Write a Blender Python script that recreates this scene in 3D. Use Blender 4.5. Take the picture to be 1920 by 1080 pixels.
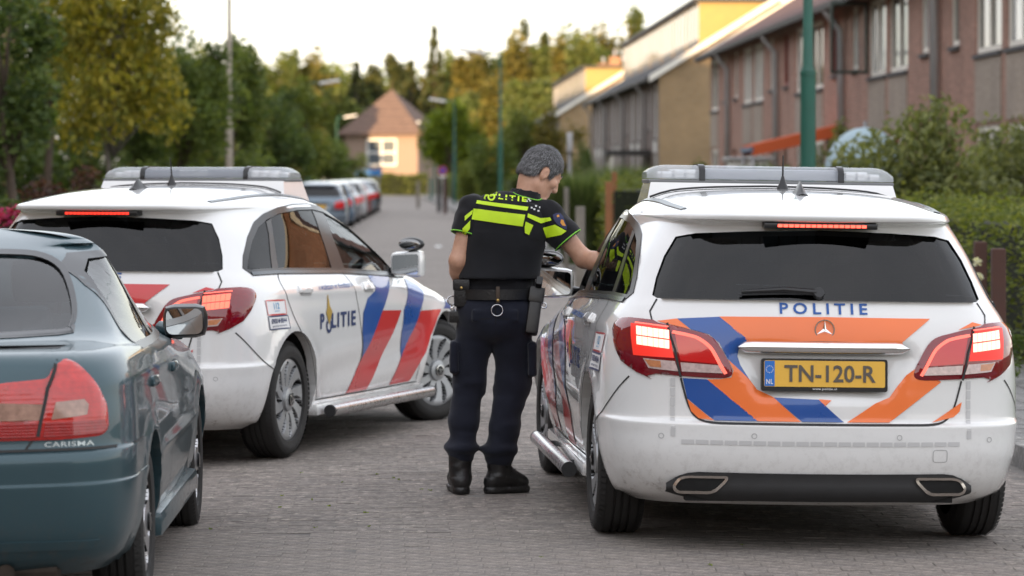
import bpy, bmesh, math, random
import numpy as np
from mathutils import Vector, Matrix, noise
from mathutils.bvhtree import BVHTree

random.seed(7)
rng = np.random.default_rng(7)
R = math.radians
PI = math.pi
scene = bpy.context.scene
COL = scene.collection
for _o in list(bpy.data.objects):
    bpy.data.objects.remove(_o)

# ------------------------------------------------------------------ camera
FPX, CAM_Z, HOR = 5900.0, 1.57, 330.0          # focal length in px of a 1920 wide frame, eye height, horizon row
cam_d = bpy.data.cameras.new('camera')
cam = bpy.data.objects.new('camera', cam_d)
COL.objects.link(cam)
cam.location = (0, 0, CAM_Z)
cam.rotation_euler = (R(90), 0, 0)
cam_d.sensor_width = 36
cam_d.lens = 36 * FPX / 1920
cam_d.shift_y = -(540 - HOR) / 1920
cam_d.clip_start, cam_d.clip_end = 0.5, 4000
cam_d.dof.use_dof = True
cam_d.dof.focus_distance = 14.3
cam_d.dof.aperture_fstop = 3.6
scene.camera = cam

# ------------------------------------------------------------------ sky, sun, exposure
SUN_EL, SUN_AZ = R(5.0), R(20)                 # low evening sun, behind the camera and to its left
world = bpy.data.worlds.new('World')
scene.world = world
world.use_nodes = True
_nt = world.node_tree
_sky = _nt.nodes.new('ShaderNodeTexSky')
_sky.sky_type = 'NISHITA'
_sky.sun_disc = False
_sky.sun_elevation = SUN_EL
_sky.sun_rotation = PI + SUN_AZ
_sky.air_density, _sky.dust_density, _sky.ozone_density = 1.0, 0.4, 1.0
_bg = _nt.nodes['Background']
_bg.inputs['Strength'].default_value = 0.15
# a veil of thin high cloud over the whole sky
_tc = _nt.nodes.new('ShaderNodeTexCoord')
_mp = _nt.nodes.new('ShaderNodeMapping')
_mp.inputs['Scale'].default_value = (1.0, 1.0, 3.5)
_cl = _nt.nodes.new('ShaderNodeTexNoise')
_cl.inputs['Scale'].default_value, _cl.inputs['Detail'].default_value = 2.6, 6.0
_rm = _nt.nodes.new('ShaderNodeMapRange')
_rm.inputs['From Min'].default_value, _rm.inputs['From Max'].default_value = 0.3, 0.7
_rm.inputs['To Min'].default_value, _rm.inputs['To Max'].default_value = 0.72, 0.92
_mx = _nt.nodes.new('ShaderNodeMix')
_mx.data_type = 'RGBA'
_nt.links.new(_tc.outputs['Generated'], _mp.inputs[0])
_nt.links.new(_mp.outputs[0], _cl.inputs['Vector'])
_nt.links.new(_cl.outputs[0], _rm.inputs[0])
_nt.links.new(_rm.outputs[0], _mx.inputs[0])
_nt.links.new(_sky.outputs[0], _mx.inputs[6])
_mx.inputs[7].default_value = (2.85, 2.85, 3.02, 1)
_nt.links.new(_mx.outputs[2], _bg.inputs[0])
sun_d = bpy.data.lights.new('sun', 'SUN')
sun_d.energy, sun_d.angle, sun_d.color = 2.6, R(0.6), (1.0, 0.70, 0.40)
sun = bpy.data.objects.new('sun', sun_d)
COL.objects.link(sun)
SUN_DIR = Vector((-math.sin(SUN_AZ) * math.cos(SUN_EL), -math.cos(SUN_AZ) * math.cos(SUN_EL), math.sin(SUN_EL)))
sun.rotation_euler = SUN_DIR.to_track_quat('Z', 'Y').to_euler()
vs = scene.view_settings
vs.view_transform, vs.look, vs.gamma, vs.use_curve_mapping = 'Standard', 'None', 1.0, False
vs.exposure = 1.98
scene.cycles.use_denoising = True
scene.cycles.max_bounces = 7
scene.cycles.transparent_max_bounces = 12
scene.cycles.caustics_reflective = scene.cycles.caustics_refractive = False

# ================================================================== helpers
def lin(c):
    return tuple((v / 12.92 if v <= 0.04045 else ((v + 0.055) / 1.055) ** 2.4) for v in c)

def hexc(h):
    return lin(tuple(int(h[i:i + 2], 16) / 255 for i in (0, 2, 4)))

class NT:
    """small wrapper for building a node material"""
    def __init__(self, name):
        self.m = bpy.data.materials.new(name)
        self.m.use_nodes = True
        self.t = self.m.node_tree
        self.b = self.t.nodes['Principled BSDF']
        self.out = self.t.nodes['Material Output']
    def n(self, kind, **kw):
        nd = self.t.nodes.new(kind)
        for k, v in kw.items():
            if k.startswith('i_'):
                nd.inputs[k[2:].replace('_', ' ')].default_value = v
            else:
                setattr(nd, k, v)
        return nd
    def l(self, a, b):
        self.t.links.new(a, b)
    def set(self, **kw):
        for k, v in kw.items():
            k = k.replace('_', ' ')
            if k in ('Base Color', 'Emission Color', 'Specular Tint', 'Coat Tint') and len(v) == 3:
                v = (*v, 1)
            self.b.inputs[k].default_value = v
        return self
    def coord(self, kind='Object', scale=None):
        tc = self.n('ShaderNodeTexCoord')
        if scale is None:
            return tc.outputs[kind]
        mp = self.n('ShaderNodeMapping')
        mp.inputs['Scale'].default_value = scale if hasattr(scale, '__len__') else (scale,) * 3
        self.l(tc.outputs[kind], mp.inputs[0])
        return mp.outputs[0]
    def noise(self, co, scale, detail=4, rough=0.55, dist=0.0):
        nd = self.n('ShaderNodeTexNoise')
        nd.inputs['Scale'].default_value = scale
        nd.inputs['Detail'].default_value = detail
        nd.inputs['Roughness'].default_value = rough
        nd.inputs['Distortion'].default_value = dist
        self.l(co, nd.inputs['Vector'])
        return nd.outputs[0]
    def ramp(self, fac, stops, interp='LINEAR'):
        r = self.n('ShaderNodeValToRGB')
        r.color_ramp.interpolation = interp
        e = r.color_ramp.elements
        while len(e) < len(stops):
            e.new(0.5)
        for el, (p, c) in zip(e, stops):
            el.position = p
            el.color = (*c, 1) if len(c) == 3 else c
        self.l(fac, r.inputs[0])
        return r.outputs[0]
    def mix(self, fac, a, b, kind='MIX'):
        m = self.n('ShaderNodeMix', data_type='RGBA', blend_type=kind)
        for sock, v in ((m.inputs[0], fac), (m.inputs[6], a), (m.inputs[7], b)):
            if hasattr(v, 'is_output'):
                self.l(v, sock)
            elif isinstance(v, (int, float)):
                sock.default_value = v
            else:
                sock.default_value = (*v, 1) if len(v) == 3 else v
        return m.outputs[2]
    def math(self, op, a, b=None):
        m = self.n('ShaderNodeMath', operation=op)
        for i, v in enumerate((a, b)):
            if v is None:
                continue
            if hasattr(v, 'is_output'):
                self.l(v, m.inputs[i])
            else:
                m.inputs[i].default_value = v
        return m.outputs[0]
    def bump(self, h, strength=0.3, dist=0.02):
        b = self.n('ShaderNodeBump')
        b.inputs['Strength'].default_value = strength
        b.inputs['Distance'].default_value = dist
        self.l(h, b.inputs['Height'])
        self.l(b.outputs[0], self.b.inputs['Normal'])
    def col(self, sock):
        self.l(sock, self.b.inputs['Base Color'])

MATS = {}
def plain(name, color, rough=0.5, metal=0.0, spec=0.5, var=0.0, vscale=3.0, bump=0.0, bscale=60, emit=None, es=0.0, coat=0.0):
    """a material of one colour with slight uneven tone, roughness and relief"""
    if name in MATS:
        return MATS[name]
    t = NT(name)
    t.set(Base_Color=color, Roughness=rough, Metallic=metal)
    t.b.inputs['Specular IOR Level'].default_value = spec
    if coat:
        t.b.inputs['Coat Weight'].default_value = coat
        t.b.inputs['Coat Roughness'].default_value = 0.04
    if var:
        co = t.coord()
        nz = t.noise(co, vscale, 5)
        t.col(t.ramp(nz, [(0.25, tuple(c * (1 - var) for c in color)), (0.75, tuple(min(1, c * (1 + var)) for c in color))]))
        t.l(t.ramp(nz, [(0.2, (rough * 0.8,) * 3), (0.8, (min(1, rough * 1.25),) * 3)]), t.b.inputs['Roughness'])
    if bump:
        t.bump(t.noise(t.coord(), bscale, 3), bump, 0.01)
    if emit:
        t.b.inputs['Emission Color'].default_value = (*emit, 1)
        t.b.inputs['Emission Strength'].default_value = es
    MATS[name] = t.m
    return t.m

def glassm(name, tint, rough=0.0, ior=1.5, refl=1.0):
    """thin sheet glass: tinted see-through plus a mirror reflection by angle"""
    if name in MATS:
        return MATS[name]
    t = NT(name)
    tr = t.n('ShaderNodeBsdfTransparent')
    tr.inputs[0].default_value = (*tint, 1)
    gl = t.n('ShaderNodeBsdfGlossy')
    gl.inputs['Roughness'].default_value = rough
    fr = t.n('ShaderNodeFresnel')
    fr.inputs[0].default_value = ior
    mx = t.n('ShaderNodeMixShader')
    t.l(t.math('MULTIPLY', fr.outputs[0], refl), mx.inputs[0])
    t.l(tr.outputs[0], mx.inputs[1])
    t.l(gl.outputs[0], mx.inputs[2])
    t.l(mx.outputs[0], t.out.inputs[0])
    MATS[name] = t.m
    return t.m

def link(o, parent=None):
    COL.objects.link(o)
    if parent is not None:
        o.parent = parent
    return o

def thing(name, label, cat, loc=(0, 0, 0), rot=(0, 0, 0), group=None, kind=None):
    o = bpy.data.objects.new(name, None)
    o.empty_display_size = 0.2
    link(o)
    o.location = loc
    o.rotation_euler = rot if hasattr(rot, '__len__') else (0, 0, rot)
    return tag(o, label, cat, group, kind)

def tag(o, label=None, cat=None, group=None, kind=None):
    for k, v in (('label', label), ('category', cat), ('group', group), ('kind', kind)):
        if v:
            o[k] = v
    return o

class MB:
    """collects boxes, tubes, lathes and loose faces into one mesh"""
    def __init__(self):
        self.v, self.f, self.mi = [], [], []
        self.mat_i = 0
    def add(self, vs, fs):
        b = len(self.v)
        self.v += [tuple(p) for p in vs]
        self.f += [tuple(i + b for i in f) for f in fs]
        self.mi += [self.mat_i] * len(fs)
        return self
    def box(self, lo, hi, m=None):
        (a, b, c), (d, e, f) = lo, hi
        vs = [Vector(p) for p in ((a, b, c), (d, b, c), (d, e, c), (a, e, c), (a, b, f), (d, b, f), (d, e, f), (a, e, f))]
        if m is not None:
            vs = [m @ p for p in vs]
        return self.add(vs, [(0, 3, 2, 1), (4, 5, 6, 7), (0, 1, 5, 4), (1, 2, 6, 5), (2, 3, 7, 6), (3, 0, 4, 7)])
    def bbox(self, lo, hi, r=0.01, m=None):
        """box with chamfered edges"""
        bm = bmesh.new()
        bmesh.ops.create_cube(bm, size=1)
        for v in bm.verts:
            v.co = Vector([lo[i] + (v.co[i] + 0.5) * (hi[i] - lo[i]) for i in range(3)])
        bmesh.ops.bevel(bm, geom=bm.edges[:], offset=r, segments=2, affect='EDGES', profile=0.6)
        bm.verts.index_update()
        vs = [(m @ v.co if m is not None else v.co.copy()) for v in bm.verts]
        fs = [[v.index for v in f.verts] for f in bm.faces]
        bm.free()
        return self.add(vs, fs)
    def tube(self, pts, rad, n=10, cap=True):
        pts = [Vector(p) for p in pts]
        rad = rad if hasattr(rad, '__len__') else [rad] * len(pts)
        vs, fs = [], []
        t0 = (pts[1] - pts[0]).normalized()
        up = Vector((0, 0, 1)) if abs(t0.z) < 0.9 else Vector((1, 0, 0))
        u = t0.cross(up).normalized()
        for i, p in enumerate(pts):
            t = (pts[min(i + 1, len(pts) - 1)] - pts[max(i - 1, 0)]).normalized()
            u = (u - t * u.dot(t)).normalized()
            w = t.cross(u)
            for k in range(n):
                a = 2 * PI * k / n
                vs.append(p + (u * math.cos(a) + w * math.sin(a)) * rad[i])
        for i in range(len(pts) - 1):
            for k in range(n):
                fs.append((i * n + k, i * n + (k + 1) % n, (i + 1) * n + (k + 1) % n, (i + 1) * n + k))
        if cap:
            fs.append(tuple(range(n - 1, -1, -1)))
            fs.append(tuple(range((len(pts) - 1) * n, len(pts) * n)))
        return self.add(vs, fs)
    def lathe(self, prof, n=32, m=None, closed=False):
        """profile of (radius, height) spun about local z"""
        vs, fs = [], []
        for r, h in prof:
            for k in range(n):
                a = 2 * PI * k / n
                p = Vector((r * math.cos(a), r * math.sin(a), h))
                vs.append(m @ p if m is not None else p)
        q = len(prof)
        for i in range(q - 1 + (1 if closed else 0)):
            j = (i + 1) % q
            for k in range(n):
                fs.append((i * n + k, i * n + (k + 1) % n, j * n + (k + 1) % n, j * n + k))
        return self.add(vs, fs)
    def prism(self, poly, a, b, m=None):
        """2-D polygon (x, y) extruded between heights a and b; m places it"""
        n = len(poly)
        vs = [Vector((x, y, a)) for x, y in poly] + [Vector((x, y, b)) for x, y in poly]
        if m is not None:
            vs = [m @ p for p in vs]
        fs = [tuple(range(n - 1, -1, -1)), tuple(range(n, 2 * n))]
        fs += [(i, (i + 1) % n, n + (i + 1) % n, n + i) for i in range(n)]
        return self.add(vs, fs)
    def mesh(self, name, mats, smooth=False, angle=None):
        me = bpy.data.meshes.new(name)
        me.from_pydata(self.v, [], self.f)
        for m in (mats if isinstance(mats, (list, tuple)) else [mats]):
            me.materials.append(m)
        if any(self.mi):
            me.polygons.foreach_set('material_index', self.mi)
        me.update()
        if smooth:
            me.polygons.foreach_set('use_smooth', [True] * len(me.polygons))
            if angle:
                me.set_sharp_from_angle(angle=R(angle))
        return me
    def build(self, name, mats, parent=None, smooth=False, angle=None):
        return link(bpy.data.objects.new(name, self.mesh(name, mats, smooth, angle)), parent)

def copy_tree(o, parent=None):
    c = o.copy()
    link(c)
    c.parent = parent
    for ch in list(o.children):
        copy_tree(ch, c)
    return c

def np_mesh(name, V, F, mat, parent=None, smooth=False):
    """fast mesh from numpy arrays; F is (n, k) with k = 3 or 4"""
    me = bpy.data.meshes.new(name)
    V = np.ascontiguousarray(V, dtype=np.float32)
    F = np.ascontiguousarray(F, dtype=np.int32)
    k = F.shape[1]
    me.vertices.add(len(V))
    me.vertices.foreach_set('co', V.ravel())
    me.loops.add(F.size)
    me.loops.foreach_set('vertex_index', F.ravel())
    me.polygons.add(len(F))
    me.polygons.foreach_set('loop_start', np.arange(0, F.size, k, dtype=np.int32))
    me.polygons.foreach_set('loop_total', np.full(len(F), k, dtype=np.int32))
    if smooth:
        me.polygons.foreach_set('use_smooth', np.ones(len(F), dtype=bool))
    me.materials.append(mat)
    me.update(calc_edges=True)
    return link(bpy.data.objects.new(name, me), parent)

# ------------------------------------------------------------------ curves in the plane
def cr(pts, n=6, closed=False):
    """Catmull-Rom through 2-D points"""
    P = [Vector(p) for p in pts]
    out = []
    N = len(P)
    for i in range(N if closed else N - 1):
        if closed:
            a, b, c, d = P[i - 1], P[i], P[(i + 1) % N], P[(i + 2) % N]
        else:
            a, b, c, d = P[max(i - 1, 0)], P[i], P[i + 1], P[min(i + 2, N - 1)]
        for k in range(n):
            t = k / n
            out.append(tuple(0.5 * ((2 * b) + (c - a) * t + (2 * a - 5 * b + 4 * c - d) * t * t + (3 * b - a - 3 * c + d) * t ** 3)))
    if not closed:
        out.append(tuple(P[-1]))
    return out

def rnd(pts, r, n=5):
    """polygon with rounded corners; r one radius or one per corner"""
    out = []
    N = len(pts)
    rr = r if hasattr(r, '__len__') else [r] * N
    for i in range(N):
        p, a, b = Vector(pts[i]), Vector(pts[i - 1]), Vector(pts[(i + 1) % N])
        if rr[i] <= 0:
            out.append(tuple(p))
            continue
        u, w = (a - p), (b - p)
        k = min(rr[i], u.length * 0.49, w.length * 0.49)
        s, e = p + u.normalized() * k, p + w.normalized() * k
        for j in range(n + 1):
            t = j / n
            out.append(tuple(s * (1 - t) ** 2 + p * 2 * t * (1 - t) + e * t * t))
    return out

def mirror(poly):
    return [(-a, b) for a, b in poly][::-1]

def inside(p, poly):
    x, y = p
    c = False
    j = len(poly) - 1
    for i in range(len(poly)):
        xi, yi = poly[i]
        xj, yj = poly[j]
        if (yi > y) != (yj > y) and x < (xj - xi) * (y - yi) / (yj - yi) + xi:
            c = not c
        j = i
    return c

# ------------------------------------------------------------------ things laid onto a curved surface
class Surf:
    """a smooth mesh that decals, glass, lamps and seams can be laid on by projection"""
    VIEWS = {'rear': ((1, 0, 0), (0, 1, 0), (0, 0, 1)), 'front': ((-1, 0, 0), (0, 1, 0), (0, 0, 1)),
             'left': ((0, -1, 0), (1, 0, 0), (0, 0, 1)), 'right': ((0, 1, 0), (1, 0, 0), (0, 0, 1)),
             'top': ((0, 0, -1), (1, 0, 0), (0, 1, 0)), 'back': ((0, 1, 0), (1, 0, 0), (0, 0, 1))}
    def __init__(self, V, F):
        self.V = [Vector(v) for v in V]
        self.F = F
        self.bvh = BVHTree.FromPolygons(self.V, F)
        N = [Vector((0, 0, 0)) for _ in self.V]
        for f in F:
            n = (self.V[f[2]] - self.V[f[0]]).cross(self.V[f[3 % len(f)]] - self.V[f[1]])
            for i in f:
                N[i] += n
        self.N = [n.normalized() if n.length > 0 else n for n in N]
    def nrm(self, loc, idx, fn):
        ws, acc = 0, Vector((0, 0, 0))
        for i in self.F[idx]:
            w = 1 / ((self.V[i] - loc).length + 1e-5)
            acc += self.N[i] * w
        acc.normalize()
        return acc if acc.dot(fn) > 0 else -acc
    def at(self, view, a, b, off=0.0):
        d, u, w = [Vector(k) for k in (self.VIEWS[view] if isinstance(view, str) else view)]
        o = u * a + w * b - d * 6
        loc, fn, idx, dist = self.bvh.ray_cast(o, d)
        if loc is None:
            loc, fn, idx, dist = self.bvh.find_nearest(u * a + w * b - d * 0.8)
        if fn.dot(d) > 0:
            fn = -fn
        n = self.nrm(loc, idx, fn)
        return loc + n * off, n
    def patch(self, mb, poly, view, off=0.002, cell=0.05, thick=0.0, dome=0.0):
        """a polygon (a, b) in the view's plane, cut into cells and laid on the surface; thick adds a skirt down to it"""
        bm = bmesh.new()
        vs = [bm.verts.new((a, b, 0)) for a, b in poly]
        f = bm.faces.new(vs)
        bmesh.ops.triangulate(bm, faces=[f])
        us = [p[0] for p in poly]; ws = [p[1] for p in poly]
        for ax, lo, hi in ((0, min(us), max(us)), (1, min(ws), max(ws))):
            k = math.ceil((lo + 1e-4) / cell)
            while k * cell < hi - 1e-4:
                co = [0, 0, 0]; no = [0, 0, 0]
                co[ax] = k * cell; no[ax] = 1
                bmesh.ops.bisect_plane(bm, geom=bm.verts[:] + bm.edges[:] + bm.faces[:], plane_co=co, plane_no=no, dist=1e-6)
                k += 1
        bnd = [e for e in bm.edges if e.is_boundary]
        loops = []
        if thick:
            loops = [(e.verts[0].index, e.verts[1].index) for e in bnd]
        bm.verts.index_update()
        if thick:
            loops = [(e.verts[0].index, e.verts[1].index) for e in bnd]
        pts, base = [], []
        d = Vector((self.VIEWS[view] if isinstance(view, str) else view)[0])
        for v in bm.verts:
            h = 0.0
            if dome:
                dm = min(abs((v.co.x - p[0]) * (q[1] - p[1]) - (v.co.y - p[1]) * (q[0] - p[0])) / max(1e-6, math.hypot(q[0] - p[0], q[1] - p[1]))
                         for p, q in zip(poly, poly[1:] + poly[:1]) if math.hypot(q[0] - p[0], q[1] - p[1]) > 1e-4)
                h = dome * min(1, dm / 0.03) ** 0.5
            p, n = self.at(view, v.co.x, v.co.y, off + h)
            pts.append(p)
            base.append(p - n * (thick + h))
        fs = []
        for f in bm.faces:
            ids = [v.index for v in f.verts]
            a, b, c = pts[ids[0]], pts[ids[1]], pts[ids[2]]
            if (b - a).cross(c - a).dot(d) > 0:
                ids.reverse()
            fs.append(ids)
        bm.free()
        n0 = len(pts)
        if thick:
            for i, j in loops:
                fs.append((i, j, n0 + j, n0 + i))
            pts = pts + base
        mb.add(pts, fs)
        return mb
    def ribbon(self, mb, line, width, view, off=0.0015, closed=False, step=0.04, thick=0.0):
        """a band of constant width along a polyline, laid on the surface"""
        P = [Vector(p) for p in line]
        if closed:
            P.append(P[0])
        Q = []
        for a, b in zip(P[:-1], P[1:]):
            n = max(1, int((b - a).length / step))
            Q += [a.lerp(b, k / n) for k in range(n)]
        Q.append(P[-1])
        L, Rr = [], []
        N = len(Q)
        for i, q in enumerate(Q):
            a = Q[i - 1] if i > 0 else (Q[-2] if closed else q)
            b = Q[i + 1] if i < N - 1 else (Q[1] if closed else q)
            t = (b - a)
            t = t.normalized() if t.length > 0 else Vector((1, 0))
            nn = Vector((-t.y, t.x)) * width / 2
            L.append(self.at(view, q.x + nn.x, q.y + nn.y, off))
            Rr.append(self.at(view, q.x - nn.x, q.y - nn.y, off))
        vs = [p for p, _ in L] + [p for p, _ in Rr]
        fs = []
        d = Vector((self.VIEWS[view] if isinstance(view, str) else view)[0])
        for i in range(N - 1):
            ids = [i, i + 1, N + i + 1, N + i]
            if (vs[ids[1]] - vs[ids[0]]).cross(vs[ids[3]] - vs[ids[0]]).dot(d) > 0:
                ids.reverse()
            fs.append(ids)
        if thick:
            vs += [p - n * thick for p, n in L] + [p - n * thick for p, n in Rr]
            for i in range(N - 1):
                fs.append((i, i + 1, 2 * N + i + 1, 2 * N + i))
                fs.append((N + i, N + i + 1, 3 * N + i + 1, 3 * N + i))
            fs.append((0, N, 3 * N, 2 * N))
            fs.append((N - 1, 2 * N - 1, 4 * N - 1, 3 * N - 1))
        mb.add(vs, fs)
        return mb

_text_cache = {}
def text_polys(txt, bold=0.0, space=1.0, shear=0.0):
    """outline font as flat triangles: (verts 2-D, faces, width, height) with cap height about 0.7"""
    key = (txt, bold, space, shear)
    if key in _text_cache:
        return _text_cache[key]
    cu = bpy.data.curves.new('lettering', 'FONT')
    cu.body = txt
    cu.offset = bold
    cu.space_character = space
    cu.shear = shear
    cu.resolution_u = 3
    o = bpy.data.objects.new('lettering', cu)
    COL.objects.link(o)
    dg = bpy.context.evaluated_depsgraph_get()
    me = bpy.data.meshes.new_from_object(o.evaluated_get(dg))
    vs = [(v.co.x, v.co.y) for v in me.vertices]
    fs = [list(p.vertices) for p in me.polygons]
    bpy.data.objects.remove(o)
    bpy.data.meshes.remove(me)
    xs = [v[0] for v in vs]; ys = [v[1] for v in vs]
    x0, y0 = min(xs), min(ys)
    res = ([(x - x0, y - y0) for x, y in vs], fs, max(xs) - x0, max(ys) - y0)
    _text_cache[key] = res
    return res

def text_on(mb, surf, txt, view, center, height, width=None, bold=0.02, space=1.15, off=0.003, rot=0.0, flip=False, shear=0.0):
    """lettering laid onto a surface: centre (a, b), cap height and overall width in metres"""
    vs, fs, w, h = text_polys(txt, bold, space, shear)
    sy = height / h
    sx = width / w if width else sy
    c, s = math.cos(rot), math.sin(rot)
    out = []
    for x, y in vs:
        a, b = (x - w / 2) * sx, (y - h / 2) * sy
        if flip:
            a = -a
        a, b = a * c - b * s, a * s + b * c
        out.append(surf.at(view, center[0] + a, center[1] + b, off)[0])
    d = Vector((surf.VIEWS[view] if isinstance(view, str) else view)[0])
    f2 = []
    for f in fs:
        if (out[f[1]] - out[f[0]]).cross(out[f[2]] - out[f[0]]).dot(d) > 0:
            f = f[::-1]
        f2.append(f)
    mb.add(out, f2)
    return mb

def glyph_groups(vs, fs):
    """split outline text into its letters: connected pieces merged where they overlap in x"""
    par = list(range(len(vs)))
    def find(i):
        while par[i] != i:
            par[i] = par[par[i]]
            i = par[i]
        return i
    for f in fs:
        for i in f[1:]:
            par[find(i)] = find(f[0])
    comp = {}
    for fi, f in enumerate(fs):
        comp.setdefault(find(f[0]), []).append(fi)
    items = []
    for c in comp.values():
        xs = [vs[i][0] for fi in c for i in fs[fi]]
        items.append([min(xs), max(xs), c])
    items.sort()
    out = []
    for it in items:
        if out and it[0] < out[-1][1] - 1e-4:
            out[-1][1] = max(out[-1][1], it[1])
            out[-1][2] += it[2]
        else:
            out.append(it)
    return [o[2] for o in out]

def letters(parent, surf, txt, view, center, height, width, mat, bold=0.02, space=1.15, off=0.003, flip=False, m=None):
    """each letter its own small mesh under parent; m given = flat lettering in the plane of m"""
    vs, fs, w, h = text_polys(txt, bold, space)
    sy, sx = height / h, width / w
    for grp in glyph_groups(vs, fs):
        idx, pts, f2 = {}, [], []
        for fi in grp:
            for i in fs[fi]:
                if i not in idx:
                    idx[i] = len(pts)
                    a, b = (vs[i][0] - w / 2) * sx, (vs[i][1] - h / 2) * sy
                    if m is not None:
                        pts.append(m @ Vector((a, b, 0)))
                    else:
                        pts.append(surf.at(view, center[0] + (-a if flip else a), center[1] + b, off)[0])
            f2.append([idx[i] for i in fs[fi]])
        MB().add(pts, f2).build('letter', mat, parent)

def holder(name, parent):
    e = bpy.data.objects.new(name, None)
    e.empty_display_size = 0.05
    return link(e, parent)

def flat_text(mb, txt, m, height, width=None, bold=0.02, space=1.1):
    """lettering in the local xy plane of matrix m, centred"""
    vs, fs, w, h = text_polys(txt, bold, space)
    sy = height / h
    sx = width / w if width else sy
    mb.add([m @ Vector(((x - w / 2) * sx, (y - h / 2) * sy, 0)) for x, y in vs], fs)
    return mb

# ================================================================== the street itself
KX, KS = 3.605, -0.0441                                   # right kerb: X = KX + KS * Y
HW = 3.1                                                  # half width of the carriageway
def XC(Y):
    return KX - HW + KS * Y
def road_z(d):
    return -0.06 * (d / HW) ** 2

def m_paving(name, a, b, c, s=1.0, brick=None):
    t = NT(name)
    co = t.coord()
    grain = t.noise(co, 34 * s, 9, 0.92)
    mid = t.noise(co, 7 * s, 5, 0.6)
    big = t.noise(co, 0.55 * s, 4)
    geo = t.n('ShaderNodeNewGeometry')
    isl = geo.outputs['Random Per Island']
    k = t.ramp(grain, [(0.38, tuple(v * .45 for v in a)), (0.50, b), (0.62, tuple(v * 1.35 for v in c))])
    vo = t.n('ShaderNodeTexVoronoi')
    vo.inputs['Scale'].default_value = 30 * s
    t.l(co, vo.inputs['Vector'])
    sv = t.n('ShaderNodeSeparateColor')
    t.l(vo.outputs['Color'], sv.inputs[0])
    k = t.mix(0.92, k, t.ramp(sv.outputs[0], [(0.0, (0.36, 0.35, 0.36)), (0.5, (0.92, 0.90, 0.88)), (0.85, (1.25, 1.22, 1.18)), (1.0, (2.1, 2.05, 1.98))]), 'MULTIPLY')
    k = t.mix(0.8, k, t.ramp(t.noise(co, 13 * s, 5, 0.7), [(0.32, (0.62, 0.61, 0.62)), (0.5, (1, 1, 1)), (0.7, (1.35, 1.33, 1.3))]), 'MULTIPLY')
    k = t.mix(0.30, k, t.ramp(mid, [(0.3, a), (0.7, c)]))
    k = t.mix(0.22, k, t.ramp(big, [(0.3, a), (0.7, c)]))
    k = t.mix(t.math('MULTIPLY', isl, 0.45), k, b, 'MIX')
    oi = t.n('ShaderNodeObjectInfo')
    v = t.math('ADD', isl, oi.outputs['Random'])
    v = t.ramp(t.math('FRACT', v), [(0.0, (0.93, 0.93, 0.94)), (0.5, (0.99, 0.98, 0.97)), (1.0, (1.06, 1.05, 1.04))])
    k = t.mix(1.0, k, v, 'MULTIPLY')
    if brick:
        br = t.n('ShaderNodeTexBrick')
        br.inputs['Color1'].default_value = (0.92, 0.92, 0.92, 1)
        br.inputs['Color2'].default_value = (1.08, 1.06, 1.04, 1)
        br.inputs['Mortar'].default_value = (0.78, 0.77, 0.76, 1)
        br.inputs['Scale'].default_value = 1.0
        br.inputs['Mortar Size'].default_value = 0.006
        br.inputs['Brick Width'].default_value = brick[0]
        br.inputs['Row Height'].default_value = brick[1]
        t.l(co, br.inputs['Vector'])
        k = t.mix(1.0, k, br.outputs['Color'], 'MULTIPLY')
    t.col(k)
    t.set(Roughness=0.82)
    t.b.inputs['Specular IOR Level'].default_value = 0.35
    t.bump(t.mix(0.35, grain, mid), 0.8, 0.012)
    return t.m

M_CLINKER = m_paving('clinker_brick', (0.105, 0.093, 0.085), (0.215, 0.193, 0.175), (0.39, 0.354, 0.320))
M_ROADFAR = m_paving('clinker_road', (0.13, 0.117, 0.109), (0.228, 0.208, 0.193), (0.36, 0.333, 0.308), 1.0, (0.2, 0.1))
M_TILE = m_paving('pavement_tile', (0.13, 0.13, 0.13), (0.20, 0.20, 0.195), (0.28, 0.275, 0.265))
M_TILEFAR = m_paving('pavement_far', (0.14, 0.135, 0.13), (0.20, 0.195, 0.19), (0.27, 0.26, 0.25), 1.0, (0.3, 0.3))
M_KERB = m_paving('kerb_concrete', (0.17, 0.17, 0.165), (0.25, 0.25, 0.24), (0.33, 0.325, 0.31))
M_JOINT = plain('joint_sand', (0.15, 0.139, 0.127), 0.95, var=0.4, vscale=8)

def m_soil():
    t = NT('garden_ground')
    co = t.coord()
    t.col(t.ramp(t.noise(co, 0.8, 6, 0.6), [(0.3, (0.030, 0.045, 0.014)), (0.55, (0.055, 0.075, 0.022)), (0.75, (0.09, 0.085, 0.05))]))
    t.set(Roughness=0.95)
    t.bump(t.noise(co, 12, 5), 0.5, 0.05)
    return t.m
M_SOIL = m_soil()
gm = MB()
gm.add([(-1500, -300, -.16), (1500, -300, -.16), (1500, 2600, -.16), (-1500, 2600, -.16)], [(0, 1, 2, 3)])
tag(gm.build('ground', M_SOIL), kind='structure')

def strip(name, mat, d0, d1, y0, y1, z0, z1=None, ny=40, nd=1, zf=None, bottom=None):
    """a sheet that follows the street between offsets d0..d1 from its middle"""
    vs, fs = [], []
    for i in range(ny + 1):
        Y = y0 + (y1 - y0) * i / ny
        for k in range(nd + 1):
            d = d0 + (d1 - d0) * k / nd
            z = zf(d) if zf else z0
            vs.append((XC(Y) + d, Y, z))
    for i in range(ny):
        for k in range(nd):
            a = i * (nd + 1) + k
            fs.append((a, a + 1, a + nd + 2, a + nd + 1))
    return tag(MB().add(vs, fs).build(name, mat, None, True), kind='structure')

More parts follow.
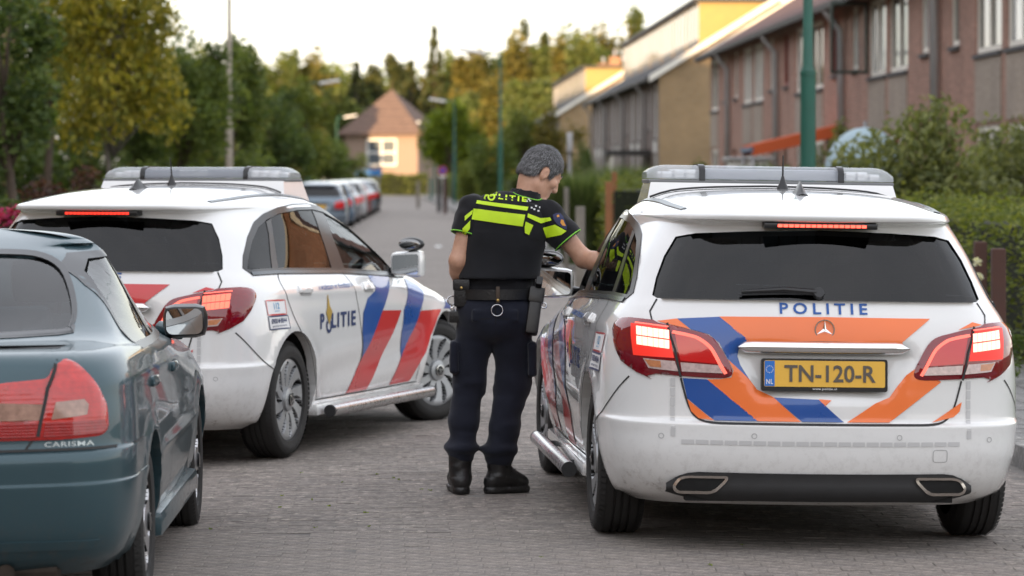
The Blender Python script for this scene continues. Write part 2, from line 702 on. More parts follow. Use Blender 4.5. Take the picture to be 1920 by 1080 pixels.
NEAR0, NEAR1 = 11.6, 28.0
road = strip('road', M_ROADFAR, -HW, HW, NEAR1, 262, 0, nd=12, zf=road_z, ny=60)
bed = strip('road_bed', M_JOINT, -HW, HW, -60, NEAR1, 0, nd=12, zf=lambda d: road_z(d) - .0022, ny=30)
strip('pavement', M_TILEFAR, HW + .13, HW + 1.75, 27.5, 262, .055)
strip('pavement', M_JOINT, HW + .13, HW + 1.75, -60, 27.5, .045)
strip('pavement', M_TILEFAR, -HW - 1.75, -HW - .13, -60, 262, .055)
strip('ground', M_SOIL, HW + 1.75, HW + 60, -60, 262, .03)
strip('ground', M_SOIL, -HW - 60, -HW - 1.75, -60, 262, .03)
tag(bed, kind='structure')

# bricks laid across the street in stretcher bond: the nearest ones singly, the rest as one mass
def brick_mesh(w, h, jx, jy, r):
    c = 0.0025
    x, y = w / 2 - .0008, h / 2 - .0008
    t = [r.uniform(-.0012, .0012) for _ in range(4)]
    vs = [(-x + c, -y + c, t[0]), (x - c, -y + c, t[1]), (x - c, y - c, t[2]), (-x + c, y - c, t[3]), (-x, -y, -.0022), (x, -y, -.0022), (x, y, -.0022), (-x, y, -.0022)]
    return vs, [(0, 1, 2, 3), (4, 5, 1, 0), (5, 6, 2, 1), (6, 7, 3, 2), (7, 4, 0, 3)]
rb = random.Random(21)
BW, BH = 0.206, 0.103
variants = []
for k in range(8):
    v, f = brick_mesh(BW, BH, 0, 0, rb)
    variants.append(MB().add(v, f).mesh('brick', M_CLINKER))
mass = MB()
single = 0
ang = math.atan(KS)
for row in range(int((NEAR1 - NEAR0) / BH)):
    Y = NEAR0 + (row + .5) * BH
    n = int(2 * HW / BW) + 1
    for k in range(n):
        d = -HW + (k + (0.5 if row % 2 else 0.0)) * BW + .05
        if abs(d) > HW - BW / 2:
            continue
        p = Vector((XC(Y) + d, Y, road_z(d) + rb.uniform(-.0016, .0012)))
        slope = -2 * .06 * d / HW ** 2
        if single < 300 and 12.25 < Y and abs(p.x) < 2.1 and p.x > -1.75:
            o = link(bpy.data.objects.new('brick', variants[rb.randrange(8)]), road)
            o.location = p
            o.rotation_euler = (rb.uniform(-.006, .006), -math.atan(slope) + rb.uniform(-.004, .004), -ang * 0 + rb.uniform(-.01, .01))
            single += 1
        else:
            v, f = brick_mesh(BW, BH, 0, 0, rb)
            c, s = math.cos(rb.uniform(-.012, .012)), rb.uniform(-.012, .012)
            mass.add([(p.x + a * c - b * s, p.y + a * s + b * c, p.z + z + a * slope) for a, b, z in v], f)
tag(mass.build('brick_field', M_CLINKER, road), kind='stuff')

# kerb stones, pavement tiles
def kerb_row(side, y0, y1, far):
    rt = holder('kerb', None)
    tag(rt, kind='structure')
    me = None
    Y = y0
    while Y < y1:
        if me is None:
            me = MB().bbox((-.06, -.495, -.14), (.06, .495, .065), 0.012).mesh('kerb_stone', M_KERB, True, 40)
        o = link(bpy.data.objects.new('kerb_stone', me), rt)
        d = side * (HW + .065)
        o.location = (XC(Y + .5) + d, Y + .5, rb.uniform(-.004, .004))
        o.rotation_euler = (0, 0, -ang + rb.uniform(-.004, .004))
        Y += 1.0
    fm = MB()
    y = y1
    a, b = XC(y1) + side * (HW + .005), XC(far) + side * (HW + .005)
    w = side * .12
    fm.add([(a, y1, -.1), (a, y1, .062), (a + w, y1, .062), (b, far, -.1), (b, far, .062), (b + w, far, .062)], [(0, 1, 4, 3), (1, 2, 5, 4)])
    fm.build('kerb_run', M_KERB, rt)
kerb_row(1, 11, 60, 262)
kerb_row(-1, 20, 60, 262)
tr = holder('pavement_tiles', None)
tag(tr, kind='structure')
tile_me = [MB().bbox((-.146, -.146, -.03), (.146, .146, .0), 0.004).mesh('paving_tile', M_TILE) for _ in range(3)]
for i in range(36):
    for k in range(5):
        Y = 16.9 + i * .3
        d = HW + .285 + k * .3
        o = link(bpy.data.objects.new('paving_tile', tile_me[k % 3]), tr)
        o.location = (XC(Y) + d, Y, .058 + rb.uniform(-.003, .003))
        o.rotation_euler = (rb.uniform(-.008, .008), rb.uniform(-.008, .008), -ang)
# worn white mark on the carriageway
mk = MB()
for y0, x0 in ((70.0, -1.62),):
    mk.add([(x0 - .07, y0 - .9, .006), (x0 + .07, y0 - .9, .006), (x0 + .03, y0 + .9, .006), (x0 - .11, y0 + .9, .006)], [(0, 1, 2, 3)])
tag(mk.build('road_marking', plain('worn_road_paint', (0.62, 0.62, 0.60), 0.7, var=0.2)), kind='structure')

# ================================================================== houses
def m_brick(name, a, b, mortar, scale=1.0):
    t = NT(name)
    co = t.coord('Object')
    sep = t.n('ShaderNodeSeparateXYZ')
    t.l(co, sep.inputs[0])
    cmb = t.n('ShaderNodeCombineXYZ')
    t.l(t.math('ADD', sep.outputs['X'], sep.outputs['Y']), cmb.inputs['X'])
    t.l(sep.outputs['Z'], cmb.inputs['Y'])
    br = t.n('ShaderNodeTexBrick')
    br.inputs['Color1'].default_value = (*a, 1)
    br.inputs['Color2'].default_value = (*b, 1)
    br.inputs['Mortar'].default_value = (*mortar, 1)
    br.inputs['Scale'].default_value = 1.0
    br.inputs['Mortar Size'].default_value = 0.008
    br.inputs['Brick Width'].default_value = 0.22
    br.inputs['Row Height'].default_value = 0.066
    t.l(cmb.outputs[0], br.inputs['Vector'])
    big = t.ramp(t.noise(co, 0.7, 5), [(0.3, (0.82, 0.82, 0.82)), (0.7, (1.12, 1.10, 1.08))])
    t.col(t.mix(1.0, br.outputs['Color'], big, 'MULTIPLY'))
    t.set(Roughness=0.9)
    t.bump(br.outputs['Fac'], -0.4, 0.01)
    return t.m

def m_tiles(name, a, b):
    t = NT(name)
    co = t.coord('Object')
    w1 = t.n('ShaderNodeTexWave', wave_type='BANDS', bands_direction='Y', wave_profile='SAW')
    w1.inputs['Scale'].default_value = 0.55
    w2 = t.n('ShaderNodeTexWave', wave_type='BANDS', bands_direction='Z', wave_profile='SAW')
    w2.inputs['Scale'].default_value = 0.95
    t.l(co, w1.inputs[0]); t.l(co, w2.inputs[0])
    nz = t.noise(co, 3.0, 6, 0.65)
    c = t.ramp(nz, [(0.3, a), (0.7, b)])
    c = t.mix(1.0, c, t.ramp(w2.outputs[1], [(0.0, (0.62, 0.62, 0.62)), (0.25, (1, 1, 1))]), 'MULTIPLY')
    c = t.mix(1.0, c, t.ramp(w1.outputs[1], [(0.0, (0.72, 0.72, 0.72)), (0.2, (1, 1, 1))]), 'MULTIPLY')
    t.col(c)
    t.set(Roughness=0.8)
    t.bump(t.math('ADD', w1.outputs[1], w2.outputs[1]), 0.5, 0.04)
    return t.m

B_BROWN = m_brick('brown_brick', (0.27, 0.132, 0.098), (0.40, 0.205, 0.152), (0.39, 0.31, 0.26))
B_PANEL = m_brick('grey_brick_panel', (0.32, 0.26, 0.21), (0.39, 0.32, 0.265), (0.36, 0.32, 0.28))
B_TAN = m_brick('tan_brick', (0.30, 0.195, 0.095), (0.37, 0.245, 0.125), (0.32, 0.27, 0.20))
B_GREY = m_brick('grey_brown_brick', (0.155, 0.120, 0.105), (0.205, 0.160, 0.140), (0.2, 0.17, 0.155))
B_ORANGE = m_brick('orange_brick', (0.34, 0.14, 0.06), (0.42, 0.19, 0.085), (0.34, 0.28, 0.22))
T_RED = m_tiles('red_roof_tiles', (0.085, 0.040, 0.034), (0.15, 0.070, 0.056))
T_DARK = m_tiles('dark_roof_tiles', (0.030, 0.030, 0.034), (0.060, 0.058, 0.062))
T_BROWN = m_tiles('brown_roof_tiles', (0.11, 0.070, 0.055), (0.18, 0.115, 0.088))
W_CREAM = plain('cream_paint', (0.76, 0.73, 0.66), 0.45, var=0.08)
W_WHITE = plain('white_paint', (0.72, 0.72, 0.70), 0.45, var=0.06)
W_GREEN = plain('dark_green_paint', (0.012, 0.030, 0.024), 0.4)
W_GREY = plain('zinc_grey', (0.42, 0.42, 0.43), 0.45, 0.3, var=0.1)
W_DARK = plain('dark_board', (0.030, 0.028, 0.028), 0.6)
W_RED = plain('red_paint', (0.20, 0.02, 0.02), 0.45)
W_OCHRE = plain('ochre_boards', (0.38, 0.26, 0.08), 0.6, var=0.1)
W_OLIVE = plain('olive_boards', (0.16, 0.16, 0.07), 0.6, var=0.15)
G_PANE = plain('window_pane', (0.020, 0.024, 0.028), 0.03, spec=1.0)
G_SKYPANE = plain('sky_tone_pane', (0.36, 0.38, 0.40), 0.04, spec=0.8, var=0.25, vscale=1.5)  # bright sky reflection put into the pane colour
G_CURTAIN = plain('curtain', (0.42, 0.41, 0.38), 0.8, var=0.15, vscale=6)
C_STONE = plain('sill_stone', (0.07, 0.07, 0.075), 0.7, var=0.2)

def wall_holes(mb, u0, u1, v0, v1, holes, M, thick=0.12):
    """wall in local (u, v) with rectangular openings and their reveals; M maps (u, v, out) to world/local"""
    us = sorted({u0, u1, *[h[0] for h in holes], *[h[1] for h in holes]})
    vs = sorted({v0, v1, *[h[2] for h in holes], *[h[3] for h in holes]})
    for a, b in zip(us[:-1], us[1:]):
        for c, d in zip(vs[:-1], vs[1:]):
            m, n = (a + b) / 2, (c + d) / 2
            if any(h[0] < m < h[1] and h[2] < n < h[3] for h in holes):
                continue
            mb.add([M(a, c, 0), M(b, c, 0), M(b, d, 0), M(a, d, 0)], [(0, 1, 2, 3)])
    for a, b, c, d in holes:
        for p, q in (((a, c), (b, c)), ((b, c), (b, d)), ((b, d), (a, d)), ((a, d), (a, c))):
            mb.add([M(*p, 0), M(*q, 0), M(*q, -thick), M(*p, -thick)], [(0, 1, 2, 3)])

def window(parent, M, a, b, c, d, mat, split=0, name='window', sill=True, curtain=False, fw=0.10, transom=None, pane=None):
    """frame of bars with recessed panes"""
    f = MB()
    def bar(p0, p1, q0, q1, lo=-0.10, hi=-0.03):
        vs = [M(x, y, z) for z in (lo, hi) for x, y in ((p0, q0), (p1, q0), (p1, q1), (p0, q1))]
        f.add(vs, [(0, 3, 2, 1), (4, 5, 6, 7), (0, 1, 5, 4), (1, 2, 6, 5), (2, 3, 7, 6), (3, 0, 4, 7)])
    bar(a, b, c, c + fw); bar(a, b, d - fw, d); bar(a, a + fw, c + fw, d - fw); bar(b - fw, b, c + fw, d - fw)
    cuts = [a + (b - a) * (k + 1) / (split + 1) for k in range(split)]
    for q in cuts:
        bar(q - fw / 2, q + fw / 2, c + fw, d - fw, -0.10, -0.025)
    if transom:
        bar(a + fw, b - fw, transom - fw / 2, transom + fw / 2, -0.098, -0.028)
    w = f.build(name, mat, parent)
    edges = [a] + cuts + [b]
    for p, q in zip(edges[:-1], edges[1:]):
        g = MB()
        g.add([M(p, c, -.07), M(q, c, -.07), M(q, d, -.07), M(p, d, -.07)], [(0, 1, 2, 3)])
        g.build('pane', pane or G_PANE, w)
    if curtain:
        g = MB()
        g.add([M(a + .06, c, -.10), M(a + .06 + (b - a) * .3, c, -.10), M(a + .06 + (b - a) * .25, d, -.10), M(a + .06, d, -.10)], [(0, 1, 2, 3)])
        g.build('curtain', G_CURTAIN, w)
    if sill:
        s = MB()
        vs = [M(x, y, z) for z in (-.06, .06) for x, y in ((a - .05, c - .07), (b + .05, c - .07), (b + .05, c - .004), (a - .05, c - .004))]
        s.add(vs, [(0, 3, 2, 1), (4, 5, 6, 7), (0, 1, 5, 4), (1, 2, 6, 5), (2, 3, 7, 6), (3, 0, 4, 7)])
        s.build('sill', C_STONE, w)
    return w

HDIR = -0.0322                                             # the terraces run along X = X0 + HDIR * Y
def terrace_house(label, X0, y0, y1, kind, mirror_, gable_near=False, gable_far=False, dormer=True, porch=False, open_sash=False, chimney=False, spout=True, seed=0, group=None):
    """one house of a terrace on the right-hand side: front towards the street (-x), local frame u along y, out = -x"""
    W = y1 - y0
    rr = random.Random(seed)
    h = thing('terraced_house', label, 'house', (X0 + HDIR * y0, y0, 0.03), (0, 0, -math.atan(HDIR) * 1.0), group)
    D, EZ = 8.8, 5.27
    slope = 0.62
    RZ = EZ + D / 2 * slope
    M = lambda u, v, o: Vector((-o, u, v))
    U = (lambda u: W - u) if mirror_ else (lambda u: u)    # u measured from the side with the downpipe
    def rect(a, b, c, d):
        a, b = sorted((U(a), U(b)))
        return (a, b, c, d)
    wall_m = {'brown': B_BROWN, 'tan': B_GREY, 'far': B_GREY}[kind]
    holes = []
    if kind == 'brown':
        big = rect(W - 2.45, W - .22, 3.50, 5.02)
        sm = rect(1.15, 1.95, 3.72, 5.02)
        low = rect(W - 2.45, W - .22, .75, 2.35)
        door = rect(.75, 1.75, .05, 2.3)
        holes = [big, sm, low, door]
    else:
        big = rect(W - 2.3, W - 1.15, 2.95, 4.95)
        sm = rect(.75, 1.5, 3.3, 4.95)
        low = rect(W - 2.3, W - 1.15, .4, 2.35)
        door = rect(.75, 1.75, .05, 2.3)
        holes = [big, sm, low, door]
    wb = MB()
    wall_holes(wb, 0, W, 0, EZ, holes, M)
    wall = wb.build('wall', wall_m, h)
    MB().add([M(0, 0, -D), M(W, 0, -D), M(W, EZ, -D), M(0, EZ, -D)], [(0, 3, 2, 1)]).build('rear_wall', wall_m, h)
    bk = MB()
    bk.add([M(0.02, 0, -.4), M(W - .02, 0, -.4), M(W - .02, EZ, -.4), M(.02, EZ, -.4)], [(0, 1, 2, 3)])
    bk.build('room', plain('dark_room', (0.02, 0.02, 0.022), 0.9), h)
    fr = W_CREAM if kind == 'brown' else W_WHITE
    window(h, M, *big, fr, 1, curtain=rr.random() < .8, transom=None, pane=G_SKYPANE if rr.random() < .6 else None)
    red_small = kind == 'brown' and rr.random() < .3
    window(h, M, *sm, W_RED if red_small else fr, 0, pane=G_SKYPANE if rr.random() < .4 else None)
    window(h, M, *low, fr, 1)
    pn = MB()
    a, b = big[0], big[1]
    vs = [M(x, y, z) for z in (.0, .02) for x, y in ((a, low[3] + .06), (b, low[3] + .06), (b, big[2] - .08), (a, big[2] - .08))]
    pn.add(vs, [(4, 5, 6, 7), (0, 1, 5, 4), (1, 2, 6, 5), (2, 3, 7, 6), (3, 0, 4, 7)])
    pn.build('panel', B_PANEL if kind == 'brown' else W_WHITE, h)
    db = MB()
    a, b, c, d = door
    db.add([M(a, c, -.09), M(b, c, -.09), M(b, d, -.09), M(a, d, -.09)], [(0, 1, 2, 3)])
    dr = db.build('door', rr.choice([W_GREEN, W_DARK, W_RED]), h)
    hd = MB()
    hd.tube([M(a + .1, 1.05, -.07), M(a + .1, 1.05, -.03), M(a + .22, 1.05, -.03)], .012, 6)
    hd.build('handle', W_GREY, dr)
    # roof
    ov, g0, g1 = .38, (-.22 if gable_near else 0), (W + .22 if gable_far else W)
    th = .14
    for sgn, base in ((1, 0), (-1, D)):
        e = -ov if sgn > 0 else D + ov
        ez = EZ + .10 - ov * slope
        rf = MB()
        rf.add([M(g0, ez, -e), M(g1, ez, -e), M(g1, RZ + .10, -D / 2), M(g0, RZ + .10, -D / 2), M(g0, ez - th, -e), M(g1, ez - th, -e), M(g1, RZ + .10 - th, -D / 2), M(g0, RZ + .10 - th, -D / 2)],
               [(0, 1, 2, 3), (7, 6, 5, 4), (0, 4, 5, 1), (0, 3, 7, 4), (1, 5, 6, 2)])
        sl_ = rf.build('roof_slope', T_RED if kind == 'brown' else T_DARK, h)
        roof = sl_ if sgn > 0 else roof
    gt = MB()
    gz = EZ - ov * slope + .02
    gt.box((-ov - .12, g0, gz - .02), (-ov - .001, g1, gz + .11))
    gt.build('gutter', W_DARK, roof)
    if spout:
        sp = MB()
        u = U(.12)
        sp.tube([M(u, gz, ov + .05), M(u, gz - .15, ov - .05), M(u, gz - .45, .10), M(u, .1, .08)], .055, 10)
        sp.build('downpipe', W_GREY, h, True)
    for near, flag in ((True, gable_near), (False, gable_far)):
        if not flag:
            continue
        u = 0 if near else W
        gb = MB()
        gb.add([M(u, 0, 0), M(u, EZ, 0), M(u, RZ, -D / 2), M(u, EZ, -D), M(u, 0, -D)], [(0, 1, 2, 3, 4) if near else (4, 3, 2, 1, 0)])
        gb.build('gable_wall', B_TAN if kind != 'brown' else B_BROWN, h)
        uu = (-.26, -.215) if near else (W + .215, W + .26)
        for sgn in (1, -1):
            p0, p1 = (-ov if sgn > 0 else D + ov, EZ - ov * slope - .06), (D / 2, RZ - .06)
            vs = [M(q, z + dz, -x) for q in uu for x, z in (p0, p1) for dz in (0, .24)]
            vb = MB()
            vb.add(vs, [(0, 1, 3, 2), (4, 6, 7, 5), (0, 2, 6, 4), (1, 5, 7, 3), (0, 4, 5, 1), (2, 3, 7, 6)])
            vb.build('verge_board', W_CREAM, h)
    if dormer:
        x0 = 1.55
        zb = EZ + .10 + x0 * slope
        zt = zb + 1.62
        xe = min(D / 2, (zt - EZ - .1) / slope)
        a, b = (.25 if not gable_near else .9), W - (.05 if not gable_far else .9)
        Md = lambda u, v, o: Vector((x0 - o, u, v))
        dm = holder('dormer', h)
        for u, fl in ((a, 0), (b, 1)):
            db = MB()
            q = [Vector((x0, u, zb)), Vector((x0, u, zt)), Vector((xe, u, zt)), Vector((xe, u, EZ + .1 + xe * slope))]
            db.add(q, [(0, 1, 2, 3) if fl else (3, 2, 1, 0)])
            db.build('dormer_cheek', W_OCHRE, dm)
        fb = MB()
        wh = [(a + .06 + k * (b - a - .12) / 4 + .04, a + .06 + (k + 1) * (b - a - .12) / 4 - .04, zb + .28, zt - .08) for k in range(4)]
        wall_holes(fb, a, b, zb, zt, [], Md, .08)
        fb.build('dormer_front', plain('shaded_white_boards', (0.10, 0.10, 0.11), 0.5, var=0.08), dm)  # white boards coloured dark so the sunlit front reads as shaded
        for q in wh:
            gp = MB()
            gp.add([Md(q[0], q[2], .012), Md(q[1], q[2], .012), Md(q[1], q[3], .012), Md(q[0], q[3], .012)], [(0, 1, 2, 3)])
            gp.build('pane', G_PANE, dm)
        for q in wh + [(b, b, 0, 0)]:
            uu_ = q[0] - .04
            mu_ = MB()
            mu_.box((x0 - .035, uu_ - .05, zb + .2), (x0 - .001, uu_ + .05, zt - .02))
            mu_.build('mullion', plain('shaded_mullion', (0.34, 0.34, 0.36), 0.5), dm)  # mullion greyed in its colour to read as shaded
        rb_ = MB()
        rb_.box((x0 - .22, a - .15, zt), (xe + .3, b + .15, zt + .16))
        rb_.build('dormer_roof', W_DARK, dm)
    if chimney:
        cb = MB()
        cb.bbox((D / 2 - .35, .05 if gable_near else W - .9, RZ - .4), (D / 2 + .35, .75 if gable_near else W - .15, RZ + 1.15), 0.02)
        cb.bbox((D / 2 - .40, .0 if gable_near else W - .95, RZ + 1.15), (D / 2 + .40, .80 if gable_near else W - .10, RZ + 1.25), 0.02)
        ch = cb.build('chimney', B_ORANGE, h)
        pt = MB()
        pt.tube([(D / 2, .4 if gable_near else W - .5, RZ + 1.25), (D / 2, .4 if gable_near else W - .5, RZ + 1.7)], .09, 10)
        pt.build('flue', W_GREY, ch, True)
    if porch:
        pb = MB()
        a, b = sorted((U(.3), U(2.6)))
        pb.box((-1.7, a, 2.32), (-.01, b, 2.52))
        pc = pb.build('porch_canopy', W_DARK, h)
        for u in (a + .12, b - .12):
            q = MB()
            q.box((-1.55, u - .06, 0), (-1.43, u + .06, 2.318))
            q.build('porch_post', W_CREAM, pc)
    if open_sash:
        # casement swung open at right angles to the wall, dark green
        s = MB()
        u, c, d = big[1] if not mirror_ else big[0], 3.58, 5.02
        u = U(W - 2.45)
        wd = .78
        for p0, p1, q0, q1 in ((0.02, wd, c, c + .06), (0.02, wd, d - .06, d), (0.02, .08, c + .06, d - .06), (wd - .06, wd, c + .06, d - .06)):
            s.add([Vector((-x, u + y, z)) for z in (q0, q1) for x, y in ((p0, -.03), (p1, -.03), (p1, .03), (p0, .03))],
                  [(0, 3, 2, 1), (4, 5, 6, 7), (0, 1, 5, 4), (1, 2, 6, 5), (2, 3, 7, 6), (3, 0, 4, 7)])
        sash = s.build('open_casement', W_GREEN, h)
        g = MB()
        g.add([Vector((-.08, u, c)), Vector((-wd + .06, u, c)), Vector((-wd + .06, u, d)), Vector((-.08, u, d))], [(0, 1, 2, 3)])
        g.build('casement_pane', glassm('sash_glass', (0.75, 0.8, 0.8), ior=1.5), sash)
    return h

ORD = ['first', 'second', 'third', 'fourth', 'fifth', 'sixth', 'seventh', 'eighth', 'ninth', 'tenth', 'eleventh']
X1 = 9.16
edges = [36.65 + 5.95 * k for k in range(11)]
for k in range(10):                                        # the near terrace, counted from its far end
    j = 9 - k
    lab = 'brown brick terraced house with cream windows, %s counting from the far end of its row' % ORD[j]
    if k == 4:
        lab = 'brown brick terraced house with a dark green casement swung open upstairs'
    # pairs share the downpipe: at 54.5, 66.4, 78.3, 90.2
    mir = (k % 2 == 0)
    terrace_house(lab, X1, edges[k], edges[k + 1], 'brown', mir, gable_near=(k == 0), gable_far=(k == 9), dormer=False, open_sash=(k == 4), spout=True,
                  chimney=(k == 9), seed=k + 3, group='near brown brick terrace')
X2 = 5.38 - HDIR * 115.2
for k in range(7):
    terrace_house('grey brick terraced house with a dormer, %s beyond the tan gable end' % ORD[k] if k else 'terraced house with the wide tan brick gable facing the camera',
                  X2, 115.2 + 6.1 * k, 121.3 + 6.1 * k, 'tan', k % 2 == 0, gable_near=(k == 0), gable_far=(k == 6), porch=(k == 0), chimney=(k in (3,)), seed=40 + k, group='middle terrace with dormers')
X3 = 2.84 - HDIR * 186
for k in range(7):
    terrace_house('distant terraced house with a dormer, %s of the far row' % ORD[k], X3, 186 + 6.1 * k, 192.1 + 6.1 * k, 'far', k % 2 == 0, gable_near=(k == 0), gable_far=(k == 6),
                  chimney=(k in (0, 2, 4)), seed=60 + k, group='far terrace with dormers')

# ---- added brick blocks, mostly unseen: two shade the street, one darkens reflections
def block(label, x1, depth, y0, y1, hgt, seed, rz=0.0, at=None):
    b = thing('added_block', label, 'light-blocking building', at or (x1, y0, 0.02), (0, 0, rz))
    L = y1 - y0
    M = lambda u, v, o: Vector((o, u, v))
    holes = []
    n = int(L / 4.2)
    for s in range(int(hgt / 2.75)):
        for k in range(n):
            holes.append((k * 4.2 + 1.0, k * 4.2 + 3.2, .9 + s * 2.75, 2.3 + s * 2.75))
    wb = MB()
    for a, bb in ((0, L),):
        us = sorted({0, L, *[h[0] for h in holes], *[h[1] for h in holes]})
        wall_holes(wb, 0, L, 0, hgt, holes, M, .12)
    wb.add([(-depth, 0, 0), (-depth, L, 0), (-depth, L, hgt), (-depth, 0, hgt)], [(0, 1, 2, 3)])
    wb.add([(0, 0, 0), (-depth, 0, 0), (-depth, 0, hgt), (0, 0, hgt)], [(0, 1, 2, 3)])
    wb.add([(0, L, 0), (-depth, L, 0), (-depth, L, hgt), (0, L, hgt)], [(0, 1, 2, 3)])
    wb.build('wall', B_ORANGE, b)
    rb_ = MB()
    rb_.box((-depth - .3, -.3, hgt), (.3, L + .3, hgt + .3))
    rb_.build('roof', W_DARK, b)
    for a, c, d, e in holes:
        g = MB()
        g.add([M(a, d, -.1), M(c, d, -.1), M(c, e, -.1), M(a, e, -.1)], [(0, 1, 2, 3)])
        w = g.build('window', G_PANE, b)
block('unseen brick block on the near left, added to shade the street', -23.5, 10, -96, 26, 13.4, 1)
block('orange brick block behind the far trees, made tall to shade the street', -23.5, 10, 29, 150, 13.4, 2)

block('unseen brick row added behind the camera to dim glow and reflections', 0, 9, 0, 64, 8.4, 3, R(-90), (-30, -48, .02))  # added out of view; blocks the low glow and darkens mirrors and glass

# ---- the house with the pyramid roof that closes the street
def pyramid_house():
    Y = 262
    cx = -9.992
    h = thing('pyramid_roof_house', 'pale house with a tall brown pyramid roof closing the street', 'house', (cx, Y, 0), (0, 0, R(-14)))
    a = 3.1
    EZ, AZ = 5.2, 8.5
    M = lambda u, v, o: Vector((u, -a - o, v))
    holes = [(-1.35, 1.35, 2.35, 4.7)]
    wb = MB()
    wall_holes(wb, -a, a, 0, EZ, holes, M, .12)
    for q in (((-a, -a), (-a, a)), ((-a, a), (a, a)), ((a, a), (a, -a))):
        (x0, y0), (x1, y1) = q
        wb.add([(x0, y0, 0), (x1, y1, 0), (x1, y1, EZ), (x0, y0, EZ)], [(0, 1, 2, 3)])
    wb.build('wall', plain('pale_render', (0.30, 0.215, 0.170), 0.8, var=0.08), h)
    window(h, M, -1.3, 1.3, 2.4, 4.65, W_WHITE, 1, transom=3.5, fw=.17, pane=plain('far_pane', (0.10, 0.12, 0.14), 0.15))
    rf = MB()
    e = a + .55
    rf.add([(-e, -e, EZ - .1), (e, -e, EZ - .1), (e, e, EZ - .1), (-e, e, EZ - .1), (0, 0, AZ + .3), (-e, -e, EZ - .28), (e, -e, EZ - .28), (e, e, EZ - .28), (-e, e, EZ - .28)],
           [(0, 1, 4), (1, 2, 4), (2, 3, 4), (3, 0, 4), (0, 5, 6, 1), (1, 6, 7, 2), (2, 7, 8, 3), (3, 8, 5, 0), (5, 8, 7, 6)])
    rf.build('roof', T_BROWN, h)
    ex = MB()
    ex.box((-a - 2.2, -a + .4, 0), (-a - .01, a - .5, 4.6))
    ex.build('side_wing', plain('cream_render', (0.52, 0.44, 0.30), 0.8, var=0.06), h)
    eb = MB()
    eb.box((-a - 1.6, -a + .37, 2.2), (-a - .5, -a + .395, 3.8))
    eb.build('wing_window', G_PANE, h)
pyramid_house()

# ================================================================== vegetation
def leaf_mat(name, cols, trans=0.45, rough=0.55):
    """cols: three foliage colours spread leaf by leaf"""
    if name in MATS:
        return MATS[name]
    t = NT(name)
    geo = t.n('ShaderNodeNewGeometry')
    c = t.ramp(geo.outputs['Random Per Island'], [(0.0, cols[0]), (0.5, cols[1]), (1.0, cols[2])])
    big = t.ramp(t.noise(t.coord(), 1.1, 3), [(0.35, (0.72, 0.72, 0.72)), (0.65, (1.2, 1.2, 1.15))])
    c = t.mix(1.0, c, big, 'MULTIPLY')
    t.col(c)
    t.set(Roughness=rough)
    t.b.inputs['Specular IOR Level'].default_value = 0.3
    tl = t.n('ShaderNodeBsdfTranslucent')
    t.l(t.mix(1.0, c, (1.25, 1.2, 0.55), 'MULTIPLY'), tl.inputs[0])
    mx = t.n('ShaderNodeMixShader')
    mx.inputs[0].default_value = trans
    t.l(t.b.outputs[0], mx.inputs[1])
    t.l(tl.outputs[0], mx.inputs[2])
    t.l(mx.outputs[0], t.out.inputs[0])
    MATS[name] = t.m
    return t.m

L_GREEN = leaf_mat('leaf_green', ((0.070, 0.110, 0.030), (0.125, 0.175, 0.045), (0.21, 0.255, 0.070)))
L_DARK = leaf_mat('leaf_dark_green', ((0.050, 0.085, 0.028), (0.090, 0.135, 0.040), (0.155, 0.205, 0.060)))
L_YELLOW = leaf_mat('leaf_yellow_green', ((0.130, 0.145, 0.026), (0.27, 0.26, 0.040), (0.46, 0.38, 0.055)))
L_MID = leaf_mat('leaf_mid_green', ((0.085, 0.120, 0.026), (0.155, 0.195, 0.042), (0.26, 0.28, 0.065)))
L_LIME = leaf_mat('leaf_lime', ((0.072, 0.120, 0.012), (0.144, 0.204, 0.017), (0.240, 0.288, 0.024)))
L_OLIVE = leaf_mat('leaf_olive', ((0.076, 0.105, 0.028), (0.142, 0.179, 0.050), (0.246, 0.272, 0.089)))
L_WILLOW = leaf_mat('leaf_willow', ((0.105, 0.130, 0.050), (0.19, 0.215, 0.085), (0.30, 0.32, 0.14)))
L_AUTUMN = leaf_mat('leaf_autumn', ((0.086, 0.094, 0.027), (0.171, 0.157, 0.038), (0.291, 0.230, 0.057)))
L_CONIFER = leaf_mat('needle_green', ((0.034, 0.049, 0.019), (0.067, 0.084, 0.027), (0.123, 0.118, 0.038)), 0.15)
L_PURPLE = leaf_mat('leaf_purple', ((0.049, 0.024, 0.024), (0.098, 0.043, 0.043), (0.167, 0.088, 0.059)))
L_PINK = leaf_mat('petal_pink', ((0.45, 0.03, 0.12), (0.62, 0.06, 0.20), (0.70, 0.14, 0.28)))
L_WHITE = leaf_mat('petal_white', ((0.6, 0.6, 0.58), (0.7, 0.7, 0.68), (0.75, 0.75, 0.72)))
L_REED = leaf_mat('reed_green', ((0.070, 0.115, 0.045), (0.135, 0.19, 0.075), (0.22, 0.27, 0.12)))
M_BARK = plain('bark', (0.085, 0.062, 0.045), 0.9, var=0.4, vscale=9, bump=0.6, bscale=25)
M_BARK_G = plain('grey_bark', (0.15, 0.135, 0.115), 0.9, var=0.35, vscale=9, bump=0.6, bscale=25)

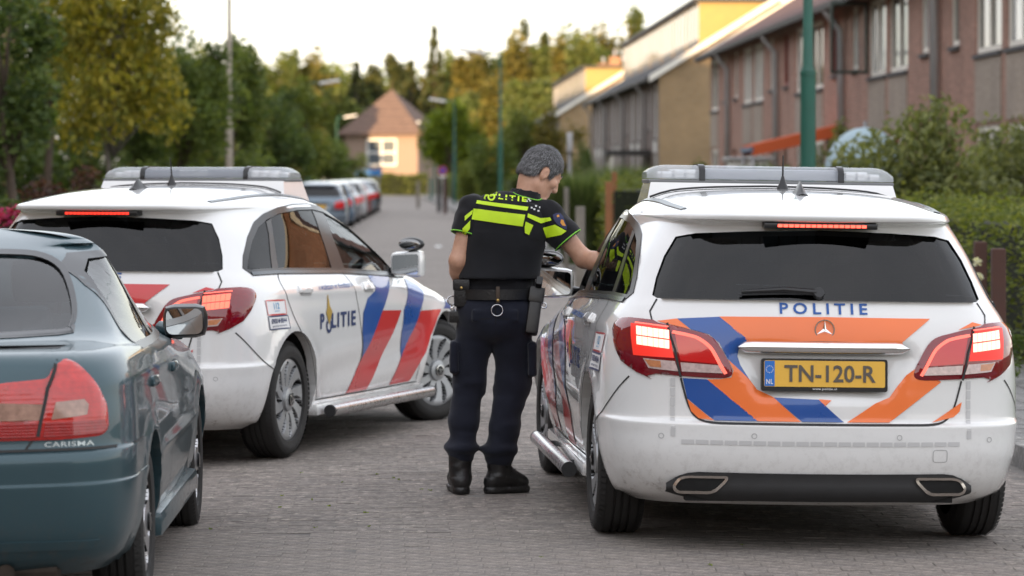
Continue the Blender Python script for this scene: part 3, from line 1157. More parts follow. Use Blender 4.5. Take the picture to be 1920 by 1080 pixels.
def leaves(cs, rs, ns, L, g, wid=0.45, droop=0.0, flat=0.35):
    """leaf-shaped faces scattered round clump centres cs with radii rs"""
    P = []
    for c, r, n in zip(cs, rs, ns):
        d = g.normal(size=(n, 3))
        d /= np.linalg.norm(d, axis=1, keepdims=True)
        q = g.random((n, 1)) ** 0.45
        P.append(np.array(c) + d * q * np.array(r))
    P = np.concatenate(P)
    N = len(P)
    a = g.normal(size=(N, 3))
    a[:, 2] = a[:, 2] * flat - droop
    a /= np.linalg.norm(a, axis=1, keepdims=True)
    b = g.normal(size=(N, 3))
    b -= a * np.sum(a * b, axis=1, keepdims=True)
    b /= np.linalg.norm(b, axis=1, keepdims=True)
    l = L * g.uniform(0.6, 1.25, (N, 1))
    w = l * wid * 0.5
    nrm = np.cross(a, b)
    V = np.stack([P - a * l * .5, P + b * w + nrm * w * .25, P + a * l * .5, P - b * w + nrm * w * .25], axis=1).reshape(-1, 3)
    F = np.arange(4 * N).reshape(-1, 4)
    return V, F

def crown_clumps(g, c, r, k, shell=0.55, size=(0.22, 0.38)):
    c, r = np.array(c, float), np.array(r, float)
    cs, rs = [], []
    for i in range(k):
        d = g.normal(size=3)
        d /= np.linalg.norm(d)
        q = shell + (1 - shell) * g.random()
        cs.append(c + d * r * q * 0.85)
        s = g.uniform(*size)
        rs.append(r * s)
    return cs, rs

def tree(label, x, y, c, r, n, L, mat, seed, trunk_r=0.06, bark=None, clumps=26, droop=0.0, lean=0.0, group=None, z0=0.0, name='tree', shell=0.5, size=(0.24, 0.42)):
    """trunk with limbs, crown of leaf faces in uneven clumps; c = crown centre height, r = (rx, ry, rz)"""
    g = np.random.default_rng(seed)
    t = thing(name, label, 'tree', (x, y, z0), group=group)
    cs, rs = crown_clumps(g, (lean, 0, c), r, clumps, shell, size)
    cs = [q for q in cs]
    ns = [max(3, int(n / clumps * g.uniform(0.6, 1.4))) for _ in cs]
    V, F = leaves(cs, rs, ns, L, g, 0.45, droop)
    tm = MB()
    top = c + r[2] * 0.35
    k = 6
    pts = [(lean * (i / k) ** 1.5 + g.normal() * 0.02 * i, g.normal() * 0.02 * i, top * i / k) for i in range(k + 1)]
    tm.tube(pts, [trunk_r * (1.25 - 1.0 * i / k) if i else trunk_r * 1.5 for i in range(k + 1)], 10)
    for q in cs[::2]:
        h = min(top * 0.95, max(c - r[2] * 0.9, q[2] * g.uniform(0.5, 0.75)))
        b = Vector((lean * (h / top) ** 1.5, 0, h))
        e = Vector(q)
        m = b.lerp(e, 0.5) + Vector((0, 0, 0.12 * (e - b).length))
        tm.tube([b, m, e], [trunk_r * 0.45, trunk_r * 0.3, trunk_r * 0.1], 6)
    tm.build('trunk', bark or M_BARK, t, True)
    np_mesh('crown', V, F, mat, t)
    return t

def conifer(label, x, y, h, r, n, L, mat, seed, group=None):
    g = np.random.default_rng(seed)
    t = thing('conifer', label, 'tree', (x, y, 0), group=group)
    cs, rs = [], []
    whorls = 13
    for i in range(whorls):
        f = i / (whorls - 1)
        z = h * (0.16 + 0.82 * f)
        rad = r * (1 - f) ** 0.85 + 0.12
        k = max(3, int(7 * (1 - f) + 2))
        a0 = g.random() * 6.28
        for j in range(k):
            a = a0 + j * 6.283 / k + g.normal() * .2
            q = rad * g.uniform(0.45, 1.0)
            cs.append((q * math.cos(a), q * math.sin(a), z - q * 0.25))
            rs.append((rad * .38, rad * .38, h * .04))
    ns = [max(4, int(n / len(cs)))] * len(cs)
    V, F = leaves(cs, rs, ns, L, g, 0.4, 0.3)
    MB().tube([(0, 0, 0), (0, 0, h * .5), (0, 0, h * .97)], [r * .09, r * .06, .03], 8).build('trunk', M_BARK, t, True)
    np_mesh('crown', V, F, mat, t)
    return t

def bush(name, label, x, y, c, r, n, L, mat, seed, clumps=16, z0=0.0, cat='bush', droop=-0.2, group=None, stems=5):
    g = np.random.default_rng(seed)
    t = thing(name, label, cat, (x, y, z0), group=group)
    cs, rs = crown_clumps(g, (0, 0, c), r, clumps, 0.35, (0.26, 0.46))
    for q in cs:
        q[2] = max(q[2], 0.12)
    ns = [max(3, int(n / clumps * g.uniform(0.6, 1.4))) for _ in cs]
    V, F = leaves(cs, rs, ns, L, g, 0.42, droop)
    V[:, 2] = np.maximum(V[:, 2], 0.01)
    sm = MB()
    for k in range(stems):
        q = cs[k]
        sm.tube([(g.normal() * r[0] * .1, g.normal() * r[1] * .1, -0.05), (q[0] * .5, q[1] * .5, q[2] * .5), tuple(q)], [0.022, 0.016, 0.006], 5)
    sm.build('stem', M_BARK, t, True)
    np_mesh('foliage', V, F, mat, t)
    return t

def hedge(name, label, pts, w, h, n, L, mat, seed, z0=0.03, group=None, rough=0.06):
    """clipped hedge along a polyline: leaf faces near the faces of the box, dark twigs inside"""
    g = np.random.default_rng(seed)
    x0, y0 = pts[0]
    t = thing(name, label, 'hedge', (x0, y0, z0), group=group)
    seg = [(Vector((a[0] - x0, a[1] - y0)), Vector((b[0] - x0, b[1] - y0))) for a, b in zip(pts[:-1], pts[1:])]
    ln = [(b - a).length for a, b in seg]
    P = []
    for (a, b), l in zip(seg, ln):
        m = int(n * l / sum(ln))
        t_ = g.random(m)
        side = g.random(m)
        u = (b - a) / l
        nn = Vector((-u.y, u.x))
        s = np.where(side < 0.38, -w / 2, np.where(side < 0.76, w / 2, g.uniform(-w / 2, w / 2, m)))
        z = np.where(side < 0.76, g.random(m) * h, h)
        k_ = max(int(m * .05), int(m * w / (2 * l + 2 * w)))     # the two ends
        e_ = slice(0, k_)
        t_[e_] = (g.random(k_) < .5) * 1.0 + g.normal(size=k_) * rough * .5 / l
        s[e_] = g.uniform(-w / 2, w / 2, k_)
        z[e_] = g.random(k_) * h
        wob = 1 + 0.10 * np.sin(t_ * l * 2.1 + seed) + 0.06 * np.sin(t_ * l * 5.3)
        s = s * wob + g.normal(size=m) * rough
        z = z * (1 + 0.05 * np.sin(t_ * l * 1.7 + seed)) + g.normal(size=m) * rough
        P.append(np.stack([a.x + u.x * l * t_ + nn.x * s, a.y + u.y * l * t_ + nn.y * s, np.maximum(z, 0.02)], axis=1))
    P = np.concatenate(P)
    V, F = leaves(P, [(0.02, 0.02, 0.02)] * len(P), [1] * len(P), L, g, 0.5, -0.1)
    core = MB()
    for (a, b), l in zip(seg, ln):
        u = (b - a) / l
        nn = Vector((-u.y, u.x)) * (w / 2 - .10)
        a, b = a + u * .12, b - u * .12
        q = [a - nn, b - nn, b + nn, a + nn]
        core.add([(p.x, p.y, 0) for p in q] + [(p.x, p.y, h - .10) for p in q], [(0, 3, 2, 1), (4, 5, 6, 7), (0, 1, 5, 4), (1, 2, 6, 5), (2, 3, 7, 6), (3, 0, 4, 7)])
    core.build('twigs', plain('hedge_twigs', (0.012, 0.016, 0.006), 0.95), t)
    np_mesh('foliage', V, F, mat, t)
    return t


# ------------------------------------------------------------------ left-hand side
tree('young yellow-green tree with a slim pale trunk behind the askew police car', -6.331, 50, 3.55, (1.42, 1.3, 1.85), 7000, .16, L_YELLOW, 11, .055, M_BARK_G, 34, 0.9, group='street trees on the left')
tree('dark green tree at the left frame edge with a slanting brown trunk', -5.990, 38, 2.75, (.95, 1.0, 1.25), 5200, .13, L_DARK, 12, .07, M_BARK, 28, 0.5, lean=-.25, group='street trees on the left')
tree('round mid-green tree left of the concrete lamp post', -6.463, 62, 3.0, (1.25, 1.2, 1.35), 6000, .15, L_GREEN, 13, .06, M_BARK, 30, 0.4, group='street trees on the left')
tree('tall dark tree filling the gap behind the yellow-green tree', -8.905, 74, 3.6, (1.7, 1.6, 2.2), 7000, .18, L_DARK, 14, .09, M_BARK, 32, 0.3, group='street trees on the left')
tree('dark green tree directly behind the concrete lamp post', -6.443, 72, 3.35, (.95, 1.0, 1.55), 4500, .16, L_GREEN, 15, .07, M_BARK, 24, 0.3, group='street trees on the left')
tree('high loose-leaved tree cut by the top of the frame at far left', -8.258, 56, 4.0, (1.6, 1.5, 1.6), 5200, .16, L_MID, 16, .08, M_BARK, 26, 0.6, group='street trees on the left')
tree('deep green tree right of the concrete lamp post', -7.458, 100, 2.8, (1.5, 1.4, 1.75), 4200, .2, L_DARK, 17, .09, M_BARK, 24, 0.2, group='street trees on the left')
tree('yellowish green tree half way down the left side', -7.800, 118, 3.3, (1.6, 1.5, 2.1), 4200, .22, L_MID, 18, .09, M_BARK, 24, 0.2, group='street trees on the left')
tree('low green tree above the parked cars', -7.719, 132, 2.2, (1.4, 1.3, 1.3), 3000, .22, L_GREEN, 19, .08, M_BARK, 20, 0.2, group='street trees on the left')
tree('small green tree in front of the pale house', -9.254, 175, 2.0, (1.3, 1.3, 1.3), 2400, .25, L_OLIVE, 20, .08, M_BARK, 18, 0.2, group='street trees on the left')
bush('purple_shrub', 'purple-leaved shrub under the dark tree at far left', -5.042, 35, .95, (.75, .6, .75), 3200, .09, L_PURPLE, 31)
bush('purple_shrub', 'purple-brown shrub between the slim trunk and the light bar', -5.742, 44, .9, (.7, .6, .8), 2600, .1, L_PURPLE, 32)
bush('lime_shrub', 'bright lime shrub peeping over the police car roof', -4.231, 30, .75, (.22, .25, .62), 900, .07, L_LIME, 33)
bush('green_shrub', 'dense green shrub between the two slim trunks', -5.532, 48, .95, (.75, .7, .95), 3200, .1, L_GREEN, 34)
bush('green_shrub', 'dark shrub behind the red-lit left police car', -5.146, 33, .8, (.8, .6, .8), 2800, .09, L_DARK, 35)
bush('green_shrub', 'green shrub at the foot of the concrete lamp post', -5.695, 60, .9, (.8, .8, .9), 2600, .12, L_GREEN, 36)
bush('tall_bush', 'dense dark thicket behind the slim-trunked trees', -11.532, 84, 1.9, (2.6, 1.2, 1.9), 6500, .2, L_DARK, 41, 30)
bush('tall_bush', 'dense green thicket behind the concrete lamp post', -8.651, 88, 1.8, (2.2, 1.2, 1.8), 5500, .2, L_GREEN, 42, 26)
bush('tall_bush', 'dark thicket at the far left edge', -10.851, 66, 1.7, (1.6, 1.2, 1.9), 4200, .17, L_DARK, 43, 24)
hedge('garden_hedge', 'long dark hedge behind the left-hand parked cars', [(-6.6, 60), (-8.4, 100), (-10.2, 140)], .9, 1.55, 9000, .2, L_GREEN, 37)
hedge('garden_hedge', 'pale green hedge far down the left side', [(-10.8, 150), (-13.6, 215)], .9, 1.6, 4200, .28, L_LIME, 38)
pk = thing('flower_planter', 'black planter with pink flowers at the left edge', 'planter', (-4.000, 25, 0))
pb = MB(); pb.bbox((-.36, -.16, .98), (.17, .16, 1.17), .01); pb.build('box', plain('black_planter', (.015, .015, .016), .5), pk, True, 40)
pb = MB(); pb.box((-.3, -.05, 0), (-.22, .03, .975)); pb.build('post', M_BARK, pk)
pb = MB(); pb.box((.05, -.05, 0), (.13, .03, .975)); pb.build('post', M_BARK, pk)
_g = np.random.default_rng(5)
_c, _r = crown_clumps(_g, (-.08, 0, 1.25), (.30, .18, .12), 14, .3, (.3, .5))
_V, _F = leaves(_c, _r, [60] * 14, .045, _g, .9, 0)
np_mesh('blossom', _V, _F, L_PINK, pk)
_V, _F = leaves(_c, _r, [30] * 14, .05, _g, .5, 0)
np_mesh('foliage', _V - np.array((0, 0, .05)), _F, L_GREEN, pk)

# ------------------------------------------------------------------ right-hand side
hedge('clipped_hedge', 'clipped green hedge along the pavement behind the right police car', [(XC(23.6) + 5.15, 23.6), (XC(33) + 5.15, 33.0)], .8, 1.22, 15000, .06, L_MID, 51)
bush('tall_bush', 'big grey-green willowy bush behind the clipped hedge', 4.538, 35, 1.25, (1.25, 1.0, 1.2), 9000, .11, L_WILLOW, 52, 26, droop=-.8)
bush('tall_bush', 'feathery bush at the right frame edge below the downpipe', 5.895, 37, 1.2, (1.0, .9, 1.15), 5200, .11, L_WILLOW, 53, 20, droop=-.8)
bush('tall_bush', 'darker bush beside the green lamp post', 4.164, 39, .95, (.75, .8, .95), 3600, .11, L_MID, 54, 18, droop=-.6)
bush('climbing_shrub', 'thin climbing shrub against the brown wall behind the green lamp post', 5.306, 52, 1.5, (.45, .5, 1.35), 1500, .12, L_WILLOW, 55, 16, droop=-.4)
hedge('clipped_hedge', 'low dark hedge in front of the brown terrace', [(4.531, 66), (4.759, 52)], .8, 1.55, 4200, .12, L_DARK, 56)
bush('green_shrub', 'round green shrub before the tan gable', 4.841, 84, 1.0, (.75, .7, 1.2), 2400, .13, L_GREEN, 57)
bush('green_shrub', 'small shrub before the porch canopy', 4.709, 92, .9, (.7, .7, 1.1), 1600, .14, L_GREEN, 58)
hedge('clipped_hedge', 'short green hedge with wooden posts beyond the officer', [(1.774, 46), (2.085, 60)], .75, 1.42, 4600, .075, L_MID, 59)
def reeds(name, label, x, y, rx, h, n, seed):
    g = np.random.default_rng(seed)
    t = thing(name, label, 'grass clump', (x, y, .03))
    a = g.random(n) * 6.283
    b = np.stack([np.cos(a) * rx * g.random(n) ** .5 * .45, np.sin(a) * rx * g.random(n) ** .5 * .45, np.zeros(n)], 1)
    hh = h * g.uniform(.55, 1.05, n)
    out = np.stack([np.cos(a), np.sin(a), np.zeros(n)], 1) * (rx * g.uniform(.2, 1.0, n))[:, None]
    w = np.stack([-np.sin(a), np.cos(a), np.zeros(n)], 1) * .012
    m = b + out * .35 + np.array((0, 0, 1)) * (hh * .7)[:, None]
    e = b + out + np.array((0, 0, 1)) * (hh * .92)[:, None]
    V = np.stack([b - w, b + w, m + w, m - w, e], 1).reshape(-1, 3)
    k = np.arange(n)[:, None] * 5
    F = np.concatenate([k + np.array([[0, 1, 2, 3]]), k + np.array([[3, 2, 4, 4]])])
    F3 = np.concatenate([k + np.array([[0, 1, 2]]), k + np.array([[0, 2, 3]]), k + np.array([[3, 2, 4]])])
    np_mesh('blades', V, F3, L_REED, t)
    return t
reeds('ornamental_grass', 'tall ornamental grass clump beside the officer', 1.212, 55, .75, 1.75, 2600, 61)
reeds('ornamental_grass', 'tall ornamental grass clump in front of the short hedge', 2.136, 63, .8, 1.9, 2400, 62)
reeds('ornamental_grass', 'wispy grass clump farther along the pavement', 1.029, 66, .6, 1.6, 1500, 63)
bush('round_bush', 'bright green round bush behind the officer beside the far lamp post', -0.915, 120, 1.65, (1.15, 1.1, 1.6), 4200, .17, L_GREEN, 64, 20)
bush('green_shrub', 'green shrub overhanging the pavement left of the officer', -1.600, 118, 1.2, (.6, .7, 1.2), 1600, .16, L_MID, 65)
tree('yellow-green round tree right of the pale house', -3.822, 205, 4.3, (2.3, 2.1, 2.9), 5200, .34, L_LIME, 66, .14, M_BARK, 26, group='trees along the right-hand gardens')
tree('rust-tinted garden tree behind the officer', 1.844, 128, 2.7, (1.2, 1.2, 1.9), 2600, .2, L_AUTUMN, 67, .07, M_BARK, 20, group='trees along the right-hand gardens')
tree('dark garden tree before the far terrace', 0.636, 150, 2.9, (1.3, 1.3, 2.0), 2600, .24, L_OLIVE, 68, .08, M_BARK, 20, group='trees along the right-hand gardens')
bush('green_shrub', 'dark shrub beside the porch canopy', 2.380, 108, 1.4, (.6, .6, 1.4), 1400, .15, L_DARK, 69)
hedge('garden_hedge', 'hedge running along the far right pavement', [(XC(125) + 5.3, 125), (XC(240) + 5.3, 240)], .8, 1.5, 6500, .26, L_GREEN, 70)
hedge('garden_hedge', 'pale hedge closing the end of the road', [(-13.885, 256), (-6.942, 256)], 1.0, 1.6, 2600, .3, L_OLIVE, 71)

# ------------------------------------------------------------------ the wood behind
far = [  # X, distance, height, kind
 (-23.0, 240, 11.5, 'd'), (-22.9, 260, 12, 'd'), (-22.2, 285, 13.2, 'd'), (-21.1, 300, 14, 'd'), (-18.2, 290, 13.6, 'o'), (-17.1, 305, 13, 'd'), (-14.8, 300, 12.2, 'c'), (-13.7, 310, 13, 'p'), (-11.4, 300, 13.6, 'p'), (-10.1, 315, 13, 'c'), (-7.4, 300, 15.6, 'c'), (-9.4, 325, 14, 'o'), (-5.9, 315, 14, 'd'), (-3.8, 300, 14.2, 'o'), (-1.8, 305, 15.4, 'd'), (0.2, 290, 16, 'o'), (2.0, 300, 16.8, 'p'), (3.9, 290, 15.8, 'd'), (5.6, 285, 15.4, 'o'), (7.1, 280, 15, 'd'), (9.7, 300, 16.5, 'o'), (11.9, 300, 17, 'd'), (-27.4, 330, 12.8, 'o'), (-19.9, 335, 14, 'd'), (-4.6, 270, 9.5, 'd'), (-1.5, 250, 9, 'o'), (1.0, 240, 10, 'd'), (-16.9, 250, 9.6, 'o'), (-17.8, 210, 8.2, 'd'), (-15.1, 262, 9.5, 'd')]
kinds = {'d': ('broad lit tree', L_OLIVE), 'o': ('rust-gold tree', L_AUTUMN), 'c': ('dark pointed spruce', L_CONIFER), 'p': ('tall bare-stemmed pine', L_CONIFER)}
for i, (X, Y, hgt, k) in enumerate(far):
    lab = '%s in the wood behind, %s from the left' % (kinds[k][0], (ORD + ['twelfth', 'thirteenth', 'fourteenth', 'fifteenth', 'sixteenth'])[[f for f in sorted((q for q in far if q[3] == k), key=lambda q: q[0] / q[1])].index((X, Y, hgt, k))])
    if k == 'c':
        conifer(lab, X, Y, hgt, 2.3, 4200, .6, kinds[k][1], 100 + i, 'wood behind the houses')
    elif k == 'p':
        tree(lab, X, Y, hgt * .74, (1.7, 1.7, hgt * .25), 2800, .55, kinds[k][1], 100 + i, .2, M_BARK, 13, group='wood behind the houses', shell=.6, size=(.25, .4))
    else:
        tree(lab, X, Y, hgt * .56, (2.6 + (i % 3) * .3, 2.4, hgt * .44), 5600, .62, L_OLIVE if k == 'd' else L_AUTUMN, 100 + i, .2, M_BARK, 26, group='wood behind the houses')
fw = MB()
_g = np.random.default_rng(99)
_cs = [(_g.uniform(-75, 45), _g.uniform(338, 352), _g.uniform(.5, 12.6)) for _ in range(820)]
_V, _F = leaves(_cs, [(2.2, 1.5, 2.0)] * len(_cs), [46] * len(_cs), .95, _g, .6, 0)
tag(np_mesh('woodland', _V, _F, L_OLIVE), 'deep mass of woodland behind the nearer trees', 'woodland', kind='stuff')
# weeds in the joints of the street
_g = np.random.default_rng(4)
_cs = [(-1.13, 15.44, .004), (-1.10, 14.89, .004), (-0.71, 16.54, .004), (-0.62, 16.34, .004), (-0.59, 16.25, .004), (-0.97, 15.24, .004), (-0.87, 14.94, .004), (-1.34, 13.97, .004), (0.12, 12.94, .004), (-0.68, 14.66, .004), (-0.64, 14.08, .004), (-1.11, 16.63, .004), (-0.45, 15.75, .004), (-0.41, 15.70, .004), (0.98, 13.37, .004), (0.80, 12.69, .004), (-0.87, 16.11, .004), (-0.88, 14.03, .004)]
_V, _F = leaves(_cs, [(.012, .012, .003)] * len(_cs), [10] * len(_cs), .010, _g, .6, -.3, .3)
tag(np_mesh('moss', _V, _F, leaf_mat('moss_green', ((.12, .18, .02), (.17, .24, .03), (.22, .28, .04)))), 'tiny weeds and moss growing in the street joints', 'moss', kind='stuff')

# ================================================================== car bodies
def pchip(keys, m):
    """smooth rows between key rows (no overshoot): keys (K, P) -> (rows, P)"""
    K = np.array(keys, float)
    n = len(K)
    d = np.diff(K, axis=0)
    s = np.zeros_like(K)
    for i in range(1, n - 1):
        a, b = d[i - 1], d[i]
        ok = a * b > 0
        s[i] = np.where(ok, 2 * a * b / np.where(ok, a + b, 1), 0)
    s[0], s[-1] = d[0], d[-1]
    rows = []
    for i in range(n - 1):
        for k in range(m):
            t = k / m
            h00, h10, h01, h11 = 2 * t**3 - 3 * t**2 + 1, t**3 - 2 * t**2 + t, -2 * t**3 + 3 * t**2, t**3 - t**2
            rows.append(h00 * K[i] + h10 * s[i] + h01 * K[i + 1] + h11 * s[i + 1])
    rows.append(K[-1])
    return np.array(rows)

def bez(a, b, c, d, n):
    t = np.linspace(0, 1, n + 1)[1:, None]
    return (1 - t)**3 * a + 3 * (1 - t)**2 * t * b + 3 * (1 - t) * t * t * c + t**3 * d

def car_surface(levels, xs, mid=1.3, sub=5, n=(26, 12, 60, 10, 10), disp=None):
    """levels: rows of (zr zm zf  xr rx ry bow  wr wm wf  xf fx fy fbow); stacked plan contours, underside to roof"""
    rows = pchip(levels, sub)
    x0, x2 = xs
    V, halfN = [], None
    rings = []
    for zr, zm, zf, xr, rx, ry, bow, wr, wm, wf, xf, fx, fy, fbow in rows:
        p1 = np.array((xr + bow, wr - ry)); p2 = np.array((xr + bow + rx, wr))
        p3 = np.array((xf - fbow - fx, wf)); p4 = np.array((xf - fbow, wf - fy))
        pts = []
        for k in range(n[0] + 1):
            t = k / n[0]
            pts.append((xr + bow * t * t, (wr - ry) * t))
        sl = 2 * bow / max(1e-4, wr - ry)
        t1 = np.array((sl, 1.0)); t1 /= np.linalg.norm(t1)
        # side curve: quadratic through p2, (mid, wm), p3
        xa, xc = p2[0], p3[0]
        xb = (xa + xc) / 2
        def side(x):
            return (wr * (x - xb) * (x - xc) / ((xa - xb) * (xa - xc)) + wm * (x - xa) * (x - xc) / ((xb - xa) * (xb - xc))
                    + wf * (x - xa) * (x - xb) / ((xc - xa) * (xc - xb)))
        e = 1e-3
        t2 = np.array((e, side(xa + e) - side(xa))); t2 /= np.linalg.norm(t2)
        t3 = np.array((e, side(xc) - side(xc - e))); t3 /= np.linalg.norm(t3)
        pts += [tuple(q) for q in bez(p1, p1 + t1 * ry * 0.58, p2 - t2 * rx * 0.58, p2, n[1])]
        for k in range(1, n[2] + 1):
            x = xa + (xc - xa) * k / n[2]
            pts.append((x, side(x)))
        sf = 2 * fbow / max(1e-4, wf - fy)
        t4 = np.array((sf, -1.0)); t4 /= np.linalg.norm(t4)
        pts += [tuple(q) for q in bez(p3, p3 + t3 * fx * 0.58, p4 - t4 * fy * 0.58, p4, n[3])]
        for k in range(1, n[4] + 1):
            t = 1 - k / n[4]
            pts.append((xf - fbow * t * t, (wf - fy) * t))
        ring = []
        xm = mid
        for x, y in pts:
            z = (zr * (x - xm) * (x - x2) / ((x0 - xm) * (x0 - x2)) + zm * (x - x0) * (x - x2) / ((xm - x0) * (xm - x2))
                 + zf * (x - x0) * (x - xm) / ((x2 - x0) * (x2 - xm)))
            ring.append((x, max(0, y), z))
        rings.append(ring)
    H = len(rings[0])
    G = np.array(rings)                                  # (rows, H, 3) left half
    if disp is not None:
        dr = np.gradient(G, axis=0); dc = np.gradient(G, axis=1)
        N = np.cross(dc, dr)
        N /= np.maximum(1e-9, np.linalg.norm(N, axis=2, keepdims=True))
        N *= np.sign((N[..., 1] * 1.0 + np.where(G[..., 0] < 0.5, -N[..., 0], N[..., 0]) * 0.5 + N[..., 2] * 0.5))[..., None]
        G = G + N * disp(G, N)[..., None]
        G[:, 0, 1] = 0; G[:, -1, 1] = 0
    rows_n = len(G)
    M = G[:, 1:-1][:, ::-1] * np.array((1, -1, 1))
    full = np.concatenate([G, M], axis=1)                 # closed ring
    C = full.shape[1]
    V = full.reshape(-1, 3)
    F = []
    for i in range(rows_n - 1):
        for j in range(C):
            k = (j + 1) % C
            F.append((i * C + j, (i + 1) * C + j, (i + 1) * C + k, i * C + k))
    b = (rows_n - 1) * C
    for j in range(H - 1):                                # roof cap between the two halves
        rj, rk = (C - j) % C, (C - j - 1) % C
        if j == 0:
            F.append((b, b + C - 1, b + 1))
        elif j == H - 2:
            F.append((b + j, b + rj, b + j + 1))
        else:
            F.append((b + j, b + rj, b + rk, b + j + 1))
    return V, F

def cut_mesh(surf, cuts):
    """body mesh with holes: cuts = (polygon, view, depth) -> bmesh; the rim of every hole is turned inwards"""
    bm = bmesh.new()
    vs = [bm.verts.new(v) for v in surf.V]
    for f in surf.F:
        try:
            bm.faces.new([vs[i] for i in f])
        except ValueError:
            pass
    bm.normal_update()
    for poly, view, depth in cuts:
        d, u, w = [Vector(k) for k in Surf.VIEWS[view]]
        us = [p[0] for p in poly]; ws = [p[1] for p in poly]
        lo, hi = (min(us) - 0.1, min(ws) - 0.1), (max(us) + 0.1, max(ws) + 0.1)
        def cand(a0, b0, a1, b1):
            out = []
            for f in bm.faces:
                c = f.calc_center_median()
                if not (a0 < c.dot(u) < a1 and b0 < c.dot(w) < b1) or c.dot(d) > 0.25 * (1 if view in ('left', 'right') else 4):
                    continue
                if f.normal.dot(d) > 0.05 and view != 'top':
                    continue
                if view in ('left', 'right') and c.dot(d) > -0.3:
                    continue
                out.append(f)
            return out
        region = cand(lo[0], lo[1], hi[0], hi[1])
        for p, q in zip(poly, poly[1:] + poly[:1]):
            p, q = Vector(p), Vector(q)
            t = q - p
            if t.length < 1e-5:
                continue
            nn = Vector((-t.y, t.x)).normalized()
            a0, a1 = min(p.x, q.x) - 0.09, max(p.x, q.x) + 0.09
            b0, b1 = min(p.y, q.y) - 0.09, max(p.y, q.y) + 0.09
            fs = []
            for f in region:
                if not f.is_valid:
                    continue
                c = f.calc_center_median()
                if a0 < c.dot(u) < a1 and b0 < c.dot(w) < b1:
                    fs.append(f)
            if not fs:
                continue
            geom = set(fs)
            for f in fs:
                geom.update(f.edges); geom.update(f.verts)
            no = u * nn.x + w * nn.y
            r = bmesh.ops.bisect_plane(bm, geom=list(geom), plane_co=u * p.x + w * p.y, plane_no=no, dist=1e-5)
            region = [f for f in region if f.is_valid] + [g for g in r['geom'] if isinstance(g, bmesh.types.BMFace)]
        region = list({f for f in region if f.is_valid})
        kill = []
        for f in region:
            c = f.calc_center_median()
            if inside((c.dot(u), c.dot(w)), poly):
                kill.append(f)
        before = {e for e in bm.edges if e.is_boundary}
        bmesh.ops.delete(bm, geom=kill, context='FACES')
        bm.normal_update()
        rim = [e for e in bm.edges if e.is_boundary and e not in before]
        if rim and depth:
            r = bmesh.ops.extrude_edge_only(bm, edges=rim)
            nv = [g for g in r['geom'] if isinstance(g, bmesh.types.BMVert)]
            for v in nv:
                v.co += d * depth
    return bm

def finish_body(bm, surf, name, mat, parent):
    """bmesh -> object whose normals come from the uncut smooth surface"""
    bm.normal_update()
    loose = [v for v in bm.verts if not v.link_faces]
    bmesh.ops.delete(bm, geom=loose, context='VERTS')
    me = bpy.data.meshes.new(name)
    bm.to_mesh(me)
    bm.free()
    me.materials.append(mat)
    me.polygons.foreach_set('use_smooth', [True] * len(me.polygons))
    co = [v.co.copy() for v in me.vertices]
    vn = []
    for c in co:
        loc, fn, idx, dist = surf.bvh.find_nearest(c)
        vn.append((surf.nrm(loc, idx, fn), dist))
    out = []
    for p in me.polygons:
        n = p.normal
        for li in p.loop_indices:
            m, dist = vn[me.loops[li].vertex_index]
            if m.dot(n) < 0:
                m = -m
            out.append(m if (dist < 0.004 and m.dot(n) > 0.75) else n)
    me.normals_split_custom_set(out)
    return link(bpy.data.objects.new(name, me), parent)

# ------------------------------------------------------------------ car materials
def car_paint(name, color, dirt=0.0, flake=0.0, rough=0.22, spec=0.5, coat=1.0):
    t = NT(name)
    t.set(Roughness=rough, Coat_Weight=coat, Coat_Roughness=0.03)
    t.b.inputs['Specular IOR Level'].default_value = spec
    if flake:
        t.b.inputs['Metallic'].default_value = flake
    base = color
    co = t.coord()
    nz = t.noise(co, 2.2, 5)
    c = t.ramp(nz, [(0.3, tuple(v * 0.965 for v in base)), (0.7, base)])
    if dirt:
        sep = t.n('ShaderNodeSeparateXYZ')
        t.l(co, sep.inputs[0])
        low = t.ramp(sep.outputs['Z'], [(0.20, (1, 1, 1)), (0.42, (0.12,) * 3), (0.7, (0, 0, 0))])
        sp = t.ramp(t.noise(co, 22, 9, 0.8), [(0.50, (0, 0, 0)), (0.66, (1, 1, 1))])
        f = t.math('MULTIPLY', t.math('MULTIPLY', low, sp), dirt)
        c = t.mix(f, c, (0.13, 0.10, 0.075))
        t.l(t.math('ADD', t.math('MULTIPLY', f, 0.5), rough), t.b.inputs['Roughness'])
    t.col(c)
    return t.m

M_WHITE = car_paint('white_car_paint', (0.80, 0.80, 0.79), dirt=0.7)
M_BLUE = plain('blue_livery_film', (0.004, 0.075, 0.33), 0.3, coat=0.8, var=0.06)
M_RED = plain('red_livery_film', (0.60, 0.022, 0.026), 0.3, coat=0.8, var=0.06)
M_ORANGE = plain('orange_livery_film', (0.92, 0.19, 0.035), 0.35, coat=0.6, var=0.04)
M_TRIM = plain('black_trim', (0.012, 0.012, 0.013), 0.28, spec=0.5)
M_PLASTIC = plain('dark_bumper_plastic', (0.022, 0.022, 0.023), 0.6, var=0.25, vscale=20, bump=0.15, bscale=300)
M_SEAM = plain('panel_gap', (0.03, 0.03, 0.03), 0.8)
M_SEAM_L = plain('pale_seam', (0.42, 0.42, 0.42), 0.5)
M_CHROME = plain('chrome', (0.82, 0.82, 0.82), 0.08, 1.0)
M_STEEL = plain('brushed_steel', (0.55, 0.55, 0.56), 0.28, 1.0, var=0.12, vscale=30)
M_RIM = plain('silver_wheel_paint', (0.36, 0.37, 0.38), 0.38, 0.55, var=0.12, vscale=18)
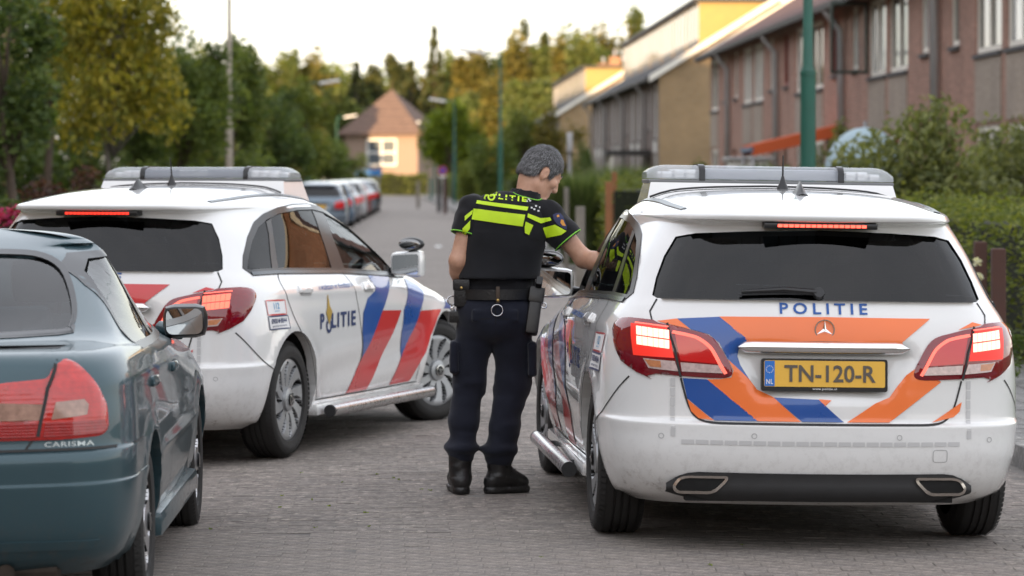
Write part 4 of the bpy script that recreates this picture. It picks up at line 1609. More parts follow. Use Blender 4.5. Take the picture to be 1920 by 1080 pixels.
M_RUBBER = plain('tyre_rubber', (0.018, 0.017, 0.016), 0.75, var=0.35, vscale=14, bump=0.2, bscale=120)
M_DARK = plain('dark_cavity', (0.006, 0.006, 0.006), 0.9)
M_GLASS_D = glassm('dark_privacy_glass', (0.05, 0.054, 0.062), ior=1.56)
M_GLASS_S = glassm('tinted_side_glass', (0.12, 0.14, 0.14), ior=1.5, refl=0.7)
M_GLASS_C = glassm('clear_car_glass', (0.60, 0.70, 0.67), ior=1.6)
M_SEAT = plain('dark_seat_cloth', (0.025, 0.026, 0.03), 0.85, var=0.2, vscale=30)
M_INT = plain('cabin_plastic', (0.035, 0.035, 0.037), 0.6, var=0.1)
M_LENSRED = plain('dark_red_lens', (0.20, 0.003, 0.010), 0.06, coat=1.0)
M_LENSRED2 = plain('red_lens', (0.45, 0.006, 0.012), 0.08, coat=1.0, emit=(1, 0.02, 0.01), es=0.035)
M_LED = plain('lit_brake_lamp', (0.9, 0.12, 0.08), 0.3, emit=(1.0, 0.36, 0.27), es=0.85)
M_LEDGLOW = plain('lit_lamp_field', (0.8, 0.03, 0.02), 0.3, emit=(1.0, 0.04, 0.02), es=0.10)
M_LEDCURVE = plain('lit_light_guide', (0.9, 0.2, 0.16), 0.3, emit=(1.0, 0.12, 0.07), es=0.30)
M_LED_DIM = plain('lit_tail_lamp', (0.85, 0.10, 0.07), 0.3, emit=(1.0, 0.14, 0.08), es=0.5)
M_LENSCLR = plain('clear_lamp_lens', (0.55, 0.42, 0.40), 0.12, coat=1.0, var=0.25, vscale=60)
M_LENSAMB = plain('amber_lamp_lens', (0.55, 0.22, 0.10), 0.12, coat=1.0, var=0.2, vscale=60)
M_LENSWHITE = plain('white_lamp_lens', (0.62, 0.62, 0.60), 0.08, coat=1.0)
M_MIRROR = plain('mirror_glass', (0.75, 0.77, 0.78), 0.02, 1.0)
M_PLATE = plain('yellow_plate', (0.80, 0.46, 0.06), 0.4, var=0.03)
M_PLATEBLUE = plain('blue_plate_band', (0.02, 0.16, 0.55), 0.4)
M_CHAR = plain('plate_character', (0.10, 0.085, 0.07), 0.5)
M_PAPER = plain('white_print', (0.80, 0.80, 0.80), 0.4)
M_GREYTAPE = plain('grey_reflective_tape', (0.56, 0.56, 0.56), 0.3)
M_NAVY = plain('navy_print', (0.01, 0.03, 0.12), 0.4)
M_CYAN = plain('cyan_print', (0.03, 0.30, 0.55), 0.4)
M_GOLD = plain('gold_print', (0.42, 0.27, 0.04), 0.4)

def lens_mat(name, col, alpha):
    t = NT(name)
    t.set(Base_Color=col, Roughness=0.06, Alpha=alpha, Coat_Weight=1.0, Coat_Roughness=0.02)
    return t.m
M_BARLENS = lens_mat('clear_bar_lens', (0.74, 0.78, 0.82), 0.38)
M_BARLENS2 = lens_mat('smoky_bar_lens', (0.50, 0.54, 0.60), 0.42)

# ------------------------------------------------------------------ wheels
def wheel_meshes(key, r_tyre, r_rim, width, spokes, sweep, m_rim, slot=0.34):
    """tyre, rim and hub cap meshes; axis z, outer face +z"""
    h = width / 2
    ty = MB()
    prof = [(r_rim - 0.012, h - 0.03), (r_rim + 0.002, h - 0.006), (r_rim + 0.03, h), (r_tyre - 0.045, h), (r_tyre - 0.018, h - 0.012),
            (r_tyre - 0.004, h - 0.03)]
    for k in range(5):
        g = h - 0.04 - k * (2 * h - 0.08) / 4.0
        if 0 < k < 4:
            prof += [(r_tyre, g + 0.006), (r_tyre - 0.008, g + 0.004), (r_tyre - 0.008, g - 0.004), (r_tyre, g - 0.006)]
        else:
            prof += [(r_tyre, g)]
    prof += [(r_tyre - 0.004, -h + 0.03), (r_tyre - 0.018, -h + 0.012), (r_tyre - 0.045, -h), (r_rim, -h)]
    ty.lathe(prof, 64)
    nb = 72
    for k in range(nb):                                   # shoulder blocks of the tread
        a0, a1 = 2 * PI * (k + 0.12) / nb, 2 * PI * (k + 0.86) / nb
        for sgn in (1, -1):
            pts = []
            for rr, zz in ((r_tyre - 0.016, h - 0.008), (r_tyre + 0.003, h - 0.034)):
                for a in (a0, a1):
                    pts.append((rr * math.cos(a), rr * math.sin(a), sgn * (zz + 0.003)))
            ty.add(pts, [(0, 1, 3, 2) if sgn > 0 else (2, 3, 1, 0)])
    tyre = ty.mesh(key + '_tyre', M_RUBBER, True, 35)
    rm = MB()
    na, radii = spokes * 16, [0.0, 0.035, 0.062, 0.066, 0.078, 0.095, 0.115, 0.135, 0.155, 0.172, 0.186, 0.198, 0.208, 0.216, 0.222, 0.226]
    radii = [q * r_rim / 0.226 for q in radii]
    vs, fs, mi = [], [], []
    def inslot(r, a):
        q = r / r_rim
        if q < 0.36 or q > 0.90:
            return 0.0
        ph = (a * spokes / (2 * PI) + sweep * (q - 0.3) ** 2) % 1.0
        wq = slot * math.sin(PI * min(1, max(0, (q - 0.33) / 0.60))) ** 0.7 * (0.55 + 0.6 * q)
        return 1.0 if abs(ph - 0.5) < wq / 2 else 0.0
    for r in radii:
        for k in range(na):
            a = 2 * PI * k / na
            q = r / r_rim
            z = h - 0.012 - 0.020 * (1 - q) * (q > 0.28) - 0.010 * max(0, q - 0.9) / 0.1
            if q < 0.27:
                z += 0.008
            if inslot(r, a):
                z -= 0.035
            vs.append((r * math.cos(a), r * math.sin(a), z))
    for i in range(len(radii) - 1):
        for k in range(na):
            f = (i * na + k, (i + 1) * na + k, (i + 1) * na + (k + 1) % na, i * na + (k + 1) % na)
            am, rr = 2 * PI * (k + 0.5) / na, (radii[i] + radii[i + 1]) / 2
            rm.mat_i = 1 if inslot(rr, am) else 0
            rm.mi.append(rm.mat_i)
            fs.append(f)
    rm.v, rm.f = vs, fs
    rim = rm.mesh(key + '_rim', [m_rim, M_DARK], True, 30)
    hub = MB()
    hub.lathe([(0.0, h + 0.006), (0.028, h + 0.005), (0.034, h), (0.034, h - 0.02)], 24)
    for k in range(3):
        a = PI / 2 + k * 2 * PI / 3
        c, s = math.cos(a), math.sin(a)
        hub.mat_i = 1
        hub.add([(0.027 * c, 0.027 * s, h + 0.0085), (0.006 * -s, 0.006 * c, h + 0.0085), (-0.003 * c, -0.003 * s, h + 0.0085), (0.006 * s, -0.006 * c, h + 0.0085)], [(0, 1, 2, 3)])
    hub.lathe([(0.030, h + 0.0065), (0.034, h + 0.006)], 24)
    cap = hub.mesh(key + '_hub', [M_TRIM, M_CHROME], True, 30)
    return tyre, rim, cap

def put_wheel(parent, meshes, x, y, z, side, steer=0.0, spin=0.0):
    """side +1 = outer face towards +y"""
    e = bpy.data.objects.new('wheel', None)
    e.empty_display_size = 0.1
    link(e, parent)
    rot = Matrix.Rotation(steer, 4, 'Z') @ Matrix.Rotation(R(-90 * side), 4, 'X') @ Matrix.Rotation(spin, 4, 'Z')
    e.matrix_local = Matrix.Translation((x, y, z)) @ rot
    for nm, me in zip(('tyre', 'rim', 'hub_cap'), meshes):
        link(bpy.data.objects.new(nm, me), e)
    return e

def arch_poly(x, r, z0=0.315, low=0.10, n=28):
    pts = [(x + r * math.cos(a), z0 + r * math.sin(a)) for a in np.linspace(R(-15), R(195), n)]
    return [(x + r * math.cos(R(-15)), low)] + pts + [(x + r * math.cos(R(195)), low)]

def star(mb, m, r):
    """three-pointed star in a ring, flat in local xy"""
    mb.lathe([(r * 0.88, 0.0), (r * 0.9, 0.004), (r, 0.004), (r, 0.0)], 36, m)
    for k in range(3):
        a = PI / 2 + k * 2 * PI / 3
        c, s = math.cos(a), math.sin(a)
        w = r * 0.16
        tip, b1, b2, back = (r * 0.92 * c, r * 0.92 * s, 0.003), (-w * s, w * c, 0.003), (w * s, -w * c, 0.003), (0, 0, 0.008)
        mb.add([m @ Vector(q) for q in (tip, b1, back, b2)], [(0, 1, 2), (0, 2, 3)])
    return mb

# ------------------------------------------------------------------ the police estate
BL = [  # zr zm zf   xr rx ry bow   wr wm wf   xf fx fy fbow
 (0.182, 0.182, 0.182, -0.6, 0.3, 0.25, 0.05, 0.74, 0.78, 0.74, 3.3, 0.35, 0.4, 0.08),
 (0.23, 0.211, 0.211, -0.7, 0.3, 0.25, 0.07, 0.8, 0.82, 0.78, 3.42, 0.35, 0.4, 0.1),
 (0.307, 0.307, 0.307, -0.77, 0.32, 0.25, 0.08, 0.84, 0.855, 0.83, 3.52, 0.4, 0.42, 0.12),
 (0.403, 0.403, 0.403, -0.795, 0.34, 0.25, 0.08, 0.865, 0.875, 0.86, 3.56, 0.4, 0.42, 0.12),
 (0.48, 0.48, 0.48, -0.8, 0.35, 0.25, 0.085, 0.875, 0.885, 0.87, 3.565, 0.4, 0.42, 0.12),
 (0.52, 0.534, 0.534, -0.8, 0.35, 0.25, 0.085, 0.88, 0.89, 0.875, 3.56, 0.42, 0.44, 0.13),
 (0.539, 0.572, 0.572, -0.775, 0.36, 0.25, 0.085, 0.88, 0.892, 0.875, 3.56, 0.42, 0.44, 0.13),
 (0.648, 0.648, 0.629, -0.77, 0.36, 0.25, 0.085, 0.88, 0.893, 0.875, 3.54, 0.45, 0.45, 0.14),
 (0.761, 0.742, 0.704, -0.765, 0.36, 0.24, 0.085, 0.875, 0.893, 0.86, 3.47, 0.5, 0.45, 0.15),
 (0.884, 0.827, 0.77, -0.755, 0.36, 0.24, 0.085, 0.855, 0.885, 0.83, 3.36, 0.55, 0.45, 0.15),
 (0.969, 0.893, 0.822, -0.735, 0.36, 0.24, 0.085, 0.825, 0.868, 0.78, 3.15, 0.5, 0.4, 0.15),
 (1.006, 0.936, 0.874, -0.72, 0.35, 0.24, 0.08, 0.8, 0.847, 0.765, 2.85, 0.4, 0.4, 0.12),
 (1.03, 0.959, 0.907, -0.71, 0.34, 0.24, 0.08, 0.785, 0.832, 0.75, 2.62, 0.35, 0.45, 0.15),
 (1.105, 1.055, 1.006, -0.675, 0.33, 0.23, 0.08, 0.745, 0.8, 0.735, 2.37, 0.3, 0.4, 0.2),
 (1.225, 1.205, 1.165, -0.615, 0.32, 0.22, 0.08, 0.69, 0.745, 0.69, 2.02, 0.3, 0.4, 0.22),
 (1.315, 1.33, 1.305, -0.565, 0.31, 0.2, 0.08, 0.635, 0.695, 0.64, 1.66, 0.3, 0.38, 0.22),
 (1.33, 1.365, 1.345, -0.575, 0.31, 0.2, 0.07, 0.62, 0.685, 0.625, 1.55, 0.3, 0.36, 0.21),
 (1.345, 1.378, 1.368, -0.65, 0.32, 0.2, 0.06, 0.61, 0.67, 0.61, 1.48, 0.3, 0.35, 0.2),
 (1.366, 1.4, 1.388, -0.66, 0.32, 0.2, 0.06, 0.595, 0.65, 0.59, 1.42, 0.3, 0.34, 0.2),
 (1.386, 1.44, 1.415, -0.6, 0.4, 0.2, 0.05, 0.53, 0.58, 0.52, 1.3, 0.3, 0.3, 0.18),
 (1.415, 1.472, 1.442, -0.35, 0.4, 0.2, 0.04, 0.42, 0.46, 0.42, 1.15, 0.25, 0.25, 0.12),
 (1.432, 1.486, 1.455, -0.1, 0.3, 0.12, 0.03, 0.25, 0.26, 0.22, 1, 0.2, 0.12, 0.08),
 (1.438, 1.491, 1.46, 0.1, 0.05, 0.02, 0.01, 0.05, 0.05, 0.05, 0.9, 0.04, 0.02, 0.01),
]


def smooth01(t):
    t = np.clip(t, 0, 1)
    return t * t * (3 - 2 * t)

def police_disp(G, N):
    x, y, z = G[..., 0], G[..., 1], G[..., 2]
    d = np.zeros_like(x)
    side = smooth01((np.abs(N[..., 1]) - 0.45) / 0.3)
    for xa in (0.0, 2.70):
        r = np.hypot(x - xa, z - 0.315)
        d += side * 0.012 * np.exp(-((r - 0.385) / 0.05) ** 2) * (z > 0.2)
    zl = 0.895 - 0.018 * x
    d += side * 0.007 * np.exp(-((z - zl) / 0.028) ** 2) * smooth01((x + 0.45) / 0.3) * smooth01((2.9 - x) / 0.6)
    zl2 = 0.36 + 0.075 * x
    d -= side * 0.014 * np.exp(-((z - zl2) / 0.085) ** 2) * smooth01((x - 0.35) / 0.25) * smooth01((2.35 - x) / 0.25)
    rear = smooth01((-N[..., 0] - 0.5) / 0.3) * (x < 0)
    yw = 0.385 - 0.62 * np.clip(0.80 - z, 0, 0.3)
    rec = smooth01((yw - np.abs(y)) / 0.045) * smooth01((z - 0.615) / 0.05) * smooth01((0.845 - z) / 0.02)
    d -= rear * 0.026 * rec
    return d

_V, _F = car_surface(BL, (-.75, 3.45), disp=police_disp)
PS = Surf(_V, _F)

DLO = [(-.40, 1.035), (-.345, 1.09), (-.22, 1.185), (-.07, 1.262), (.08, 1.305), (.27, 1.337), (.55, 1.353), (.85, 1.353), (1.06, 1.335),
       (1.27, 1.288), (1.47, 1.226), (1.73, 1.115), (2.0, 0.998), (2.20, 0.925), (2.0, 0.930), (.94, 0.985), (-.05, 1.012), (-.36, 1.012)]
GL_Q = [(-.365, 1.035), (-.31, 1.09), (-.20, 1.175), (-.06, 1.245), (.075, 1.285), (.045, 1.22), (-.085, 1.03)]
GL_R = [(-.005, 1.028), (.095, 1.21), (.15, 1.298), (.28, 1.318), (.55, 1.333), (.85, 1.333), (.80, 1.22), (.775, 1.008)]
GL_F = [(1.065, 1.312), (1.26, 1.268), (1.46, 1.207), (1.72, 1.095), (1.96, 0.985), (2.0, 0.945), (1.0, 0.992), (.985, 1.17)]
REARGL = [(0, 1.312), (.29, 1.304), (.50, 1.292), (.575, 1.275), (.625, 1.195), (.662, 1.105), (.682, 1.035), (.665, 1.024), (0, 1.028)]
REARGL = REARGL + mirror(REARGL[1:-1])
WSCREEN = [(.60, .985), (.66, 1.0), (.60, 1.15), (.52, 1.29), (.44, 1.325), (0, 1.345)]
WSCREEN = WSCREEN + mirror(WSCREEN[:-1])
AR = 0.372

def both(poly):
    """outline in order for the left flank; the right flank sees the same x, z"""
    return poly

def diag(surf, side, rear_pts, side_pts):
    """points given as (y, z) on the tail and (x, z) on the flank -> one outline in a view from the corner"""
    k = 1 / math.sqrt(2)
    d = Vector((k, -k * side, 0)); u = Vector((k, k * side, 0)); w = Vector((0, 0, 1))
    view = (tuple(d), tuple(u), tuple(w))
    out = []
    for tag_, a, b in rear_pts + side_pts:
        p = surf.at('rear', a * side, b)[0] if tag_ == 'r' else surf.at('left' if side > 0 else 'right', a, b)[0]
        out.append((p.dot(u), p.z))
    return view, out

def r_(*p):
    return [('r', a, b) for a, b in p]

def s_(*p):
    return [('s', a, b) for a, b in p]

def seat(parent, x, y, z=0.42, name='seat', w=0.25, back=0.62, tilt=0.22):
    mb = MB()
    m = Matrix.Translation((x, y, z))
    mb.bbox((-0.25, -w, 0.0), (0.27, w, 0.16), 0.05, m)
    mt = m @ Matrix.Translation((-0.24, 0, 0.10)) @ Matrix.Rotation(-tilt, 4, 'Y')
    mb.bbox((-0.07, -w, 0.0), (0.06, w, back), 0.05, mt)
    s = mb.build(name, M_SEAT, parent, True, 40)
    hd = MB()
    hd.bbox((-0.05, -0.13, back + 0.05), (0.05, 0.13, back + 0.23), 0.045, mt)
    hd.tube([mt @ Vector((0, -0.06, back - 0.02)), mt @ Vector((0, -0.06, back + 0.07))], 0.008, 6)
    hd.tube([mt @ Vector((0, 0.06, back - 0.02)), mt @ Vector((0, 0.06, back + 0.07))], 0.008, 6)
    hd.build('headrest', M_SEAT, s, True, 40)
    return s

def ring_tube(mb, c, r, tr, m, n=28, k=8):
    pts = [m @ Vector((r * math.cos(2 * PI * i / n), r * math.sin(2 * PI * i / n), 0)) for i in range(n + 1)]
    mb.tube(pts, tr, k, cap=False)

WH_POLICE = wheel_meshes('cover', 0.315, 0.226, 0.205, 10, 1.2, M_RIM)

def police_car(name, label, loc, rot, warm, steer, brake):
    car = thing(name, label, 'police car', loc, rot, 'police cars')
    car.scale = (1.03, 1.03, 1.03)
    film = M_ORANGE if warm else M_RED
    film_side = M_RED
    # ---- shell with real openings
    cuts = [(REARGL, 'rear', 0.02), (WSCREEN, 'front', 0.02)]
    for v in ('left', 'right'):
        cuts += [(DLO, v, 0.025), (arch_poly(0.0, AR), v, 0.06), (arch_poly(2.70, AR), v, 0.06)]
    if 'shell' not in MATS:
        bm = cut_mesh(PS, cuts)
        body = finish_body(bm, PS, 'body', M_WHITE, car)
        MATS['shell'] = body.data
    else:
        body = link(bpy.data.objects.new('body', MATS['shell']), car)
    # ---- underside, wheel housings, cabin
    mb = MB()
    mb.box((-0.50, -0.60, 0.20), (3.30, 0.60, 0.26))
    mb.box((0.42, -0.80, 0.205), (2.28, 0.80, 0.27))
    mb.box((-0.69, -0.55, 0.205), (-0.62, 0.55, 0.26))
    mb.build('underbody', M_DARK, car)
    for x in (0.0, 2.70):
        for sd in (1, -1):
            mb = MB()
            n = 18
            vs = []
            for yy in (0.835, 0.56):
                for a in np.linspace(R(-8), R(188), n):
                    vs.append((x + (AR + 0.012) * math.cos(a), sd * yy, 0.315 + (AR + 0.012) * math.sin(a)))
            mb.add(vs, [(i, i + 1, n + i + 1, n + i) for i in range(n - 1)] + [tuple(range(n, 2 * n))])
            mb.build('wheel_housing', M_DARK, car)
    for sd in (1, -1):
        seat(car, 1.35, 0.37 * sd)
        seat(car, 0.42, 0.37 * sd, w=0.3, z=0.40, back=0.55)
    mb = MB()
    mb.bbox((1.95, -0.72, 0.55), (2.45, 0.72, 0.90), 0.06)
    mb.bbox((1.85, -0.12, 0.45), (2.1, 0.12, 0.80), 0.04)
    mb.bbox((0.0, -0.70, 0.30), (2.3, 0.70, 0.36), 0.01)
    dash = mb.build('dashboard', M_INT, car, True, 40)
    mb = MB()
    m = Matrix.Translation((1.72, 0.37, 0.90)) @ Matrix.Rotation(R(-65), 4, 'Y')
    ring_tube(mb, None, 0.185, 0.014, m)
    mb.bbox((-0.06, -0.05, -0.02), (0.06, 0.05, 0.02), 0.012, m)
    for a in (0.3, PI - 0.3, -PI / 2):
        mb.tube([m @ Vector((0.04 * math.cos(a), 0.04 * math.sin(a), 0)), m @ Vector((0.18 * math.cos(a), 0.18 * math.sin(a), 0))], 0.012, 6)
    mb.build('steering_wheel', M_INT, car, True, 40)
    mb = MB()                                             # luggage guard behind the rear seats
    for k in range(15):
        y = -0.56 + k * 0.08
        mb.tube([(-0.12, y, 0.75), (-0.02, y, 1.28 - 0.25 * abs(y) ** 2)], 0.003, 4)
    for k in range(8):
        z = 0.80 + k * 0.06
        mb.tube([(-0.11 + k * 0.011, -0.58, z), (-0.11 + k * 0.011, 0.58, z)], 0.003, 4)
    mb.build('luggage_guard', plain('guard_wire', (0.10, 0.10, 0.10), 0.5), car)
    # ---- glass
    PS.patch(MB(), REARGL, 'rear', -0.006, 0.05).build('rear_window', M_GLASS_D, car, True)
    PS.patch(MB(), WSCREEN, 'front', -0.006, 0.06).build('windscreen', M_GLASS_C, car, True)
    for v, sd in (('left', 1), ('right', -1)):
        PS.patch(MB(), GL_Q, v, -0.004, 0.04).build('quarter_window', M_GLASS_S, car, True)
        PS.patch(MB(), GL_R, v, -0.004, 0.05).build('rear_door_window', M_GLASS_S, car, True)
        if warm and sd > 0:                               # wound down for the officer: only the top edge of the pane shows
            low = [(1.02, .985), (1.0, 1.012), (1.95, .968), (1.98, .948)]
            PS.patch(MB(), low, v, -0.014, 0.05).build('lowered_window', M_GLASS_C, car, True)
        else:
            PS.patch(MB(), GL_F, v, -0.004, 0.05).build('front_door_window', M_GLASS_C, car, True)
        tr = MB()
        PS.patch(tr, [(.045, 1.215), (.075, 1.28), (.15, 1.295), (.095, 1.21), (-.005, 1.03), (-.085, 1.03)], v, -0.001, 0.05, 0.02)
        PS.patch(tr, [(.775, 1.003), (.80, 1.22), (.85, 1.335), (.955, 1.333), (1.065, 1.315), (.985, 1.17), (1.0, .985)], v, -0.001, 0.05, 0.02)
        PS.patch(tr, [(1.95, .945), (1.955, .99), (2.0, .995), (2.19, .927), (2.0, .935)], v, -0.001, 0.05, 0.02)
        PS.ribbon(tr, DLO, 0.034, v, 0.004, True, 0.04, 0.012)
        tr.build('window_surround', M_TRIM, car, True, 50)
        gr = MB()
        PS.ribbon(gr, [(-.37, 1.006), (-.05, 1.006), (.94, .979), (2.0, .924), (2.17, .918)], 0.018, v, 0.008, False, 0.05, 0.008)
        gr.build('belt_moulding', plain('satin_moulding', (0.10, 0.11, 0.12), 0.25, 0.6), car, True, 50)
        # seams
        sm = MB()
        S1 = cr([(-.05, 1.0), (-.09, .945), (-.05, .836), (.045, .70), (.20, .60), (.32, .44), (.42, .29)], 4)
        S2 = cr([(.93, .975), (.985, .894), (1.03, .76), (1.08, .627), (1.125, .476), (1.14, .285)], 4)
        S3 = cr([(2.25, .90), (2.235, .75), (2.21, .574), (2.225, .40), (2.23, .285)], 4)
        for s in (S1, S2, S3):
            PS.ribbon(sm, s, 0.006, v, 0.0022)
        PS.ribbon(sm, [(.42, .283), (2.25, .272)], 0.007, v, 0.0022)
        PS.ribbon(sm, cr([(-.60, .705), (-.50, .60), (-.40, .53), (-.33, .50)], 4), 0.006, v, 0.0022)
        sm.build('door_gap', M_SEAM, car, True)
        # handles
        for hx in (0.20, 1.24):
            z0 = 0.915 - 0.018 * hx
            hb = MB()
            PS.patch(hb, rnd([(hx - .10, z0 - .022), (hx + .10, z0 - .028), (hx + .085, z0 + .012), (hx - .085, z0 + .018)], 0.018), v, 0.010, 0.03, 0.012, 0.012)
            hd = hb.build('door_handle', M_WHITE, car, True, 40)
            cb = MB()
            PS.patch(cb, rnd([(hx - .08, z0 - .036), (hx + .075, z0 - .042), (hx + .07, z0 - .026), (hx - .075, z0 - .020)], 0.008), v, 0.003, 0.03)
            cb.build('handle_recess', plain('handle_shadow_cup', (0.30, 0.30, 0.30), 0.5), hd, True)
        # sill and side step
        sl = MB()
        sl.bbox((0.40, min(sd * .80, sd * .872), 0.195), (2.30, max(sd * .80, sd * .872), 0.262), 0.02)
        sl.build('sill', M_WHITE, car, True, 40)
        st = MB()
        st.tube([(0.46, sd * .925, .222), (2.28, sd * .925, .212)], 0.033, 20)
        stp = st.build('side_step', M_STEEL, car, True, 40)
        for pa, pb, pr, nm in (((0.452, sd * .925, .222), (0.47, sd * .925, .222), 0.034, 'end_cap'), ((2.27, sd * .925, .212), (2.288, sd * .925, .212), 0.034, 'end_cap'),
                               ((.8, sd * .925, .22), (.8, sd * .80, .22), 0.015, 'bracket'), ((1.9, sd * .925, .215), (1.9, sd * .80, .215), 0.015, 'bracket')):
            MB().tube([pa, pb], pr, 20).build(nm, M_PLASTIC, stp, True, 40)
        # livery
        PS.patch(MB(), [(1.385, .962), (1.82, .932), (1.65, .863), (1.451, .739), (1.139, .479), (1.092, .627), (1.105, .742), (1.20, .82), (1.35, .856), (1.38, .88), (1.36, .92)], v, 0.0035, 0.022).build('blue_stripe', M_BLUE, car, True)
        PS.patch(MB(), [(2.17, .905), (2.24, .89), (2.38, .855), (2.40, .818), (2.29, .762), (2.195, .714), (1.859, .439), (1.818, .592), (1.867, .727), (2.05, .84)], v, 0.0035, 0.022).build('blue_stripe', M_BLUE, car, True)
        PS.patch(MB(), [(1.451, .739), (1.81, .726), (1.599, .56), (1.283, .287), (.925, .287), (1.139, .479)], v, 0.0035, 0.022).build('red_stripe', film_side, car, True)
        PS.patch(MB(), [(2.195, .706), (2.60, .70), (2.50, .655), (2.36, .545), (2.30, .45), (2.22, .385), (2.10, .285), (1.70, .287), (1.913, .495)], v, 0.0035, 0.022).build('red_stripe', film_side, car, True)
        PS.patch(MB(), [(2.834, .765), (2.95, .745), (3.08, .68), (3.10, .60), (3.03, .52), (2.98, .60), (2.88, .672), (2.76, .70), (2.66, .70)], v, 0.0035, 0.022).build('blue_stripe', M_BLUE, car, True)
        PS.patch(MB(), [(3.03, .52), (3.10, .60), (3.20, .58), (3.22, .42), (3.09, .38)], v, 0.0035, 0.022).build('red_stripe', film_side, car, True)
        # lettering: reads towards the nose on the right flank, towards the tail on the left one
        fl = sd > 0
        tx = MB()
        word_c = 0.685
        dx = -1 if fl else 1
        wrd = holder('side_lettering', car)
        letters(wrd, PS, 'P', v, (word_c - dx * .262, .722), .085, .062, M_NAVY, .03, 1.0, .004, fl)
        letters(wrd, PS, 'LITIE', v, (word_c + dx * .085, .718), .085, .40, M_NAVY, .03, 1.25, .004, fl)
        ringc = (word_c - dx * .155, .695)
        PS.ribbon(tx, [(ringc[0] + .036 * math.cos(a), ringc[1] + .036 * math.sin(a)) for a in np.linspace(R(140), R(400), 20)], 0.018, v, 0.004, False, 0.02)
        tx.build('letter', M_NAVY, wrd)
        gd = MB()
        gx = ringc[0]
        PS.patch(gd, [(gx - .045, .765), (gx, .70), (gx + .05, .768), (gx + .02, .80), (gx + .004, .765), (gx - .006, .80), (gx - .03, .79)], v, 0.0042, 0.03)
        PS.patch(gd, cr([(gx - .022, .79), (gx - .012, .835), (gx - .004, .868), (gx + .012, .83), (gx + .016, .80), (gx + .0, .785)], 3, True), v, 0.0042, 0.03)
        gd.build('flame_emblem', M_GOLD, car)
        mo = MB()
        text_on(mo, PS, '\u00ab waakzaam en dienstbaar \u00bb', v, (.685, .908), .030, .56, .012, 1.0, .004, -0.03 * dx * (1 if not fl else -1) * 0 , fl)
        tag(mo.build('motto', plain('motto_print', (0.02, 0.09, 0.28), 0.4), car), kind='stuff')
        # emergency number panels
        lb = MB()
        PS.patch(lb, [(-.36, .864), (-.108, .858), (-.112, .784), (-.362, .788)], v, 0.003, 0.04)
        PS.patch(lb, [(-.362, .779), (-.10, .776), (-.09, .708), (-.352, .710)], v, 0.003, 0.04)
        num = lb.build('number_panel', M_PAPER, car, True)
        rd = MB()
        PS.ribbon(rd, [(-.36, .864), (-.108, .858), (-.112, .784), (-.362, .788)], 0.008, v, 0.0042, True)
        rd.build('red_border', M_RED, num)
        bl = MB()
        PS.ribbon(bl, [(-.362, .779), (-.10, .776), (-.09, .708), (-.352, .710)], 0.008, v, 0.0042, True)
        text_on(bl, PS, '0900', v, (-.225 - dx * .062, .752), .028, .085, .02, 1.0, .0045, 0, fl)
        text_on(bl, PS, '8844', v, (-.225 + dx * .062, .752), .028, .085, .02, 1.0, .0045, 0, fl)
        PS.patch(bl, [(-.225, .738), (-.210, .752), (-.225, .766), (-.240, .752)], v, 0.0045, 0.03)
        text_on(bl, PS, 'GEEN SPOED, WEL POLITIE', v, (-.225, .724), .010, .19, .01, 1.0, .0045, 0, fl)
        tag(bl.build('blue_print', M_NAVY, num), kind='stuff')
        cy = MB()
        text_on(cy, PS, '112', v, (-.235, .832), .034, .075, .02, 1.0, .0045, 0, fl)
        text_on(cy, PS, 'alarm', v, (-.235, .806), .010, .07, .0, 1.0, .0045, 0, fl)
        tag(cy.build('cyan_print', M_CYAN, num), kind='stuff')
        # door mirror
        hs = MB()
        m = Matrix.Translation((1.93, sd * .885, 1.0))
        hs.bbox((-0.035, -0.10, -0.075), (0.085, 0.10, 0.075), 0.035, m)
        for i, q in enumerate(hs.v):                      # leaf shape: narrower towards the door foot
            hs.v[i] = (q[0], q[1], 1.0 + (q[2] - 1.0) * (1.0 + 0.9 * sd * (q[1] - sd * .885)))
        mir = hs.build('door_mirror', M_WHITE, car, True, 50)
        gl = MB()
        poly = rnd([(-.082, -.055), (.082, -.066), (.086, .062), (-.082, .052)] if sd < 0 else [(-.082, -.066), (.082, -.055), (.082, .052), (-.086, .062)], 0.02)
        mm = Matrix.Translation((1.8935, sd * .885, 1.0)) @ Matrix.Rotation(R(-90), 4, 'Y') @ Matrix.Rotation(R(-90), 4, 'Z')
        gl.prism(poly, 0.0, 0.003, mm)
        gl.build('mirror_glass', M_MIRROR, mir)
        ar = MB()
        ar.tube([(1.99, sd * .80, .965), (2.04, sd * .74, .945)], [0.022, 0.03], 10)
        ar.build('mirror_arm', M_TRIM, mir, True, 40)
        tp = MB()
        mt = Matrix.Translation((1.93, sd * .915, 1.118)) @ Matrix.Diagonal((0.045, 0.082, 0.042, 1))
        tp.lathe([(math.cos(a), math.sin(a)) for a in np.linspace(-PI / 2, PI / 2, 10)], 20, mt)
        tp.tube([(1.94, sd * .915, 1.06), (1.94, sd * .915, 1.10)], 0.018, 8)
        bs = tp.build('spotter_mirror', M_TRIM, mir, True, 60)
        gs = MB()
        mg = Matrix.Translation((1.888, sd * .915, 1.118)) @ Matrix.Diagonal((0.008, 0.07, 0.032, 1))
        gs.lathe([(math.cos(a), math.sin(a)) for a in np.linspace(-PI / 2, PI / 2, 8)], 20, mg)
        gs.build('spotter_glass', plain('dark_mirror', (0.25, 0.25, 0.25), 0.03, 1.0), bs, True, 60)
